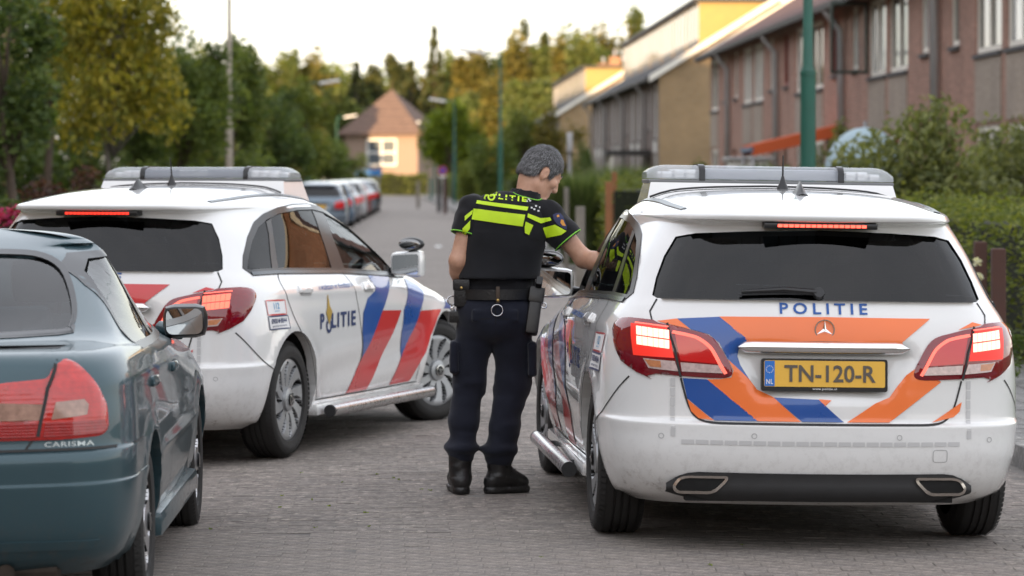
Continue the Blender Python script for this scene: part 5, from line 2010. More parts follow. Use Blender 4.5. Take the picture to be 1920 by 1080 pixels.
    # ---- tail lamps, wrapped round the corners
    for sd in (1, -1):
        rp = r_((.373, .74), (.38, .716), (.419, .708), (.496, .71), (.588, .714), (.674, .72), (.735, .727))
        sp = s_((-.66, .70), (-.56, .765), (-.46, .865), (-.435, .905), (-.45, .928), (-.52, .940), (-.62, .935))
        rp2 = r_((.765, .940), (.707, .932), (.618, .917), (.522, .896), (.466, .880), (.43, .848), (.394, .786))
        view, poly = diag(PS, sd, rp, sp + rp2)
        lm = MB()
        PS.patch(lm, cr(poly, 2, True), view, 0.006, 0.035, 0.01, 0.010)
        lamp = lm.build('tail_lamp', M_LENSRED, car, True, 60)
        def P(mb, pts, off, cell=0.03, mid=True):
            vw, q = diag(PS, sd, pts, [])
            PS.patch(mb, q, vw, off, cell)
            return mb
        a = MB()
        P(a, r_((.60, .885), (.502, .862), (.461, .831), (.419, .770), (.425, .765), (.578, .775)), 0.0175)
        a.build('red_field', M_LENSRED2, lamp, True)
        b = MB()
        P(b, r_((.578, .768), (.424, .760), (.410, .728), (.572, .732)), 0.0178)
        P(b, r_((.72, .780), (.600, .772), (.586, .732), (.70, .742)), 0.0178)
        b.build('reversing_lens', M_LENSCLR, lamp, True)
        b = MB()
        P(b, r_((.715, .776), (.655, .771), (.652, .745), (.695, .748)), 0.0186)
        b.build('indicator_lens', M_LENSAMB, lamp, True)
        if brake:
            g = MB()
            P(g, r_((.760, .915), (.621, .905), (.603, .785), (.755, .79)), 0.0174)
            g.build('lit_field', M_LEDGLOW, lamp, True)
        led = MB()
        for row in range(2):
            for k in range(6):
                t0, t1 = (k + 0.03) / 6, (k + 0.97) / 6
                q0, q1 = (0.44 * row + 0.06 * row, 0.44 * row + 0.44 + 0.06 * row)
                def W(t, q):
                    yy = .742 - .121 * t - 0.012 * q * (1 - 2 * t) * 0
                    zz = (.905 - .011 * t) - (.076 + .002 * t) * q
                    return (yy, zz)
                P(led, r_(W(t0, q0), W(t1, q0), W(t1, q1), W(t0, q1)), 0.0185, 0.05)
        tag(led.build('led_block', M_LED if brake else M_LED_DIM, lamp, True), kind='stuff')
        cv = MB()
        vw, q = diag(PS, sd, r_(*cr([(.609, .888), (.54, .876), (.502, .863), (.461, .832), (.435, .79), (.419, .76), (.398, .726)], 3)), [])
        PS.ribbon(cv, q, 0.012, vw, 0.0188, False, 0.02)
        vw, q = diag(PS, sd, r_((.745, .917), (.70, .914), (.624, .907)), [])
        PS.ribbon(cv, q, 0.006, vw, 0.0188, False, 0.02)
        cv.build('light_guide', M_LEDCURVE, lamp, True)
        sp_ = MB()
        vw, q = diag(PS, sd, r_((.628, .922), (.60, .82), (.576, .708)), [])
        PS.ribbon(sp_, q, 0.008, vw, 0.0180, False, 0.02)
        sp_.build('lamp_gap', M_SEAM, lamp, True)
    # ---- tailgate: gap, livery, word, star, handle, plate
    gap = MB()
    half = cr([(.578, .705), (.548, .60), (.515, .548), (.455, .528), (.30, .526), (.0, .526)], 4)
    PS.ribbon(gap, half + mirror(half)[1:], 0.008, 'rear', 0.0022)
    for sd in (1, -1):
        PS.ribbon(gap, [(sd * .665, 1.02), (sd * .695, .97), (sd * .69, .937)], 0.006, 'rear', 0.0022)
    gap.build('tailgate_gap', M_SEAM, car, True)
    for poly in ([(.591, .944), (.423, .955), (.301, .859), (.345, .838), (.352, .798), (.341, .762), (.304, .704), (.391, .785), (.425, .850), (.466, .884), (.537, .902)],
                 [(.57, .705), (.473, .702), (.264, .535), (.441, .535), (.551, .623)],
                 [(.205, .632), (.022, .626), (-.082, .535), (.088, .535)]):
        PS.patch(MB(), poly, 'rear', 0.0042, 0.014).build('blue_chevron', M_BLUE, car, True)
    for poly in ([(.672, .932), (.592, .944), (.540, .902), (.618, .920)],
                 [(.424, .956), (0, .961), (-.445, .957), (-.320, .860), (0, .864), (.310, .859)],
                 [(.391, .785), (.304, .704), (.271, .662), (.207, .634), (.094, .535), (.270, .535), (.473, .702), (.419, .704), (.376, .712), (.368, .74)],
                 [(.551, .620), (.445, .535), (.505, .543), (.535, .572)],
                 [(.022, .628), (-.03, .624), (-.002, .600)],
                 [(-.093, .535), (-.209, .612), (-.271, .637), (-.309, .689), (-.343, .730), (-.41, .776), (-.395, .75), (-.375, .715), (-.49, .702), (-.268, .535)],
                 [(-.45, .535), (-.580, .619), (-.570, .58), (-.545, .558)],
                 [(-.565, .912), (-.630, .943), (-.675, .932)]):
        PS.patch(MB(), poly, 'rear', 0.0042, 0.014).build('orange_chevron' if warm else 'red_chevron', film, car, True)
    letters(holder('tailgate_lettering', car), PS, 'POLITIE', 'rear', (0, .994), .045, .36, plain('blue_lettering', (0.008, 0.09, 0.36), 0.4), .02, 1.5, .004, True)
    e = MB()
    p, n = PS.at('rear', 0, .911)
    star(e, Matrix.Translation(p - Vector((0.004, 0, 0))) @ Matrix.Rotation(R(-90), 4, 'Y') @ Matrix.Rotation(R(-90), 4, 'Z'), 0.041)
    e.build('star_emblem', M_CHROME, car)
    hb = MB()
    sec = []
    K = 24
    for i in range(K + 1):
        y = -.352 + .704 * i / K
        q = PS.at('rear', y, .872)[0].x
        e_ = min(1.0, math.sqrt(max(0.0, 1 - abs(2 * i / K - 1) ** 14)) + 0.12)
        sec.append([(q + 0.012, y, .836 + .027 * e_), (q - .012, y, .836 + .026 * e_), (q - .026, y, .836 + .016 * e_), (q - .031, y, .836 + .002), (q - .026, y, .836 - .016 * e_), (q - .010, y, .836 - .024 * e_), (q + .03, y, .836 - .024 * e_)])
    hb.add([p for r in sec for p in r], [(i * 7 + k, i * 7 + k + 1, (i + 1) * 7 + k + 1, (i + 1) * 7 + k) for i in range(K) for k in range(6)] + [tuple(range(7)), tuple(range(K * 7 + 6, K * 7 - 1, -1))])
    hb.build('chrome_handle', M_CHROME, car, True, 60)
    xp = PS.at('rear', 0, .73)[0].x - 0.030
    pm = Matrix.Translation((xp, 0, .727)) @ Matrix.Rotation(R(4), 4, 'Y') @ Matrix.Rotation(R(-90), 4, 'Y') @ Matrix.Rotation(R(-90), 4, 'Z')
    pf = MB()
    pf.prism(rnd([(-.259, -.066), (.259, -.066), (.259, .066), (-.259, .066)], 0.012), -0.02, 0.0, pm)
    plate = pf.build('number_plate', M_TRIM, car)
    yb = MB()
    yb.prism(rnd([(-.248, -.048), (.248, -.048), (.248, .058), (-.248, .058)], 0.008), 0.001, 0.003, pm)
    yb.build('plate_field', M_PLATE, plate)
    bb = MB()
    bb.prism([(-.246, -.046), (-.205, -.046), (-.205, .056), (-.246, .056)], 0.0035, 0.0045, pm)
    bb.build('blue_band', M_PLATEBLUE, plate)
    if warm:
        letters(plate, None, 'TN-120-R', None, None, .070, .375, M_CHAR, .018, 1.0, m=pm @ Matrix.Translation((.022, .006, .006)))
    nl = MB()
    flat_text(nl, 'NL', pm @ Matrix.Translation((-.2255, -.028, .006)), .020, .028, .015)
    for k in range(12):
        a = 2 * PI * k / 12
        c = pm @ Matrix.Translation((-.2255 + .014 * math.cos(a), .022 + .014 * math.sin(a), .006))
        nl.add([c @ Vector(q) for q in ((-.0016, -.0016, 0), (.0016, -.0016, 0), (.0016, .0016, 0), (-.0016, .0016, 0))], [(0, 1, 2, 3)])
    flat_text(nl, 'www.politie.nl', pm @ Matrix.Translation((0, -.057, .002)), .011, .10, .012)
    tag(nl.build('plate_print', M_PAPER, plate), kind='stuff')
    # ---- bumper: diffuser, exhaust trims, sensors, grey markings, tow cover
    dv = []
    ND = 30
    for j in range(ND + 1):
        y = -.63 + 1.26 * j / ND
        e_ = abs(y) / .63
        top_ = .326 - .05 * max(0.0, (e_ - .80) / .20) ** 2
        bot_ = .208 + .030 * max(0.0, (e_ - .70) / .30) ** 2
        for i in range(6):
            z = top_ + (bot_ - top_) * i / 5
            x = PS.at('rear', y, max(z, .30))[0].x - .006 - .006 * math.sin(PI * i / 5) + .10 * max(0, (i - 3) / 2) ** 2 * .35
            dv.append((x, y, z))
    df = [(j * 6 + i, j * 6 + i + 1, (j + 1) * 6 + i + 1, (j + 1) * 6 + i) for j in range(ND) for i in range(5)]
    DS = Surf(dv, df)
    MB().add(dv, df).build('diffuser', M_PLASTIC, car, True)
    mu = MB()
    mu.bbox((-0.66, -0.18, 0.205), (-0.45, 0.18, 0.262), 0.02)
    mu.build('exhaust_box', plain('rusty_steel', (0.05, 0.038, 0.030), 0.6, 0.6, var=0.4, vscale=12), car, True, 40)
    for sd in (1, -1):
        ex = [(sd * .600, .262), (sd * .575, .297), (sd * .545, .306), (sd * .385, .309), (sd * .395, .290), (sd * .430, .256), (sd * .455, .246), (sd * .58, .246)]
        t = MB()
        DS.patch(t, ex, 'rear', 0.004, 0.03, 0.0)
        o = t.build('exhaust_opening', M_DARK, car, True)
        t = MB()
        DS.ribbon(t, rnd(ex, 0.02), 0.011, 'rear', 0.010, True, 0.015, 0.010)
        t.build('chrome_surround', plain('satin_chrome', (0.62, 0.58, 0.54), 0.22, 1.0), o, True, 50)
    for y, z in ((.655, .470), (.285, .478), (-.31, .477), (-.70, .465)):
        t = MB()
        PS.ribbon(t, [(y + .010 * math.cos(a), z + .010 * math.sin(a)) for a in np.linspace(0, 2 * PI, 14)[:-1]], 0.003, 'rear', 0.002, True, 0.02)
        t.build('parking_sensor', M_SEAM_L, car)
    t = MB()
    PS.ribbon(t, rnd([(-.455, .376), (-.515, .376), (-.515, .425), (-.455, .425)], 0.012), 0.003, 'rear', 0.002, True, 0.02)
    t.build('tow_eye_cover', M_SEAM_L, car)
    for k in range(20):
        y = .575 - k * .0575
        PS.patch(MB(), [(y, .440), (y - .050, .440), (y - .050, .458), (y, .458)], 'rear', 0.0025, 0.03).build('reflective_dash', M_GREYTAPE, car)
    for sd in (1, -1):
        for k in range(6):
            z = .47 + k * .040
            PS.patch(MB(), [(sd * .618, z), (sd * .600, z), (sd * .600, z + .035), (sd * .618, z + .035)], 'rear', 0.0025, 0.03).build('reflective_dash', M_GREYTAPE, car)
    # ---- rear wiper, high brake lamp
    wp = MB()
    wpts = [PS.at('rear', y, z, 0.02)[0] for y, z in ((.03, 1.052), (.16, 1.062), (.33, 1.050))]
    wp.tube([PS.at('rear', .02, 1.048, 0.0)[0], PS.at('rear', .02, 1.05, 0.03)[0]], 0.022, 10)
    wp.tube(wpts, [0.014, 0.012, 0.006], 8)
    w2 = [PS.at('rear', y, z, 0.012)[0] for y, z in ((-.005, 1.050), (.16, 1.052), (.34, 1.042))]
    wp.tube(w2, [0.008, 0.008, 0.005], 6)
    wp.build('rear_wiper', M_TRIM, car, True, 50)
    hb = MB()
    hb.bbox((-0.635, -0.235, 1.318), (-0.56, 0.235, 1.342), 0.006)
    hi = hb.build('high_brake_lamp', M_TRIM, car, True, 40)
    lb = MB()
    for k in range(16):
        y = -.178 + k * .0232
        lb.box((-0.6365, y - .0095, 1.324), (-0.634, y + .0095, 1.336))
    lb.build('led_strip', plain('lit_high_lamp', (0.9, 0.05, 0.04), 0.3, emit=(1.0, 0.10, 0.06), es=0.8) if brake else plain('lit_high_lamp_dim', (0.7, 0.02, 0.02), 0.3, emit=(1.0, 0.04, 0.02), es=0.5), hi)
    # ---- roof: light bar, aerials, rails
    for sd in (1, -1):
        rl = MB()
        PS.ribbon(rl, [(-.36, sd * .535), (-.1, sd * .563), (.3, sd * .585), (.8, sd * .588), (1.15, sd * .57)], 0.026, 'top', 0.004, False, 0.06, 0.006)
        rl.build('roof_strip', plain('satin_moulding', (0.10, 0.11, 0.12), 0.25, 0.6), car, True, 50)
    LX, LZ = 0.86, 1.500
    base = MB()
    for a, b in ((.58, .553),):
        vs = [(LX - .20, -a, 1.385), (LX + .20, -a, 1.385), (LX + .20, a, 1.385), (LX - .20, a, 1.385), (LX - .15, -b, LZ), (LX + .15, -b, LZ), (LX + .15, b, LZ), (LX - .15, b, LZ)]
        base.add(vs, [(0, 3, 2, 1), (4, 5, 6, 7), (0, 1, 5, 4), (1, 2, 6, 5), (2, 3, 7, 6), (3, 0, 4, 7)])
    bar = base.build('light_bar', M_WHITE, car)
    wire = MB()
    pts = []
    for k in range(25):
        y = -.56 + k * 1.12 / 24
        p, _ = PS.at('top', LX - .215 + 0.012 * math.sin(k * 1.1), y, 0.006)
        pts.append(p)
    wire.tube(pts, 0.005, 6)
    wire.build('cable', M_TRIM, bar, True)
    tray = MB()
    tray.bbox((LX - .14, -.562, LZ - .004), (LX + .14, .562, LZ + .014), 0.008)
    tray.build('bar_tray', plain('bar_tray_grey', (0.16, 0.165, 0.17), 0.4), bar, True, 40)
    def lens(y0, y1, end0, end1, mat, nm):
        mbx = MB()
        prof = [(-.135, .016), (-.133, .050), (-.115, .071), (-.07, .080), (.07, .080), (.115, .071), (.133, .050), (.135, .016)]
        st = []
        K = 10
        for i in range(K + 1):
            t = i / K
            y = y0 + (y1 - y0) * t
            s = 1.0
            if end0 and t < 0.4:
                s = 0.45 + 0.55 * math.sin(t / 0.4 * PI / 2) ** 0.7
            if end1 and t > 0.6:
                s = 0.45 + 0.55 * math.sin((1 - t) / 0.4 * PI / 2) ** 0.7
            st.append([(LX + a * (0.55 + 0.45 * s), y, LZ + .018 + (b - .018) * s) for a, b in prof])
        vs = [q for r in st for q in r]
        n = len(prof)
        fs = [(i * n + k, i * n + k + 1, (i + 1) * n + k + 1, (i + 1) * n + k) for i in range(K) for k in range(n - 1)]
        fs += [tuple(range(n)), tuple(range(K * n, K * n + n))[::-1]]
        mbx.add(vs, fs)
        return mbx.build(nm, mat, bar, True, 45)
    clear, smoke = M_BARLENS, M_BARLENS2
    lens(.33, .565, False, True, clear, 'end_lens')
    lens(-.565, -.33, True, False, clear, 'end_lens')
    lens(-.305, .305, False, False, smoke, 'centre_lens')
    for sd in (1, -1):
        sp = MB()
        prof = [(-.141, .010), (-.138, .053), (-.119, .076), (-.07, .085), (.07, .085), (.119, .076), (.138, .053), (.141, .010)]
        vs = [(LX + a, sd * .304, LZ + b) for a, b in prof] + [(LX + a, sd * .331, LZ + b) for a, b in prof]
        n = len(prof)
        sp.add(vs, [(i, i + 1, n + i + 1, n + i) for i in range(n - 1)] + [tuple(range(n)), tuple(range(n, 2 * n))[::-1]])
        sp.build('strap', M_TRIM, bar, True, 45)
        for k in range(3):
            lm = MB()
            y = sd * (.365 + k * .055)
            lm.bbox((LX - .115, y - .023, LZ + .02), (LX - .06, y + .023, LZ + .060 - .010 * (k == 2)), 0.008)
            lm.bbox((LX + .06, y - .023, LZ + .02), (LX + .115, y + .023, LZ + .060 - .010 * (k == 2)), 0.008)
            lm.build('lamp_module', plain('lamp_reflector', (0.75, 0.76, 0.78), 0.25, 0.4), bar, True, 40)
    inner = MB()
    inner.bbox((LX - .09, -.30, LZ + .018), (LX + .09, .30, LZ + .066), 0.01)
    inn = inner.build('sign_case', plain('sign_case_%d' % warm, (0.06, 0.065, 0.08) if not warm else (0.45, 0.46, 0.48), 0.35), bar, True, 40)
    dots = MB()
    rr = random.Random(3)
    word = 'POLITIE'
    for col in range(28):
        for row in range(5):
            if rr.random() < 0.62 or row in (0, 4):
                y = (.03 if warm else .07) - col * .0062 + .03
                z = LZ + .030 + row * .0072
                dots.box((LX - .0925, y, z), (LX - .0905, y + .0036, z + .0042))
    tag(dots.build('sign_dots', plain('sign_dot', (0.75, 0.77, 0.72), 0.4), inn), kind='stuff')
    fin = MB()
    fin.add([], [])
    p, _ = PS.at('top', -.08, 0.0, 0)
    prof = [(-.075, 0, .028), (-.055, .030, .020), (-.03, .050, .013), (0.0, .056, .010), (.03, .040, .012), (.06, .012, .014), (.08, 0, .010)]
    vs = []
    for x, h, w in prof:
        x = -x
        vs += [(p.x + x, -w - .012, p.z - .004), (p.x + x, -w * .5, p.z + h * .8), (p.x + x, 0, p.z + h), (p.x + x, w * .5, p.z + h * .8), (p.x + x, w + .012, p.z - .004)]
    fin.v = []
    fin.add(vs, [(i * 5 + k, i * 5 + k + 1, (i + 1) * 5 + k + 1, (i + 1) * 5 + k) for i in range(len(prof) - 1) for k in range(4)] + [(0, 1, 2, 3, 4), tuple(range(34, 29, -1))])
    fin.build('shark_fin', M_TRIM, car, True, 60)
    ae = MB()
    p, _ = PS.at('top', .40, 0.0, 0)
    ae.lathe([(.028, -.004), (.026, .004), (.014, .03), (.007, .055), (.004, .06)], 14, Matrix.Translation(p))
    ae.tube([p + Vector((0, 0, .05)), p + Vector((-.015, .002, .150))], [.0045, .003], 6)
    ae.build('whip_aerial', M_TRIM, car, True, 50)
    # ---- front: lamps, grille, plate
    for sd in (1, -1):
        k = 1 / math.sqrt(2)
        view = ((-k, -k * sd, 0), (-k, k * sd, 0), (0, 0, 1))
        u = Vector((-k, k * sd, 0))
        pts = []
        for yy, zz in ((.45, .60), (.72, .60), (.80, .66), (.74, .76), (.62, .74), (.48, .68)):
            pp = PS.at('front', yy * sd, zz)[0]
            pts.append((pp.dot(u), pp.z))
        PS.patch(MB(), rnd(pts, 0.03), view, 0.004, 0.05, 0.006, 0.008).build('headlamp', M_LENSWHITE, car, True, 60)
    g = MB()
    PS.patch(g, rnd([(.38, .56), (.42, .70), (-.42, .70), (-.38, .56)], 0.03), 'front', 0.004, 0.05, 0.006)
    gr = g.build('grille', M_TRIM, car, True, 50)
    g = MB()
    for z in (.60, .65):
        PS.ribbon(g, [(.40, z), (-.40, z)], 0.012, 'front', 0.012, False, 0.05, 0.006)
    g.build('grille_bar', M_CHROME, gr)
    PS.patch(MB(), rnd([(.60, .24), (.62, .36), (-.62, .36), (-.60, .24)], 0.03), 'front', 0.004, 0.05, 0.006).build('air_intake', M_PLASTIC, car, True, 50)
    # ---- wheels
    for x in (0, 2.70):
        for sd in (1, -1):
            put_wheel(car, WH_POLICE, x, sd * .765, .315, sd, steer if x else 0.0, 0.35 + x)
    return car

POLICE_R = police_car('police_car', 'white police car with orange and blue tailgate, brake lamps lit, officer at its window',
                      (1.24, 13.95, -.012), (R(.9), 0, R(94)), True, R(2), True)
POLICE_L = police_car('police_car', 'white police car standing askew with turned front wheels beyond the green saloon',
                      (-2.09, 17.85, -0.004), (0, 0, R(90 - 16.5)), False, R(-24), False)

# ------------------------------------------------------------------ the saloon in the foreground and the parked cars
SL = [
 (.20, .20, .20, -.80, .30, .22, .05, .74, .78, .74, 3.25, .35, .40, .08),
 (.27, .25, .25, -.90, .30, .22, .06, .80, .81, .78, 3.35, .35, .40, .10),
 (.36, .36, .36, -.955, .32, .22, .07, .835, .845, .82, 3.42, .40, .42, .12),
 (.46, .46, .46, -.975, .34, .22, .075, .85, .855, .84, 3.45, .40, .42, .12),
 (.525, .53, .53, -.985, .35, .22, .08, .856, .86, .845, 3.45, .40, .42, .12),
 (.535, .54, .54, -.978, .35, .22, .08, .852, .86, .845, 3.45, .40, .42, .12),
 (.60, .60, .60, -.980, .35, .22, .08, .855, .86, .845, 3.45, .42, .44, .13),
 (.635, .64, .63, -.970, .35, .22, .08, .855, .86, .845, 3.44, .42, .44, .13),
 (.65, .66, .64, -.945, .35, .22, .08, .852, .86, .845, 3.44, .42, .44, .13),
 (.74, .72, .68, -.935, .34, .22, .08, .85, .858, .84, 3.40, .45, .45, .14),
 (.86, .80, .74, -.925, .34, .23, .08, .84, .85, .82, 3.33, .50, .45, .15),
 (.94, .86, .80, -.90, .34, .24, .08, .82, .84, .79, 3.20, .50, .40, .15),
 (.98, .895, .84, -.85, .34, .26, .08, .80, .83, .765, 3.00, .45, .40, .14),
 (1.0, .915, .865, -.72, .32, .28, .08, .785, .82, .745, 2.75, .40, .40, .13),
 (1.012, .93, .89, -.55, .26, .26, .08, .765, .805, .73, 2.45, .35, .40, .14),
 (1.04, .965, .935, -.40, .24, .25, .10, .735, .78, .705, 2.22, .30, .40, .18),
 (1.14, 1.09, 1.06, -.13, .22, .24, .12, .675, .715, .65, 1.86, .30, .38, .20),
 (1.25, 1.22, 1.19, .16, .22, .24, .12, .615, .65, .595, 1.52, .30, .36, .20),
 (1.325, 1.305, 1.275, .40, .20, .22, .11, .565, .595, .545, 1.27, .28, .34, .18),
 (1.362, 1.352, 1.322, .58, .18, .20, .08, .49, .515, .47, 1.12, .25, .30, .14),
 (1.382, 1.378, 1.348, .70, .12, .15, .05, .35, .37, .33, 1.02, .18, .20, .08),
 (1.392, 1.392, 1.362, .76, .06, .08, .02, .15, .16, .14, .96, .10, .08, .03),
 (1.396, 1.396, 1.366, .80, .03, .02, .01, .05, .05, .05, .93, .04, .02, .01)]

def sedan_disp(G, N):
    x, y, z = G[..., 0], G[..., 1], G[..., 2]
    d = np.zeros_like(x)
    side = smooth01((np.abs(N[..., 1]) - 0.45) / 0.3)
    for xa in (0.0, 2.55):
        r = np.hypot(x - xa, z - 0.30)
        d += side * 0.012 * np.exp(-((r - 0.36) / 0.045) ** 2) * (z > 0.2)
    d += side * 0.010 * np.exp(-((z - 0.545) / 0.02) ** 2) * smooth01((x - 0.36) / 0.1) * smooth01((2.2 - x) / 0.1)
    d += side * 0.006 * np.exp(-((z - (0.86 - 0.02 * x)) / 0.03) ** 2)
    return d

_V2, _F2 = car_surface(SL, (-.9, 3.35), disp=sedan_disp, mid=1.2)
SS = Surf(_V2, _F2)
S_DLO = [(.06, .975), (.16, 1.08), (.27, 1.17), (.40, 1.24), (.56, 1.284), (.80, 1.292), (1.0, 1.28), (1.22, 1.235), (1.50, 1.14), (1.86, .985), (1.90, .955), (.9, .950), (.10, .955)]
S_RG = [(0, 1.312), (.28, 1.306), (.40, 1.290), (.485, 1.245), (.54, 1.17), (.575, 1.09), (.575, 1.045), (.54, 1.024), (0, 1.018)]
S_RG = cr(S_RG + mirror(S_RG[1:-1]), 3, True)
S_WS = [(.56, .975), (.62, 1.0), (.54, 1.16), (.47, 1.25), (.40, 1.28), (0, 1.295)]
S_WS = S_WS + mirror(S_WS[:-1])
M_GREEN = car_paint('metallic_green_paint', (0.038, 0.078, 0.094), dirt=0.5, flake=0.30, rough=0.36, spec=0.35, coat=0.6)
M_LAMPRED = plain('saloon_red_lens', (0.50, 0.016, 0.012), 0.12, coat=1.0, var=0.2, vscale=40)
def _rib(m, sc):
    t_ = m.node_tree
    tc = t_.nodes.new('ShaderNodeTexCoord'); wv = t_.nodes.new('ShaderNodeTexWave'); bp = t_.nodes.new('ShaderNodeBump')
    wv.bands_direction = 'Z'
    wv.inputs['Scale'].default_value = sc
    wv.inputs['Distortion'].default_value = 0.6
    bp.inputs['Strength'].default_value, bp.inputs['Distance'].default_value = 0.15, 0.003
    t_.links.new(tc.outputs['Object'], wv.inputs[0]); t_.links.new(wv.outputs[1], bp.inputs['Height'])
    t_.links.new(bp.outputs[0], t_.nodes['Principled BSDF'].inputs['Normal'])
_rib(M_LAMPRED, 18)
M_LAMPDEEP = plain('saloon_deep_red_lens', (0.30, 0.006, 0.008), 0.1, coat=1.0, var=0.25, vscale=50)
_rib(M_LAMPDEEP, 30)
M_LAMPSMOKE = plain('saloon_clear_lens', (0.36, 0.22, 0.17), 0.12, coat=1.0, var=0.35, vscale=30)
WH_SEDAN = wheel_meshes('alloy', 0.302, 0.205, 0.195, 7, 0.0, plain('alloy_paint', (0.50, 0.50, 0.51), 0.3, 0.8, var=0.1, vscale=20), 0.5)

def green_saloon():
    car = thing('saloon_car', 'dark green metallic saloon parked at the kerb, cut off by the frame', 'car', (-2.195, 11.75, -.035), (R(-.8), 0, R(91.55)))
    cuts = [(S_RG, 'rear', 0.02), (S_WS, 'front', 0.02)]
    for v in ('left', 'right'):
        cuts += [(S_DLO, v, 0.02), (arch_poly(0.0, .345, .30), v, 0.05), (arch_poly(2.55, .345, .30), v, 0.05)]
    finish_body(cut_mesh(SS, cuts), SS, 'body', M_GREEN, car)
    mb = MB()
    mb.box((-0.70, -0.60, 0.21), (3.25, 0.60, 0.27))
    mb.box((0.40, -0.78, 0.215), (2.15, 0.78, 0.28))
    mb.build('underbody', M_DARK, car)
    for x in (0.0, 2.55):
        for sd in (1, -1):
            mb = MB()
            n = 18
            vs = [(x + .357 * math.cos(a), sd * yy, 0.30 + .357 * math.sin(a)) for yy in (.80, .52) for a in np.linspace(R(-8), R(188), n)]
            mb.add(vs, [(i, i + 1, n + i + 1, n + i) for i in range(n - 1)] + [tuple(range(n, 2 * n))])
            mb.build('wheel_housing', M_DARK, car)
    for sd in (1, -1):
        seat(car, 1.25, 0.36 * sd, z=0.34)
    mb = MB()
    mb.bbox((-0.05, -0.62, 0.38), (0.52, 0.62, 0.55), 0.05)
    mb.bbox((-0.04, -0.60, 0.50), (0.14, 0.60, 0.97), 0.06)
    mb.build('rear_seat', M_SEAT, car, True, 40)
    for y in (-.36, .36):
        hd = MB()
        hd.bbox((0.03, y - .12, .97), (0.12, y + .12, 1.11), 0.035)
        hd.build('rear_headrest', M_SEAT, car, True, 40)
    mb = MB()
    mb.bbox((-0.52, -0.66, 0.955), (-0.10, 0.66, 0.985), 0.01)
    mb.build('parcel_shelf', M_INT, car)
    mb = MB()
    mb.bbox((1.75, -0.68, 0.55), (2.25, 0.68, 0.90), 0.06)
    mb.build('dashboard', M_INT, car, True, 40)
    SS.patch(MB(), S_RG, 'rear', -0.006, 0.05).build('rear_window', glassm('blue_tinted_glass', (0.50, 0.68, 0.74), ior=1.5), car, True)
    fr = MB()
    SS.ribbon(fr, S_RG, 0.018, 'rear', 0.003, True, 0.02, 0.006)
    fr.build('window_seal', M_TRIM, car, True, 50)
    SS.patch(MB(), S_WS, 'front', -0.006, 0.06).build('windscreen', M_GLASS_C, car, True)
    for v, sd in (('left', 1), ('right', -1)):
        SS.patch(MB(), [(.085, .978), (.18, 1.075), (.285, 1.16), (.41, 1.226), (.56, 1.268), (.75, 1.278), (.78, .955), (.115, .962)], v, -0.004, 0.05).build('rear_door_window', M_GLASS_C, car, True)
        SS.patch(MB(), [(.85, 1.278), (1.0, 1.265), (1.21, 1.22), (1.48, 1.125), (1.80, .985), (1.82, .958), (.87, .955)], v, -0.004, 0.05).build('front_door_window', M_GLASS_C, car, True)
        tr = MB()
        SS.patch(tr, [(.78, .955), (.75, 1.285), (.85, 1.283), (.87, .955)], v, -0.001, 0.05, 0.015)
        SS.patch(tr, [(1.80, .955), (1.80, .995), (1.86, .98), (1.89, .957)], v, -0.001, 0.05, 0.015)
        SS.ribbon(tr, S_DLO, 0.024, v, 0.003, True, 0.04, 0.008)
        tr.build('window_surround', M_TRIM, car, True, 50)
        sm = MB()
        for s in (cr([(.06, .95), (.03, .80), (.10, .69), (.28, .60), (.36, .45), (.40, .30)], 4), cr([(.83, .95), (.86, .80), (.88, .60), (.90, .28)], 4), cr([(1.92, .93), (1.98, .80), (2.0, .6), (2.02, .28)], 4)):
            SS.ribbon(sm, s, 0.006, v, 0.0022)
        SS.ribbon(sm, [(-.60, .648), (-.335, .648)], 0.008, v, 0.0025)
        sm.build('door_gap', M_SEAM, car, True)
        for hx in (.16, 1.08):
            hb = MB()
            SS.patch(hb, rnd([(hx - .10, .80), (hx + .10, .795), (hx + .10, .835), (hx - .10, .84)], 0.015), v, 0.010, 0.03, 0.01, 0.014)
            hb.build('door_handle', M_GREEN, car, True, 40)
        sk = MB()
        sk.bbox((0.36, min(sd * .78, sd * .862), 0.20), (2.20, max(sd * .78, sd * .862), 0.30), 0.025)
        sk.build('side_skirt', M_GREEN, car, True, 40)
        mr = MB()
        mr.bbox((1.66, sd * .855 - .095, .90), (1.78, sd * .855 + .095, 1.045), 0.05)
        mi_ = mr.build('door_mirror', M_TRIM, car, True, 50)
        mg = MB()
        mm = Matrix.Translation((1.659, sd * .855, .972)) @ Matrix.Rotation(R(-90), 4, 'Y') @ Matrix.Rotation(R(-90), 4, 'Z')
        mg.prism(rnd([(-.078, -.055), (.078, -.055), (.078, .055), (-.078, .055)], 0.035), 0, 0.003, mm)
        mg.build('mirror_glass', M_MIRROR, mi_)
        ar = MB()
        ar.tube([(1.74, sd * .83, .92), (1.84, sd * .74, .935)], [0.03, 0.035], 10)
        ar.build('mirror_arm', M_GREEN, mi_, True, 40)
        # lamp cluster round the corner
        rp = r_((.36, .685), (.60, .682), (.75, .69), (.772, .71), (.768, .79), (.74, .86), (.70, .91), (.66, .945), (.625, .958), (.585, .93), (.575, .893), (.42, .882), (.36, .87))
        view, poly = diag(SS, sd, rp, [])
        lm = MB()
        SS.patch(lm, rnd(poly, 0.02, 3), view, 0.004, 0.035, 0.01, 0.010)
        lamp = lm.build('tail_lamp', M_LAMPRED, car, True, 60)
        def P(mbx, rp_, sp_, off):
            vw, q = diag(SS, sd, rp_, sp_)
            SS.patch(mbx, q, vw, off, 0.03)
            return mbx
        P(MB(), r_((.585, .752), (.70, .765), (.705, .80), (.69, .818), (.60, .812)), [], 0.0152).build('clear_lens', M_LAMPSMOKE, lamp, True)
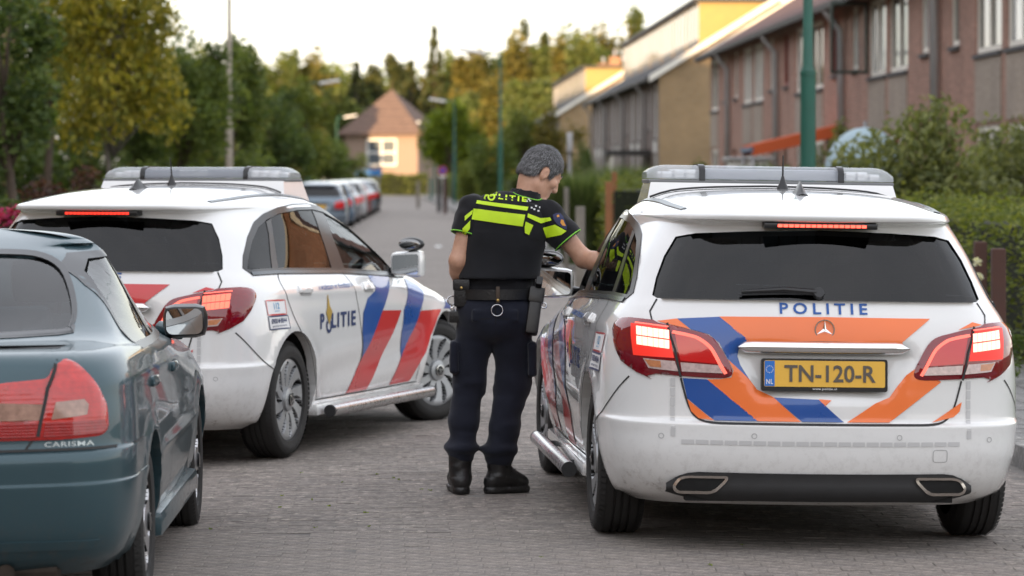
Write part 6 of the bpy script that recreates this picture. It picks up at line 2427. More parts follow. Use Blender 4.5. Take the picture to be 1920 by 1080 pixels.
        P(MB(), r_((.38, .752), (.545, .752), (.56, .805), (.39, .815)), [], 0.0152).build('clear_lens', M_LAMPSMOKE, lamp, True)
        P(MB(), r_((.556, .694), (.745, .700), (.762, .715), (.755, .745), (.60, .742), (.565, .742)), [], 0.0150).build('deep_red_lens', M_LAMPDEEP, lamp, True)
        P(MB(), r_((.37, .694), (.532, .694), (.542, .742), (.375, .742)), [], 0.0150).build('deep_red_lens', M_LAMPDEEP, lamp, True)
        gp = MB()
        vw, q = diag(SS, sd, r_((.540, .695), (.55, .75), (.572, .86), (.596, .935)), [])
        SS.ribbon(gp, q, 0.010, vw, 0.016, False, 0.02)
        gp.build('lamp_gap', M_SEAM, lamp, True)
    bt = MB()
    half = [(.50, .652), (.525, .685)]
    SS.ribbon(bt, [(.60, .955), (.625, .985)], 0.007, 'rear', 0.0025)
    SS.ribbon(bt, [(-.60, .955), (-.625, .985)], 0.007, 'rear', 0.0025)
    SS.ribbon(bt, half, 0.008, 'rear', 0.0025)
    SS.ribbon(bt, [(-a, b) for a, b in half], 0.008, 'rear', 0.0025)
    SS.ribbon(bt, [(.80, .648), (0, .648), (-.80, .648)], 0.010, 'rear', 0.0025)
    bt.build('boot_gap', M_SEAM, car, True)
    sh = MB()
    SS.patch(sh, [(.72, .30), (.74, .33), (0, .345), (-.74, .33), (-.72, .30), (0, .305)], 'rear', 0.006, 0.05, 0.006)
    sh.build('bumper_strip', M_GREEN, car, True, 50)
    letters(holder('badge', car), SS, 'CARISMA', 'rear', (-.645, .667), .018, .165, plain('badge_chrome', (0.35, 0.38, 0.38), 0.25, 1.0), .02, 1.1, .003, True)
    pm = Matrix.Translation((SS.at('rear', 0, .76)[0].x - .01, 0, .76)) @ Matrix.Rotation(R(-90), 4, 'Y') @ Matrix.Rotation(R(-90), 4, 'Z')
    MB().prism(rnd([(-.26, -.055), (.26, -.055), (.26, .055), (-.26, .055)], 0.01), 0.0, 0.006, pm).build('number_plate', M_PLATE, car)
    ex = MB()
    ex.tube([(-.55, -.30, .23), (-.70, -.40, .225), (-.85, -.42, .22)], [.03, .03, .032], 12)
    ex.bbox((-.80, -.60, .175), (-.52, -.15, .26), 0.04)
    ex.build('exhaust', plain('rusty_steel', (0.05, 0.038, 0.030), 0.6, 0.6, var=0.4, vscale=12), car, True, 40)
    for sd in (1, -1):
        PS_pts = []
        k = 1 / math.sqrt(2)
        view = ((-k, -k * sd, 0), (-k, k * sd, 0), (0, 0, 1))
        u = Vector((-k, k * sd, 0))
        pts = []
        for yy, zz in ((.42, .60), (.70, .60), (.76, .70), (.62, .72), (.45, .69)):
            pp = SS.at('front', yy * sd, zz)[0]
            pts.append((pp.dot(u), pp.z))
        SS.patch(MB(), rnd(pts, 0.03), view, 0.004, 0.05, 0.006).build('headlamp', M_LENSWHITE, car, True, 60)
    for x in (0, 2.55):
        for sd in (1, -1):
            put_wheel(car, WH_SEDAN, x, sd * .745, .302, sd, 0.0, 0.2 + x)
    return car

SALOON = green_saloon()

# ---- the cars further along: same kinds of shapes, plainer
def plain_car(label, loc, yaw, paint, kind, lamp=M_LENSRED2, scale=(1, 1, 1)):
    S, dlo, rg = (PS, DLO, REARGL) if kind == 'estate' else (SS, S_DLO, S_RG)
    wb, zc = (2.70, .315) if kind == 'estate' else (2.55, .30)
    car = thing('parked_car', label, 'car', loc, (0, 0, R(90) + yaw), 'cars parked along the left kerb')
    car.scale = scale
    key = 'plain_' + kind
    if key not in MATS:
        cuts = []
        for v in ('left', 'right'):
            cuts += [(arch_poly(0.0, .36, zc), v, 0.05), (arch_poly(wb, .36, zc), v, 0.05)]
        o = finish_body(cut_mesh(S, cuts), S, 'body', paint, car)
        o.data.materials[0] = paint
        MATS[key] = o.data
        MATS[key + '_parts'] = {}
    else:
        o = link(bpy.data.objects.new('body', MATS[key]), car)
    o.material_slots[0].link = 'OBJECT'
    o.material_slots[0].material = paint
    cache = MATS[key + '_parts']
    def part(nm, fn, mat, ky=None):
        ky = ky or nm
        if ky not in cache:
            cache[ky] = fn().mesh(ky, mat, True, 50)
        return link(bpy.data.objects.new(nm, cache[ky]), car)
    part('rear_window', lambda: S.patch(MB(), rg, 'rear', 0.004, 0.06), M_TRIM)
    for v in ('left', 'right'):
        part('side_window', lambda: S.patch(MB(), dlo, v, 0.004, 0.06), M_TRIM, 'side_window_' + v)
    for sd in (1, -1):
        def lampm():
            view, poly = diag(S, sd, r_((.50, .70), (.62, .695), (.74, .70)), s_((-.66, .71), (-.58, .80), (-.60, .90)) + r_((.74, .92), (.60, .91), (.50, .87)))
            return S.patch(MB(), poly, view, 0.006, 0.05, 0.01)
        part('tail_lamp', lampm, lamp, 'tail_lamp_%d' % sd)
    def pl():
        x = S.at('rear', 0, .74)[0].x - 0.006
        return MB().bbox((x - .01, -.26, .68), (x + .03, .26, .79), 0.004)
    part('number_plate', pl, M_PLATE)
    part('underbody', lambda: MB().box((-.6, -.68, .2), (3.1, .68, .3)), M_DARK)
    part('bumper_lower', lambda: S.patch(MB(), rnd([(.6, .22), (.6, .32), (-.6, .32), (-.6, .22)], .03), 'rear', .004, .06, .006), M_PLASTIC)
    for x in (0, wb):
        for sd in (1, -1):
            put_wheel(car, WH_SEDAN, x, sd * .745, .302, sd)
    return car

# ================================================================== the police officer
def snets(f, lo, hi, h):
    """smooth closed surface of an implicit figure (surface nets on a grid)"""
    lo, hi = np.array(lo, float), np.array(hi, float)
    n = np.ceil((hi - lo) / h).astype(int) + 1
    ax = [lo[i] + h * np.arange(n[i]) for i in range(3)]
    P = np.stack(np.meshgrid(*ax, indexing='ij'), -1).reshape(-1, 3)
    nc = n // 5 + 2                                       # coarse look first, fine only near the surface
    ac = [lo[i] + 5 * h * np.arange(nc[i]) for i in range(3)]
    Dc = f(np.stack(np.meshgrid(*ac, indexing='ij'), -1).reshape(-1, 3)).reshape(nc)
    ii = [np.minimum(np.rint(np.arange(n[i]) / 5).astype(int), nc[i] - 1) for i in range(3)]
    D = Dc[np.ix_(*ii)].ravel().copy()
    near = np.abs(D) < 9 * h
    D[near] = f(P[near])
    D = D.reshape(n)
    c = n - 1
    corners = [(i, j, k) for i in (0, 1) for j in (0, 1) for k in (0, 1)]
    sub = {q: D[q[0]:q[0] + c[0], q[1]:q[1] + c[1], q[2]:q[2] + c[2]] for q in corners}
    acc = np.zeros((*c, 3)); cnt = np.zeros(c)
    for a in corners:
        for axis in range(3):
            if a[axis]:
                continue
            b = list(a); b[axis] = 1; b = tuple(b)
            da, db = sub[a], sub[b]
            m = (da < 0) != (db < 0)
            t = np.where(m, da / np.where(m, da - db, 1), 0)
            for q in range(3):
                acc[..., q] += np.where(m, a[q] + (t if q == axis else 0), 0)
            cnt += m
    act = cnt > 0
    idx = -np.ones(c, int)
    idx[act] = np.arange(act.sum())
    I = np.argwhere(act)
    V = lo + h * (I + acc[act] / cnt[act][:, None])
    F = []
    for axis in range(3):
        o1, o2 = (axis + 1) % 3, (axis + 2) % 3
        s0 = [slice(1, -1)] * 3; s1 = [slice(1, -1)] * 3
        s0[axis] = slice(0, -1); s1[axis] = slice(1, None)
        a, b = D[tuple(s0)] < 0, D[tuple(s1)] < 0
        E = np.argwhere(a != b)
        sg = a[a != b]
        e = E.copy()
        for q in (o1, o2):
            e[:, q] += 1
        def g(d1, d2):
            z = e.copy()
            z[:, o1] -= d1; z[:, o2] -= d2
            return idx[z[:, 0], z[:, 1], z[:, 2]]
        Q = np.stack([g(1, 1), g(0, 1), g(0, 0), g(1, 0)], 1)
        Q[~sg] = Q[~sg][:, ::-1]
        F.append(Q)
    F = np.concatenate(F)
    return V, F[(F >= 0).all(1)]

def cone(P, a, b, ra, rb):
    a, b = np.array(a, float), np.array(b, float)
    ab = b - a
    t = np.clip(((P - a) @ ab) / (ab @ ab), 0, 1)
    return np.linalg.norm(P - (a + t[:, None] * ab), axis=1) - (ra + (rb - ra) * t)

def ell(P, c, r, rot=None):
    q = P - np.array(c, float)
    if rot is not None:
        q = q @ rot
    r = np.array(r, float)
    k = np.linalg.norm(q / r, axis=1)
    return (k - 1) * r.min() * np.clip(k, .6, 1) if False else (k - 1) * (1 / np.maximum(1e-6, np.linalg.norm(q / r ** 2, axis=1) / np.maximum(k, 1e-6)))

def rbox(P, c, hsz, r, rot=None):
    q = P - np.array(c, float)
    if rot is not None:
        q = q @ rot
    d = np.abs(q) - (np.array(hsz) - r)
    return np.linalg.norm(np.maximum(d, 0), axis=1) + np.minimum(d.max(1), 0) - r

def smin(k, *ds):
    d = ds[0]
    for e in ds[1:]:
        h = np.clip(.5 + .5 * (e - d) / k, 0, 1)
        d = e * (1 - h) + d * h - k * h * (1 - h)
    return d

def nz3(P, s, seed=0.0):
    """vectorised value noise in -1..1"""
    q = P * np.array(s, float) + seed * 7.31
    i = np.floor(q).astype(np.int64)
    f = q - i
    f = f * f * (3 - 2 * f)
    def hsh(a, b, c):
        n = (a * 73856093) ^ (b * 19349663) ^ (c * 83492791)
        n = (n ^ (n >> 13)) * 1274126177
        return ((n ^ (n >> 16)) & 0xffff) / 32767.5 - 1
    out = 0
    for dx in (0, 1):
        for dy in (0, 1):
            for dz in (0, 1):
                w = (f[:, 0] if dx else 1 - f[:, 0]) * (f[:, 1] if dy else 1 - f[:, 1]) * (f[:, 2] if dz else 1 - f[:, 2])
                out = out + w * hsh(i[:, 0] + dx, i[:, 1] + dy, i[:, 2] + dz)
    return out

def ruffle(V, F, amp, s, seed, mask=None):
    """push a cloth surface in and out along its normals"""
    N = np.zeros_like(V)
    a, b, c, d = (V[F[:, i]] for i in range(4))
    fn = np.cross(c - a, d - b)
    for i in range(4):
        np.add.at(N, F[:, i], fn)
    N /= np.maximum(1e-9, np.linalg.norm(N, axis=1, keepdims=True))
    k = nz3(V, s, seed)
    k = np.sign(k) * np.abs(k) ** .8
    if mask is not None:
        k = k * mask(V)
    return V + N * (k * amp)[:, None]

OX, OY = -0.137, 15.57
OFF = thing('person', 'police officer in dark uniform with yellow bands reaching into the car window', 'person', (OX, OY, 0))
def body_part(nm, f, lo, hi, h, mat, parent=OFF, ruf=None):
    V, F = snets(f, lo, hi, h)
    if ruf:
        for amp, s, sd, mk in ruf:
            V = ruffle(V, F, amp, s, sd, mk)
    o = np_mesh(nm, V, F, mat, parent, True)
    return o, V, F

def skin_mat():
    t = NT('skin')
    co = t.coord()
    c = t.ramp(t.noise(co, 22, 5), [(.3, (.46, .245, .160)), (.6, (.56, .32, .215)), (.8, (.62, .37, .26))])
    t.col(c)
    t.set(Roughness=.5, Subsurface_Weight=.12, Subsurface_Radius=(.02, .008, .004))
    t.b.inputs['Subsurface Scale'].default_value = .5
    t.bump(t.noise(co, 160, 3), .12, .003)
    return t.m
M_SKIN = skin_mat()
def cloth_mat(name, col, s=900, rough=.9, spec=.2):
    t = NT(name)
    co = t.coord()
    c = t.ramp(t.noise(co, 6, 5), [(.3, tuple(v * .75 for v in col)), (.7, tuple(v * 1.3 for v in col))])
    t.col(c)
    t.set(Roughness=rough)
    t.b.inputs['Specular IOR Level'].default_value = spec
    t.b.inputs['Sheen Weight'].default_value = .12
    t.bump(t.noise(co, s, 2), .25, .002)
    return t.m
M_TROUSER = cloth_mat('dark_navy_cloth', (.0120, .0138, .0230))
M_SHIRT = cloth_mat('black_shirt_cloth', (.0125, .0125, .0145))
M_VEST = cloth_mat('black_vest_cloth', (.0125, .0130, .0155), 500)
M_LEATHER = plain('black_leather', (.012, .011, .011), .38, var=.3, vscale=18, bump=.25, bscale=90)
M_HOLSTER = plain('holster_plastic', (.018, .016, .015), .35, var=.2, vscale=15)
M_HIVIS = plain('yellow_hi_vis', (.56, .80, .012), .55, emit=None, var=.05, vscale=20)
M_HIVIS.node_tree.nodes['Principled BSDF'].inputs['Emission Strength'].default_value = 0
M_PIPING = plain('green_piping', (.22, .62, .05), .55)
M_SILVERTAPE = plain('silver_print', (.62, .62, .62), .4)

# ---- skin: head, neck, arms and hands in one continuous surface
HC = np.array((.280, .090, 1.582))
yaw, pit, rol = R(22), R(37), R(-6)
fwd = np.array((math.cos(yaw) * math.cos(pit), math.sin(yaw) * math.cos(pit), -math.sin(pit)))
lft = np.array((-math.sin(yaw), math.cos(yaw), 0.0))
up = np.cross(fwd, lft)
HR = np.stack([fwd, lft, up], 1)
def hp(a, b, c):
    return HC + HR @ np.array((a, b, c))
NECK = np.array((.205, .045, 1.455))
SH_R, EL_R, WR_R = np.array((.300, .030, 1.385)), np.array((.492, .0, 1.160)), np.array((.660, -.165, 1.128))
SH_L, EL_L, WR_L = np.array((-.058, .030, 1.405)), np.array((-.128, -.020, 1.150)), np.array((-.118, .110, .985))
def finger_set(P, wrist, dirn, palm_up, spread, curl, s=1.0):
    """palm with four fingers and a thumb, bent at the knuckles"""
    d = dirn / np.linalg.norm(dirn)
    u = palm_up - d * (palm_up @ d); u /= np.linalg.norm(u)
    w = np.cross(d, u)
    q = wrist + d * .045
    out = rbox(P, q, (.050 * s, .042 * s, .016 * s), .014, np.stack([d, w, u], 1))
    for k, (off, ln) in enumerate(((-.031, .068), (-.011, .076), (.010, .071), (.029, .056))):
        b = wrist + d * .090 + w * off
        a1 = d * math.cos(curl * .6) - u * math.sin(curl * .6)
        a2 = d * math.cos(curl * 1.5) - u * math.sin(curl * 1.5)
        m = b + (a1 + w * off * spread * 6) * ln * .5
        e = m + a2 * ln * .5
        out = smin(.006, out, cone(P, b - d * .02, m, .0100, .0090), cone(P, m, e, .0090, .0075))
    b = wrist + d * .025 + w * (-.040)
    m = b + (d * .6 - w * .7 - u * .25) * .042
    e = m + (d * .9 - w * .2 - u * .35) * .032
    return smin(.008, out, cone(P, b, m, .0125, .0105), cone(P, m, e, .0105, .0085))
def f_skin(P):
    Q = (P - HC) @ HR
    head = smin(.03, ell(Q, (-.012, 0, .030), (.100, .079, .104)), ell(Q, (.035, 0, -.050), (.064, .060, .086)))
    head = smin(.015, head, cone(Q, (.088, 0, .030), (.112, 0, -.022), .011, .014))                 # nose
    head = smin(.010, head, ell(Q, (.108, .012, -.030), (.011, .009, .009)), ell(Q, (.108, -.012, -.030), (.011, .009, .009)))
    head = smin(.022, head, ell(Q, (.070, 0, -.112), (.026, .030, .022)))                            # chin
    head = smin(.012, head, cone(Q, (.084, -.032, .036), (.088, .032, .036), .011, .011))            # brow
    head = smin(.008, head, cone(Q, (.092, -.020, -.068), (.092, .020, -.068), .008, .008), cone(Q, (.090, -.018, -.082), (.090, .018, -.082), .008, .008))
    for s in (1, -1):
        head = np.maximum(head, -ell(Q, (.102, s * .034, .014), (.016, .016, .010)))                 # eye sockets
        head = smin(.006, head, ell(Q, (.085, s * .033, .013), (.013, .014, .012)))
        head = smin(.012, head, ell(Q, (.062, s * .048, -.015), (.030, .022, .024)))                 # cheek bones
        ear = ell(Q, (-.010, s * .083, -.008), (.022, .011, .034))
        ear = np.maximum(ear, -ell(Q, (-.004, s * .096, -.006), (.011, .008, .019)))
        head = smin(.006, head, ear)
        head = smin(.03, head, cone(Q, (.0, s * .052, -.070), (.062, s * .030, -.108), .026, .022))  # jaw
    neck = cone(P, NECK - np.array((0, 0, .06)), HC + HR @ np.array((-.030, 0, -.060)), .064, .058)
    d = smin(.025, head, neck)
    d = smin(.05, d, ell(P, (.13, .04, 1.36), (.17, .09, .09)))
    for sh, el, wr in ((SH_R, EL_R, WR_R), (SH_L, EL_L, WR_L)):
        m = el + (wr - el) * .3
        arm = smin(.03, cone(P, sh, el, .056, .043), cone(P, el, m, .042, .043), cone(P, m, wr, .043, .027))
        d = smin(.03, d, arm)
    hr = finger_set(P, WR_R, np.array((.55, -.72, -.10)), np.array((0, 0, 1.0)), .2, .55)
    hl = finger_set(P, WR_L, np.array((.25, .60, -.75)), np.array((-.9, .3, 0)), .2, .7)
    return smin(.012, d, np.minimum(hr, hl))
_, SV, SF = body_part('body', f_skin, (-.20, -.36, .86), (.80, .30, 1.76), .0065, M_SKIN)
SKIN = Surf(SV, [tuple(q) for q in SF])

# ---- hair: short, grey, thinner on top
def f_hair(P):
    Q = (P - HC) @ HR
    d = smin(.03, ell(Q, (-.014, 0, .031), (.107, .086, .111)), ell(Q, (-.055, 0, -.035), (.055, .068, .055)))
    a, b, c = Q[:, 0], np.abs(Q[:, 1]), Q[:, 2]
    line = np.interp(a, [-.13, -.075, -.045, -.028, -.022, .005, .014, .034, .048, .066, .10], [-.060, -.060, -.048, -.022, .004, .030, .0, -.016, .030, .052, .088])
    d = np.maximum(d, line - c)
    ear = ell(np.stack([a, b, c], 1), (-.010, .085, -.006), (.028, .020, .040))
    return np.maximum(d, -ear)
def hair_mat():
    t = NT('grey_hair')
    co = t.coord('Object', (60, 60, 18))
    c = t.ramp(t.noise(co, 4, 6, .7), [(.32, (.028, .027, .028)), (.5, (.075, .072, .072)), (.72, (.19, .185, .185))])
    t.col(c)
    t.set(Roughness=.55)
    t.bump(t.noise(co, 6, 4), .3, .003)
    return t.m
M_HAIR = hair_mat()
hair, HV, HF = body_part('hair', f_hair, (HC - .16), (HC + .16), .0055, M_HAIR, OFF, [(.0018, (90, 90, 90), 3.0, None)])
HS = Surf(HV, [tuple(q) for q in HF])
g_ = np.random.default_rng(2)
sv, sf = [], []
for i in g_.integers(0, len(HV), 9000):
    p = Vector(HV[i]); n = HS.N[i]
    q = (np.array(p) - HC) @ HR
    if n.length == 0 or q[2] < -.085:
        continue
    flow = Vector(HR @ np.array((.35 if q[2] > .07 else -.15, 0, -.85 if q[2] < .09 else -.2))) + Vector(g_.normal(size=3) * .25)
    flow = (flow - n * flow.dot(n))
    if flow.length < .1:
        continue
    flow.normalize()
    L = g_.uniform(.010, .026)
    w = n.cross(flow) * .0007
    b = len(sv)
    m = p + flow * L * .5 + n * .0038
    e = p + flow * L + n * .0042
    sv += [p - w, p + w, m + w, m - w, e]
    sf += [(b, b + 1, b + 2), (b, b + 2, b + 3), (b + 3, b + 2, b + 4)]
def strand_mat():
    t = NT('hair_strand')
    geo = t.n('ShaderNodeNewGeometry')
    t.col(t.ramp(geo.outputs['Random Per Island'], [(0, (.022, .022, .023)), (.45, (.075, .073, .075)), (1, (.30, .30, .31))]))
    t.set(Roughness=.45)
    return t.m
tag(np_mesh('strands', np.array([tuple(v) for v in sv]), np.array(sf), strand_mat(), hair), kind='stuff')
# stubble, eyes and brows
for s in (1, -1):
    eb = MB()
    c = Vector(hp(.087, s * .033, .013))
    eb.lathe([(.0105 * math.cos(a), .0105 * math.sin(a)) for a in np.linspace(-PI / 2, PI / 2, 8)], 12, Matrix.Translation(c))
    eb.build('eye', plain('eye_white', (.5, .47, .45), .15), OFF, True)
for s in (1, -1):
    br_ = MB()
    br_.tube([hp(.093, s * .014, .042), hp(.092, s * .032, .047), hp(.080, s * .050, .042)], [.003, .004, .002], 6)
    br_.build('eyebrow', M_HAIR, OFF, True)

# ---- trousers, bloused over the boots
LH, LK, LA = (-.035, .0, .90), (-.075, .035, .545), (-.115, .0, .195)
RH, RK, RA = (.140, .0, .90), (.138, .030, .535), (.072, .0, .185)
def f_trouser(P):
    d = smin(.06, ell(P, (.055, .005, .925), (.178, .130, .150)), ell(P, (.055, -.045, .865), (.150, .100, .110)))
    for h, k, a, r in ((LH, LK, LA, (.098, .076, .068)), (RH, RK, RA, (.103, .083, .075))):
        m = tuple(np.array(k) * .45 + np.array(a) * .55)
        leg = smin(.04, cone(P, h, k, r[0], r[1]), cone(P, k, m, r[1], r[2]), cone(P, m, a, r[2], r[2] - .004))
        c = np.array(a) + np.array((0, 0, .030))
        leg = smin(.02, leg, ell(P, c, (r[2] + .014, r[2] + .014, .036)))
        d = smin(.035, d, leg)
    d = np.maximum(d, P[:, 2] - 1.02)
    pk = rbox(P, (.237, -.005, .665), (.022, .075, .085), .016)
    pk2 = rbox(P, (-.148, .010, .675), (.020, .070, .080), .016)
    d = smin(.010, d, pk, pk2)
    bp = rbox(P, (.115, -.128, .885), (.052, .012, .030), .008)
    bp2 = rbox(P, (-.010, -.128, .885), (.048, .012, .030), .008)
    return smin(.006, d, bp, bp2)
fold = lambda V: .45 + .9 * np.exp(-((V[:, 2] - .50) / .12) ** 2) + 1.2 * np.exp(-((V[:, 2] - .26) / .10) ** 2)
_, TV, TF = body_part('trousers', f_trouser, (-.24, -.20, .12), (.32, .20, 1.05), .0085, M_TROUSER, OFF,
                      [(.0065, (7, 7, 15), 1.7, fold), (.003, (16, 16, 34), 5.1, fold), (.005, (11, 11, 4), 9.0, None)])
TS = Surf(TV, [tuple(q) for q in TF])
sm = MB()
for a, b in (((.115 - .052, .872), (.115 + .052, .865)), ((-.058, .865), (.038, .872))):
    TS.ribbon(sm, [a, b], .004, 'back', .002)
TS.ribbon(sm, [(.052, .99), (.056, .90), (.058, .80)], .004, 'back', .0015)
sm.build('seam', M_DARK, OFF)

# ---- shirt with short sleeves, and the body armour over it
SE_R, SE_L = SH_R + (EL_R - SH_R) * .60, SH_L + (EL_L - SH_L) * .50
def torso(P, o):
    return smin(.08, ell(P, (.120, .035, 1.335), (.185 + o, .118 + o, .150 + o)), ell(P, (.085, .025, 1.17), (.170 + o, .120 + o, .160 + o)), ell(P, (.062, .010, 1.03), (.166 + o, .122 + o, .100 + o)))
def f_shirt(P):
    d = torso(P, .004)
    d = smin(.05, d, cone(P, (.135, .04, 1.40), NECK + np.array((.0, 0, .0)), .105, .072))
    for sh, se, el, r0, r1 in ((SH_R, SE_R, EL_R, .082, .078), (SH_L, SE_L, EL_L, .078, .070)):
        ax = (el - sh) / np.linalg.norm(el - sh)
        slv = cone(P, sh, el, r0, r1)
        slv = np.maximum(slv, (P - se) @ ax)
        d = smin(.035, d, slv)
    d = np.maximum(d, .965 - P[:, 2])
    ax = np.array((.18, .12, 1.0)); ax /= np.linalg.norm(ax)
    d = np.maximum(d, (P - (NECK + np.array((0, 0, .012)))) @ ax)
    col = np.maximum(np.abs(cone(P, NECK - np.array((.012, .006, .02)), NECK + np.array((.018, .012, .075)), .080, .070)) - .006, (P - (NECK + np.array((.006, .004, .040)))) @ ax)
    col = np.maximum(col, -((P - (NECK + np.array((0, 0, -.03)))) @ ax))
    return smin(.010, d, col)
sfold = lambda V: .5 + 1.2 * (V[:, 2] < 1.09)
_, RV, RF = body_part('shirt', f_shirt, (-.26, -.20, .93), (.62, .26, 1.60), .0085, M_SHIRT, OFF, [(.008, (10, 10, 26), 3.3, sfold), (.004, (24, 24, 24), 6.3, None)])
RS = Surf(RV, [tuple(q) for q in RF])
def f_vest(P):
    d = torso(P, .030)
    d = smin(.05, d, cone(P, (.135, .03, 1.38), (.18, .04, 1.44), .13, .085))
    d = np.maximum(d, 1.062 + .02 * np.cos((P[:, 0] - .09) * 9) * 0 - P[:, 2])
    d = np.maximum(d, -(cone(P, SH_R + np.array((-.002, .02, .05)), SH_R + np.array((.055, .02, -.10)), .092, .085)))
    d = np.maximum(d, -(cone(P, SH_L + np.array((-.020, .02, .06)), SH_L + np.array((-.060, .02, -.09)), .080, .080)))
    ax = np.array((.22, .16, 1.0)); ax /= np.linalg.norm(ax)
    d = np.maximum(d, (P - (NECK + np.array((-.02, -.07, -.012)))) @ ax)
    return d
_, VV, VF = body_part('body_armour', f_vest, (-.20, -.22, 1.02), (.40, .26, 1.52), .008, M_VEST, OFF, [(.003, (9, 9, 9), 2.2, lambda V: (V[:, 2] < 1.30) * 1.0)])
ALLV = np.concatenate([VV, RV]); ALLF = np.concatenate([VF, RF + len(VV)])
US = Surf(ALLV, [tuple(q) for q in ALLF])
def L(pts):
    # outlines drawn on the uniform in units of 379 to the metre -> metres on the body
    return [((x - 908) / 379, 1.57 - (y - 330) / 379) for x, y in pts]
for poly in (L([(892.5, 382), (894, 376), (990, 388), (987.5, 395)]), L([(884, 411), (888, 391), (984, 402.5), (979.5, 424)])):
    US.patch(MB(), poly, 'back', .004, .014).build('yellow_band', M_HIVIS, OFF, True)
for poly in (L([(989, 400), (1013, 409), (1031, 407.5), (1034, 413), (1013, 418.5), (988, 407)]), L([(985, 415), (999, 421.7), (991, 440), (983.5, 436), (983, 425)]),
             L([(1016.7, 426.7), (1040, 421), (1061.7, 433), (1051.7, 440), (1023, 446)]), L([(872, 405), (887, 393), (885, 401), (872, 414)]), L([(868, 428), (882, 413), (881, 428), (868, 447)])):
    US.patch(MB(), poly, 'back', .004, .012).build('yellow_sleeve_band', M_HIVIS, OFF, True)
wd = holder('back_lettering', OFF)
def tilt_letters(txt, cx_, cy_, hpx, wpx, rot, mat):
    vs, fs, w, h = text_polys(txt, .03, 1.35)
    sx, sy = wpx / 379 / w, hpx / 379 / h
    c, s = math.cos(rot), math.sin(rot)
    for grp in glyph_groups(vs, fs):
        idx, pts, f2 = {}, [], []
        for fi in grp:
            for i in fs[fi]:
                if i not in idx:
                    idx[i] = len(pts)
                    a, b = (vs[i][0] - w / 2) * sx, (vs[i][1] - h / 2) * sy
                    a, b = a * c - b * s, a * s + b * c
                    (u0, v0), = L([(cx_, cy_)])
                    pts.append(US.at('back', u0 + a, v0 + b, .0045)[0])
            f2.append([idx[i] for i in fs[fi]])
        MB().add(pts, f2).build('letter', mat, wd)
tilt_letters('P', 911.5, 368.5, 8.5, 7, R(-2), M_HIVIS)
tilt_letters('LITIE', 961, 372, 9.5, 52, R(-6), M_HIVIS)
em = MB()
US.ribbon(em, L([(922 + 5.5 * math.cos(a), 370 + 5.5 * math.sin(a)) for a in np.linspace(0, 2 * PI, 16)[:-1]]), .0085, 'back', .0045, True, .01)
US.patch(em, L([(917, 364), (920, 359.5), (925, 360), (935, 357), (929, 366), (922, 368)]), 'back', .0046, .012)
em.build('letter', M_HIVIS, wd)
sq = MB()
for x, y in ((990.5, 373.5), (993, 376), (987.5, 377.5), (1004, 386.5), (1011.5, 389), (1001, 392.5), (1008.5, 395.5), (996, 389.5)):
    US.patch(sq, L([(x - 1.8, y - 1.6), (x + 1.8, y - 1.1), (x + 1.5, y + 1.8), (x - 1.9, y + 1.4)]), 'back', .0046, .02)
tag(sq.build('rank_squares', M_SILVERTAPE, OFF), kind='stuff')
bd = MB()
US.patch(bd, L([(1036, 403), (1042, 400), (1049, 400), (1055, 407), (1062, 424), (1062, 431), (1055, 428), (1044, 420), (1038, 412)]), 'back', .005, .012)
sleeve = bd.build('sleeve_badge', plain('badge_navy', (.012, .018, .075), .6), OFF, True)
bg = MB()
US.patch(bg, L([(1051, 412), (1055, 413), (1060, 424), (1054, 423), (1050, 418)]), 'back', .0062, .012)
US.patch(bg, L([(1043, 404), (1047, 403.5), (1048, 407), (1044, 408)]), 'back', .0062, .012)
bg.build('badge_emblem', plain('badge_gold', (.62, .26, .03), .5), sleeve)
pp = MB()
_ax = Vector((.18, .12, 1.0)).normalized()
_m = Matrix.Translation(Vector(NECK) - _ax * .002) @ _ax.to_track_quat('Z', 'Y').to_matrix().to_4x4()
_pts = []
for a_ in np.linspace(0, 2 * PI, 40):
    q_ = _m @ Vector((.087 * math.cos(a_), .087 * math.sin(a_), 0))
    if q_.y < NECK[1] - .030:
        _pts.append(q_)
_pts.sort(key=lambda v: v.x)
_pts = [US.bvh.find_nearest(v)[0] + (v - Vector(NECK)).normalized() * .003 for v in _pts]
pp.tube(_pts, .0026, 6)
pp.build('collar_piping', M_PIPING, OFF, True)
for sh, se, el, rr_ in ((SH_R, SE_R, EL_R, .0805), (SH_L, SE_L, EL_L, .0745)):
    ax_ = Vector(el - sh).normalized()
    pp = MB()
    ring_tube(pp, None, rr_, .0035, Matrix.Translation(Vector(se) - ax_ * .003) @ ax_.to_track_quat('Z', 'Y').to_matrix().to_4x4(), 32, 6)
    pp.build('sleeve_piping', M_PIPING, OFF, True)
vs_ = MB()
US.ribbon(vs_, L([(986, 398), (981, 425), (984, 438), (996, 446), (1010, 450)]), .006, 'back', .003)
vs_.build('armour_seam', M_DARK, OFF)

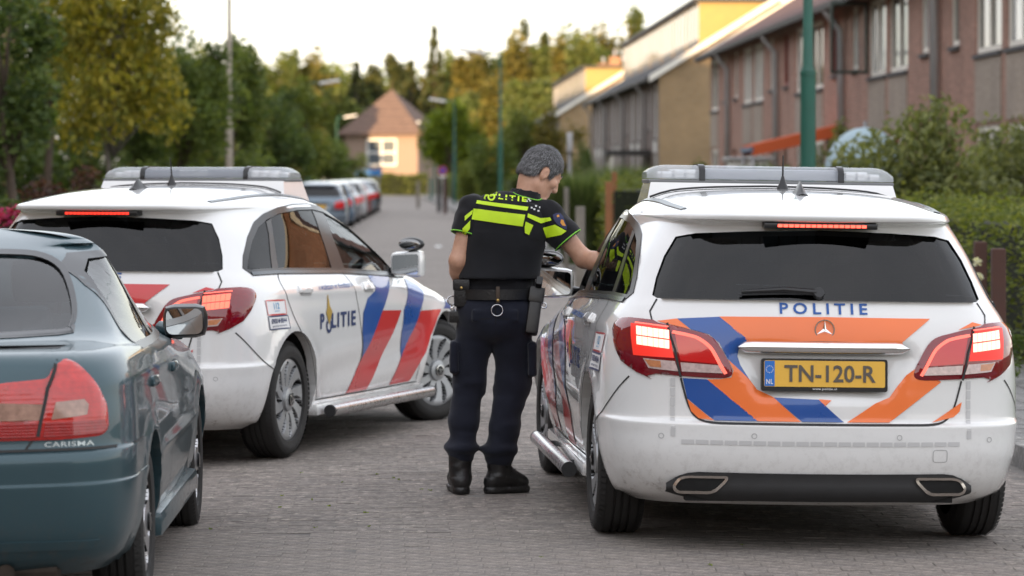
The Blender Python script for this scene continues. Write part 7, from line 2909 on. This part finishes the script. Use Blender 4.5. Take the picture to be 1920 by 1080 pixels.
# ---- belt and what hangs on it
def oval(cx_, cy_, rx, ry, z0, z1, n=36, t=.008):
    m = MB()
    prof = [(1, z0), (1, z1)]
    vs, fs = [], []
    for o in (0, t):
        for z in (z0, z1):
            for k in range(n):
                a = 2 * PI * k / n
                vs.append((cx_ + (rx + o) * math.cos(a), cy_ + (ry + o) * math.sin(a), z + .012 * math.cos(a) * 0))
    for k in range(n):
        j = (k + 1) % n
        fs += [(2 * n + k, 2 * n + j, 3 * n + j, 3 * n + k), (n + k, 3 * n + k, 3 * n + j, n + j), (k, j, 2 * n + j, 2 * n + k)]
    m.add(vs, fs)
    return m
belt = oval(.060, .008, .186, .142, .962, 1.012).build('belt', M_LEATHER, OFF, True, 40)
p_ = MB()
p_.bbox((-.150, -.085, .925), (-.075, -.015, 1.055), .014)
p_.bbox((-.155, -.09, 1.005), (-.07, -.01, 1.062), .012)
pch = p_.build('belt_pouch', M_LEATHER, OFF, True, 40)
q_ = MB(); q_.lathe([(0, .004), (.006, .003), (.007, 0)], 10, Matrix.Translation((-.112, -.0905, 1.02)) @ Matrix.Rotation(R(90), 4, 'X')); q_.build('press_stud', plain('brass', (.6, .42, .15), .3, 1.0), pch)
k_ = MB()
ring_tube(k_, None, .022, .0035, Matrix.Translation((-.160, -.02, .955)) @ Matrix.Rotation(R(70), 4, 'X'), 18, 6)
ring_tube(k_, None, .022, .0035, Matrix.Translation((-.158, .0, .92)) @ Matrix.Rotation(R(60), 4, 'Y'), 18, 6)
k_.bbox((-.168, -.03, .90), (-.150, .0, .925), .004)
k_.build('handcuffs', plain('nickel', (.6, .6, .62), .22, 1.0), OFF, True, 40)
k_ = MB(); k_.bbox((-.175, -.045, .845), (-.115, .02, .905), .012); k_.build('torch_pouch', M_LEATHER, OFF, True, 40)
st = MB(); st.bbox((.058, -.158, .948), (.078, -.140, 1.028), .004); strap = st.build('key_strap', plain('brown_leather', (.055, .035, .022), .5), OFF, True, 40)
st = MB(); ring_tube(st, None, .028, .003, Matrix.Translation((.064, -.155, .912)) @ Matrix.Rotation(R(86), 4, 'X'), 22, 6); st.build('key_ring', plain('nickel', (.6, .6, .62), .22, 1.0), strap, True)
st = MB(); st.lathe([(0, .004), (.006, .003), (.007, 0)], 10, Matrix.Translation((.068, -.158, .962)) @ Matrix.Rotation(R(90), 4, 'X')); st.build('press_stud', plain('brass', (.6, .42, .15), .3, 1.0), strap)
hm = Matrix.Translation((.262, -.03, .985)) @ Matrix.Rotation(R(8), 4, 'Y') @ Matrix.Rotation(R(-12), 4, 'X')
h_ = MB()
h_.bbox((-.035, -.055, -.205), (.028, .035, .02), .014, hm)
h_.bbox((-.042, -.06, -.05), (.035, .04, .03), .012, hm)
holst = h_.build('holster', M_HOLSTER, OFF, True, 40)
h_ = MB()
h_.bbox((-.016, -.105, .0), (.016, -.02, .045), .008, hm @ Matrix.Rotation(R(-20), 4, 'X'))
h_.bbox((-.014, -.02, .015), (.014, .06, .05), .006, hm)
h_.build('pistol_grip', M_TRIM, holst, True, 40)
h_ = MB(); ring_tube(h_, None, .014, .004, hm @ Matrix.Translation((.038, -.03, -.055)) @ Matrix.Rotation(R(80), 4, 'X'), 14, 6); h_.build('lanyard_ring', plain('nickel', (.6, .6, .62), .22, 1.0), holst, True)
rd_ = MB(); rd_.bbox((.215, .09, .95), (.255, .14, 1.07), .012); rd_.build('radio', M_HOLSTER, OFF, True, 40)

# ---- boots
def f_boot(P, an, toe, heel):
    an, toe, heel = np.array(an), np.array(toe), np.array(heel)
    sh = cone(P, (an[0], an[1], .09), (an[0], an[1], .225), .056, .060)
    ft = smin(.03, cone(P, heel + np.array((0, 0, .055)), an * .5 + toe * .5 + np.array((0, 0, .0)), .044, .046), cone(P, an * .5 + toe * .5, toe, .045, .036))
    d = smin(.035, sh, ft)
    d = np.maximum(d, .026 - P[:, 2])
    sole = np.maximum(smin(.02, cone(P, heel + np.array((0, 0, .02)), toe * .5 + an * .5 * np.array((1, 1, 0)) + np.array((0, 0, .01)), .045, .048), cone(P, an * .5 * np.array((1, 1, 0)) + toe * .5, toe * np.array((1, 1, 0)) + np.array((0, 0, .02)), .048, .042)), np.maximum(P[:, 2] - .030, .002 - P[:, 2]))
    return np.minimum(d, sole)
for an, toe, heel in (((-.118, .0, .09), (-.150, .185, .055), (-.114, -.030, .0)), ((.072, .0, .09), (.185, .055, .050), (.040, -.012, .0))):
    body_part('boot', lambda P: f_boot(P, an, toe, heel), (min(an[0], toe[0]) - .10, min(an[1], toe[1]) - .11, -.01), (max(an[0], toe[0]) + .10, max(an[1], toe[1]) + .11, .25), .0065, M_LEATHER, OFF, [(.004, (18, 18, 40), 2.0, lambda V: (V[:, 2] > .08) * 1.0)])
lc = MB()
for k in range(4):
    c0 = Vector((.072 + .018 + k * .016, .008 + k * .008, .165 - k * .025))
    lc.tube([c0 + Vector((.012, -.05, -.004)), c0 + Vector((.032, -.004, .006)), c0 + Vector((.02, .04, 0))], .003, 5)
lc.build('laces', M_TRIM, OFF, True)

# ================================================================== street furniture and parked cars
M_POST = plain('green_post_paint', (0.016, 0.105, 0.075), 0.45, var=0.12, vscale=5)
M_POSTC = plain('concrete_post', (0.42, 0.37, 0.30), 0.85, var=0.18, vscale=6)
M_HEAD = plain('lamp_head_white', (0.84, 0.83, 0.80), 0.35)
def street_lamp(label, x, y, h, arm, r0, mat, head=True, name='street_lamp'):
    t = thing(name, label, 'street lamp', (x, y, .03), group='street lamps')
    p = MB()
    p.tube([(0, 0, 0), (0, 0, 1.0), (0, 0, 2.62)], [r0, r0, r0], 16)
    p.tube([(0, 0, 2.62), (0, 0, 2.70), (0, 0, h)], [r0, r0 * .68, r0 * .45], 16)
    p.build('post', mat, t, True, 40)
    c = MB()
    c.tube([(0, 0, 2.60), (0, 0, 2.64)], r0 * 1.06, 16)
    c.build('collar', mat, t, True, 40)
    if head:
        a = MB()
        s = 1 if arm > 0 else -1
        a.tube([(0, 0, h - .05), (s * .05, 0, h + .03), (arm * .55, 0, h + .06)], .03, 8)
        a.build('arm', mat, t, True)
        b = MB()
        L = .88
        c0 = arm
        vs = []
        for k, (q, w, zz) in enumerate(((-.5, .07, 0), (-.42, .11, .01), (.35, .13, .02), (.5, .08, .02))):
            for dy, dz in ((-w, .0), (-w * .8, .075), (w * .8, .075), (w, .0), (w * .6, -.05), (-w * .6, -.05)):
                vs.append((c0 + s * q * L, dy, h + .06 + dz + zz + q * .12))
        b.add(vs, [(i * 6 + k, i * 6 + (k + 1) % 6, (i + 1) * 6 + (k + 1) % 6, (i + 1) * 6 + k) for i in range(3) for k in range(6)] + [tuple(range(5, -1, -1)), tuple(range(18, 24))])
        b.build('lamp_head', M_HEAD, t, True, 40)
    return t
street_lamp('thick green lamp post rising out of frame behind the right police car', 3.104, 33, 6.2, -1.0, .082, M_POST)
street_lamp('green street lamp behind the officer with its head over the road', -0.386, 103.4, 5.55, -.92, .075, M_POST)
street_lamp('second green street lamp on the right, half way down the street', -3.112, 170, 5.55, -.92, .075, M_POST)
street_lamp('farthest green street lamp on the right', -5.947, 242, 5.55, -.92, .075, M_POST)
street_lamp('left-hand street lamp with pale head above the yellowish trees', -7.941 - .92, 137, 5.55, .92, .075, M_POST)
street_lamp('far left-hand street lamp beside the pyramid roof', -11.093 - .92, 216, 5.55, .92, .075, M_POST)
street_lamp('pale concrete lamp post standing among the left-hand trees', -5.929, 66, 7.2, .9, .075, M_POSTC, name='concrete_lamp_post')

sp = thing('sign_post', 'plain grey sign post seen edge-on to the right of the officer', 'sign', (1.062, 58, .03))
MB().tube([(0, 0, 0), (0, 0, 2.33)], .038, 12).build('post', W_GREY, sp, True, 40)
MB().bbox((-.05, -.22, 1.98), (.05, .22, 2.34), .01).build('sign_plate', W_GREY, sp, True, 40)
ns = thing('no_parking_sign', 'round blue and red no-parking sign on the far right pavement', 'sign', (-3.217, 146, .03))
MB().tube([(0, .03, 0), (0, .03, 2.0)], .03, 10).build('post', W_GREY, ns, True, 40)
rot = Matrix.Translation((0, 0, 1.79)) @ Matrix.Rotation(R(90), 4, 'X')
d = MB(); d.lathe([(0, 0), (.21, 0), (.21, .012), (0, .012)], 28, rot); disc = d.build('disc', plain('sign_red', (.55, .02, .03), .4), ns)
d = MB(); d.lathe([(0, .014), (.165, .014)], 28, rot); d.build('blue_field', plain('sign_blue', (.02, .06, .42), .4), disc)
d = MB(); d.add([rot @ Vector(q) for q in ((-.13, .10, .016), (-.10, .13, .016), (.13, -.10, .016), (.10, -.13, .016))], [(3, 2, 1, 0)]); d.build('red_bar', plain('sign_red', (.55, .02, .03), .4), disc)
MB().bbox((-.19, -.01, 1.42), (.19, .01, 1.56), .005).build('lower_plate', W_WHITE, ns)
def stake(label, x, y, h, w, mat, cat='post', name='wooden_post'):
    t = tag(MB().bbox((-w / 2, -w / 2, 0), (w / 2, w / 2, h), .012).build(name, mat), label, cat)
    t.location = (x, y, .03)
    return t
M_WOOD_O = plain('orange_brown_wood', (.28, .12, .05), .8, var=.2, vscale=6)
M_WOOD_G = plain('weathered_wood', (.22, .20, .17), .85, var=.2, vscale=6)
M_WOOD_R = plain('red_brown_wood', (.075, .035, .026), .8, var=.25, vscale=6)
stake('orange-brown wooden post standing before the short hedge', 1.350, 44, 1.46, .09, M_WOOD_O)
stake('shorter orange-brown post just behind the first one', 1.529, 47, 1.60, .08, M_WOOD_O)
stake('pale weathered post low beside the ornamental grass', 0.868, 40, 1.15, .12, M_WOOD_G)
stake('grey garden post between officer and grass', 0.899, 52, 1.35, .08, M_WOOD_G)
for i, (x_, Y_) in enumerate(((3.493, 22.6), (3.720, 25.0))):
    stake(('red-brown fence post in front of the clipped hedge', 'red-brown fence post half hidden by the right police car')[i], x_, Y_, 1.02, .10, M_WOOD_R)
_g = np.random.default_rng(8)
bush('flowering_shrub', 'low shrub with pale flowers under the clipped hedge', 3.606, 23, .28, (.22, .2, .28), 500, .05, L_DARK, 81, 8, stems=3)
_fl = thing('white_blossom', 'two white flowers poking out of the clipped hedge', 'flower', (3.551, 24, 1.0))
_V, _F = leaves([(0, 0, -.08), (.01, 0, -.20)], [(.03, .03, .03)] * 2, [26, 22], .035, _g, .9, 0)
np_mesh('petals', _V, _F, L_WHITE, _fl)
for i, (x_, Y_, h_) in enumerate(((-4.475, 150, 1.3), (-3.088, 133, 1.5), (-2.712, 128, 1.5), (-5.153, 200, 1.4))):
    stake(('low bollard by the far pavement', 'dark gate post under the no-parking sign', 'brown gate post beside the no-parking sign', 'thin garden stake at the end of the right pavement')[i], x_, Y_, h_, .16, (M_WOOD_G, W_DARK, M_WOOD_R, M_POST)[i])
# blue board far left
bb = thing('blue_board', 'bright blue board on two posts at the end of the parked cars', 'sign', (-9.803, 215, .03))
MB().bbox((-.9, -.04, 1.55), (.9, .04, 2.0), .01).build('panel', plain('blue_board', (.02, .16, .42), .45), bb)
for q in (-.7, .7):
    MB().tube([(q, .07, 0), (q, .07, 1.9)], .04, 8).build('post', W_GREY, bb, True, 40)
# awning, dome cover and carport things along the terrace
aw = thing('orange_awning', 'orange fabric awning sloping out from the brown terrace', 'awning', (5.705, 68, .03))
a = MB()
a.add([(-.62, -1.4, 2.20), (-.62, 1.4, 2.20), (1.6, 1.4, 2.72), (1.6, -1.4, 2.72), (-.62, -1.4, 2.16), (-.62, 1.4, 2.16), (1.6, 1.4, 2.68), (1.6, -1.4, 2.68)], [(0, 1, 2, 3), (7, 6, 5, 4), (0, 4, 5, 1), (0, 3, 7, 4), (1, 5, 6, 2)])
a.build('canvas', plain('orange_canvas', (.62, .12, .035), .8), aw)
for q in (-1.42, 1.42):
    sc_ = MB()
    sc_.add([(-.62, q, 1.96), (1.6, q, 2.46), (1.6, q, 2.70), (-.62, q, 2.18)], [(0, 1, 2, 3)])
    sc_.build('side_cloth', plain('orange_canvas', (.62, .12, .035), .8), aw)
for q in (-1.35, 1.35):
    MB().tube([(-.6, q, 0), (-.6, q, 2.15)], .03, 8).build('pole', W_GREY, aw, True)
MB().box((-.66, -1.45, 2.06), (-.60, 1.45, 2.155)).build('valance', plain('blue_valance', (.14, .20, .28), .7), aw)
dc = thing('garden_tent', 'pale blue dome of a garden tent behind the willowy bush', 'tent', (5.274, 47, .03))
a = MB()
a.lathe([(.62 * math.cos(t_), 1.55 + .72 * math.sin(t_)) for t_ in np.linspace(-.2, PI / 2 - .02, 9)], 8)
a.lathe([(.60, 0), (.62, 1.42)], 8)
a.build('canvas', plain('pale_blue_canvas', (.34, .45, .50), .7, var=.1), dc, True)
MB().tube([(0, 0, 2.26), (0, 0, 2.36)], .03, 8).build('finial', W_GREY, dc)
wb = thing('white_cuboid', 'small white shed low in front of the brown terrace beside the orange awning', 'cuboid', (5.556, 74, .03))  # unidentified white boxy shape, given walls, roof and window
a = MB(); a.bbox((-.45, -.9, 0), (.45, .9, 1.9), .04); a.build('wall', W_WHITE, wb, True, 40)
MB().bbox((-.55, -1.0, 1.905), (.55, 1.0, 1.98), .02).build('roof', W_GREY, wb)
MB().bbox((-.47, -.8, 1.2), (-.44, .2, 1.7), .02).build('window', G_PANE, wb)

P_SILVER = car_paint('silver_blue_paint', (.16, .21, .26), flake=.5)
P_BLUE = car_paint('steel_blue_paint', (.055, .11, .18), flake=.4)
P_GREY = car_paint('grey_paint', (.16, .17, .19), flake=.5)
P_DARK = car_paint('dark_paint', (.025, .028, .035), flake=.3)
P_RED = car_paint('red_paint_car', (.22, .03, .03), flake=.2)
P_WHITE2 = car_paint('off_white_paint', (.34, .35, .36))
rows = [(90, P_SILVER, 'estate', 'silver-blue hatchback with red tail lamp, nearest of the parked row'), (97.5, P_BLUE, 'estate', 'steel blue estate, second of the parked row'),
        (105, P_GREY, 'saloon', 'grey saloon, third of the parked row'), (113, P_WHITE2, 'estate', 'off-white hatchback, fourth of the parked row'), (121, P_RED, 'saloon', 'dark red saloon, fifth of the parked row'),
        (129, P_SILVER, 'saloon', 'pale silver saloon, sixth of the parked row'), (138, P_DARK, 'estate', 'dark estate at the far end of the parked row')]
for Y_, paint_, kind_, lab_ in rows:
    plain_car(lab_, (XC(Y_) - HW + 1.0 + (Y_ - 90) * .022, Y_, -.05), -math.atan(KS), paint_, kind_)
plain_car('grey-blue estate parked behind the askew police car, only its roof showing', (-3.42, 27.6, -.05), R(2.5), P_BLUE, 'estate')
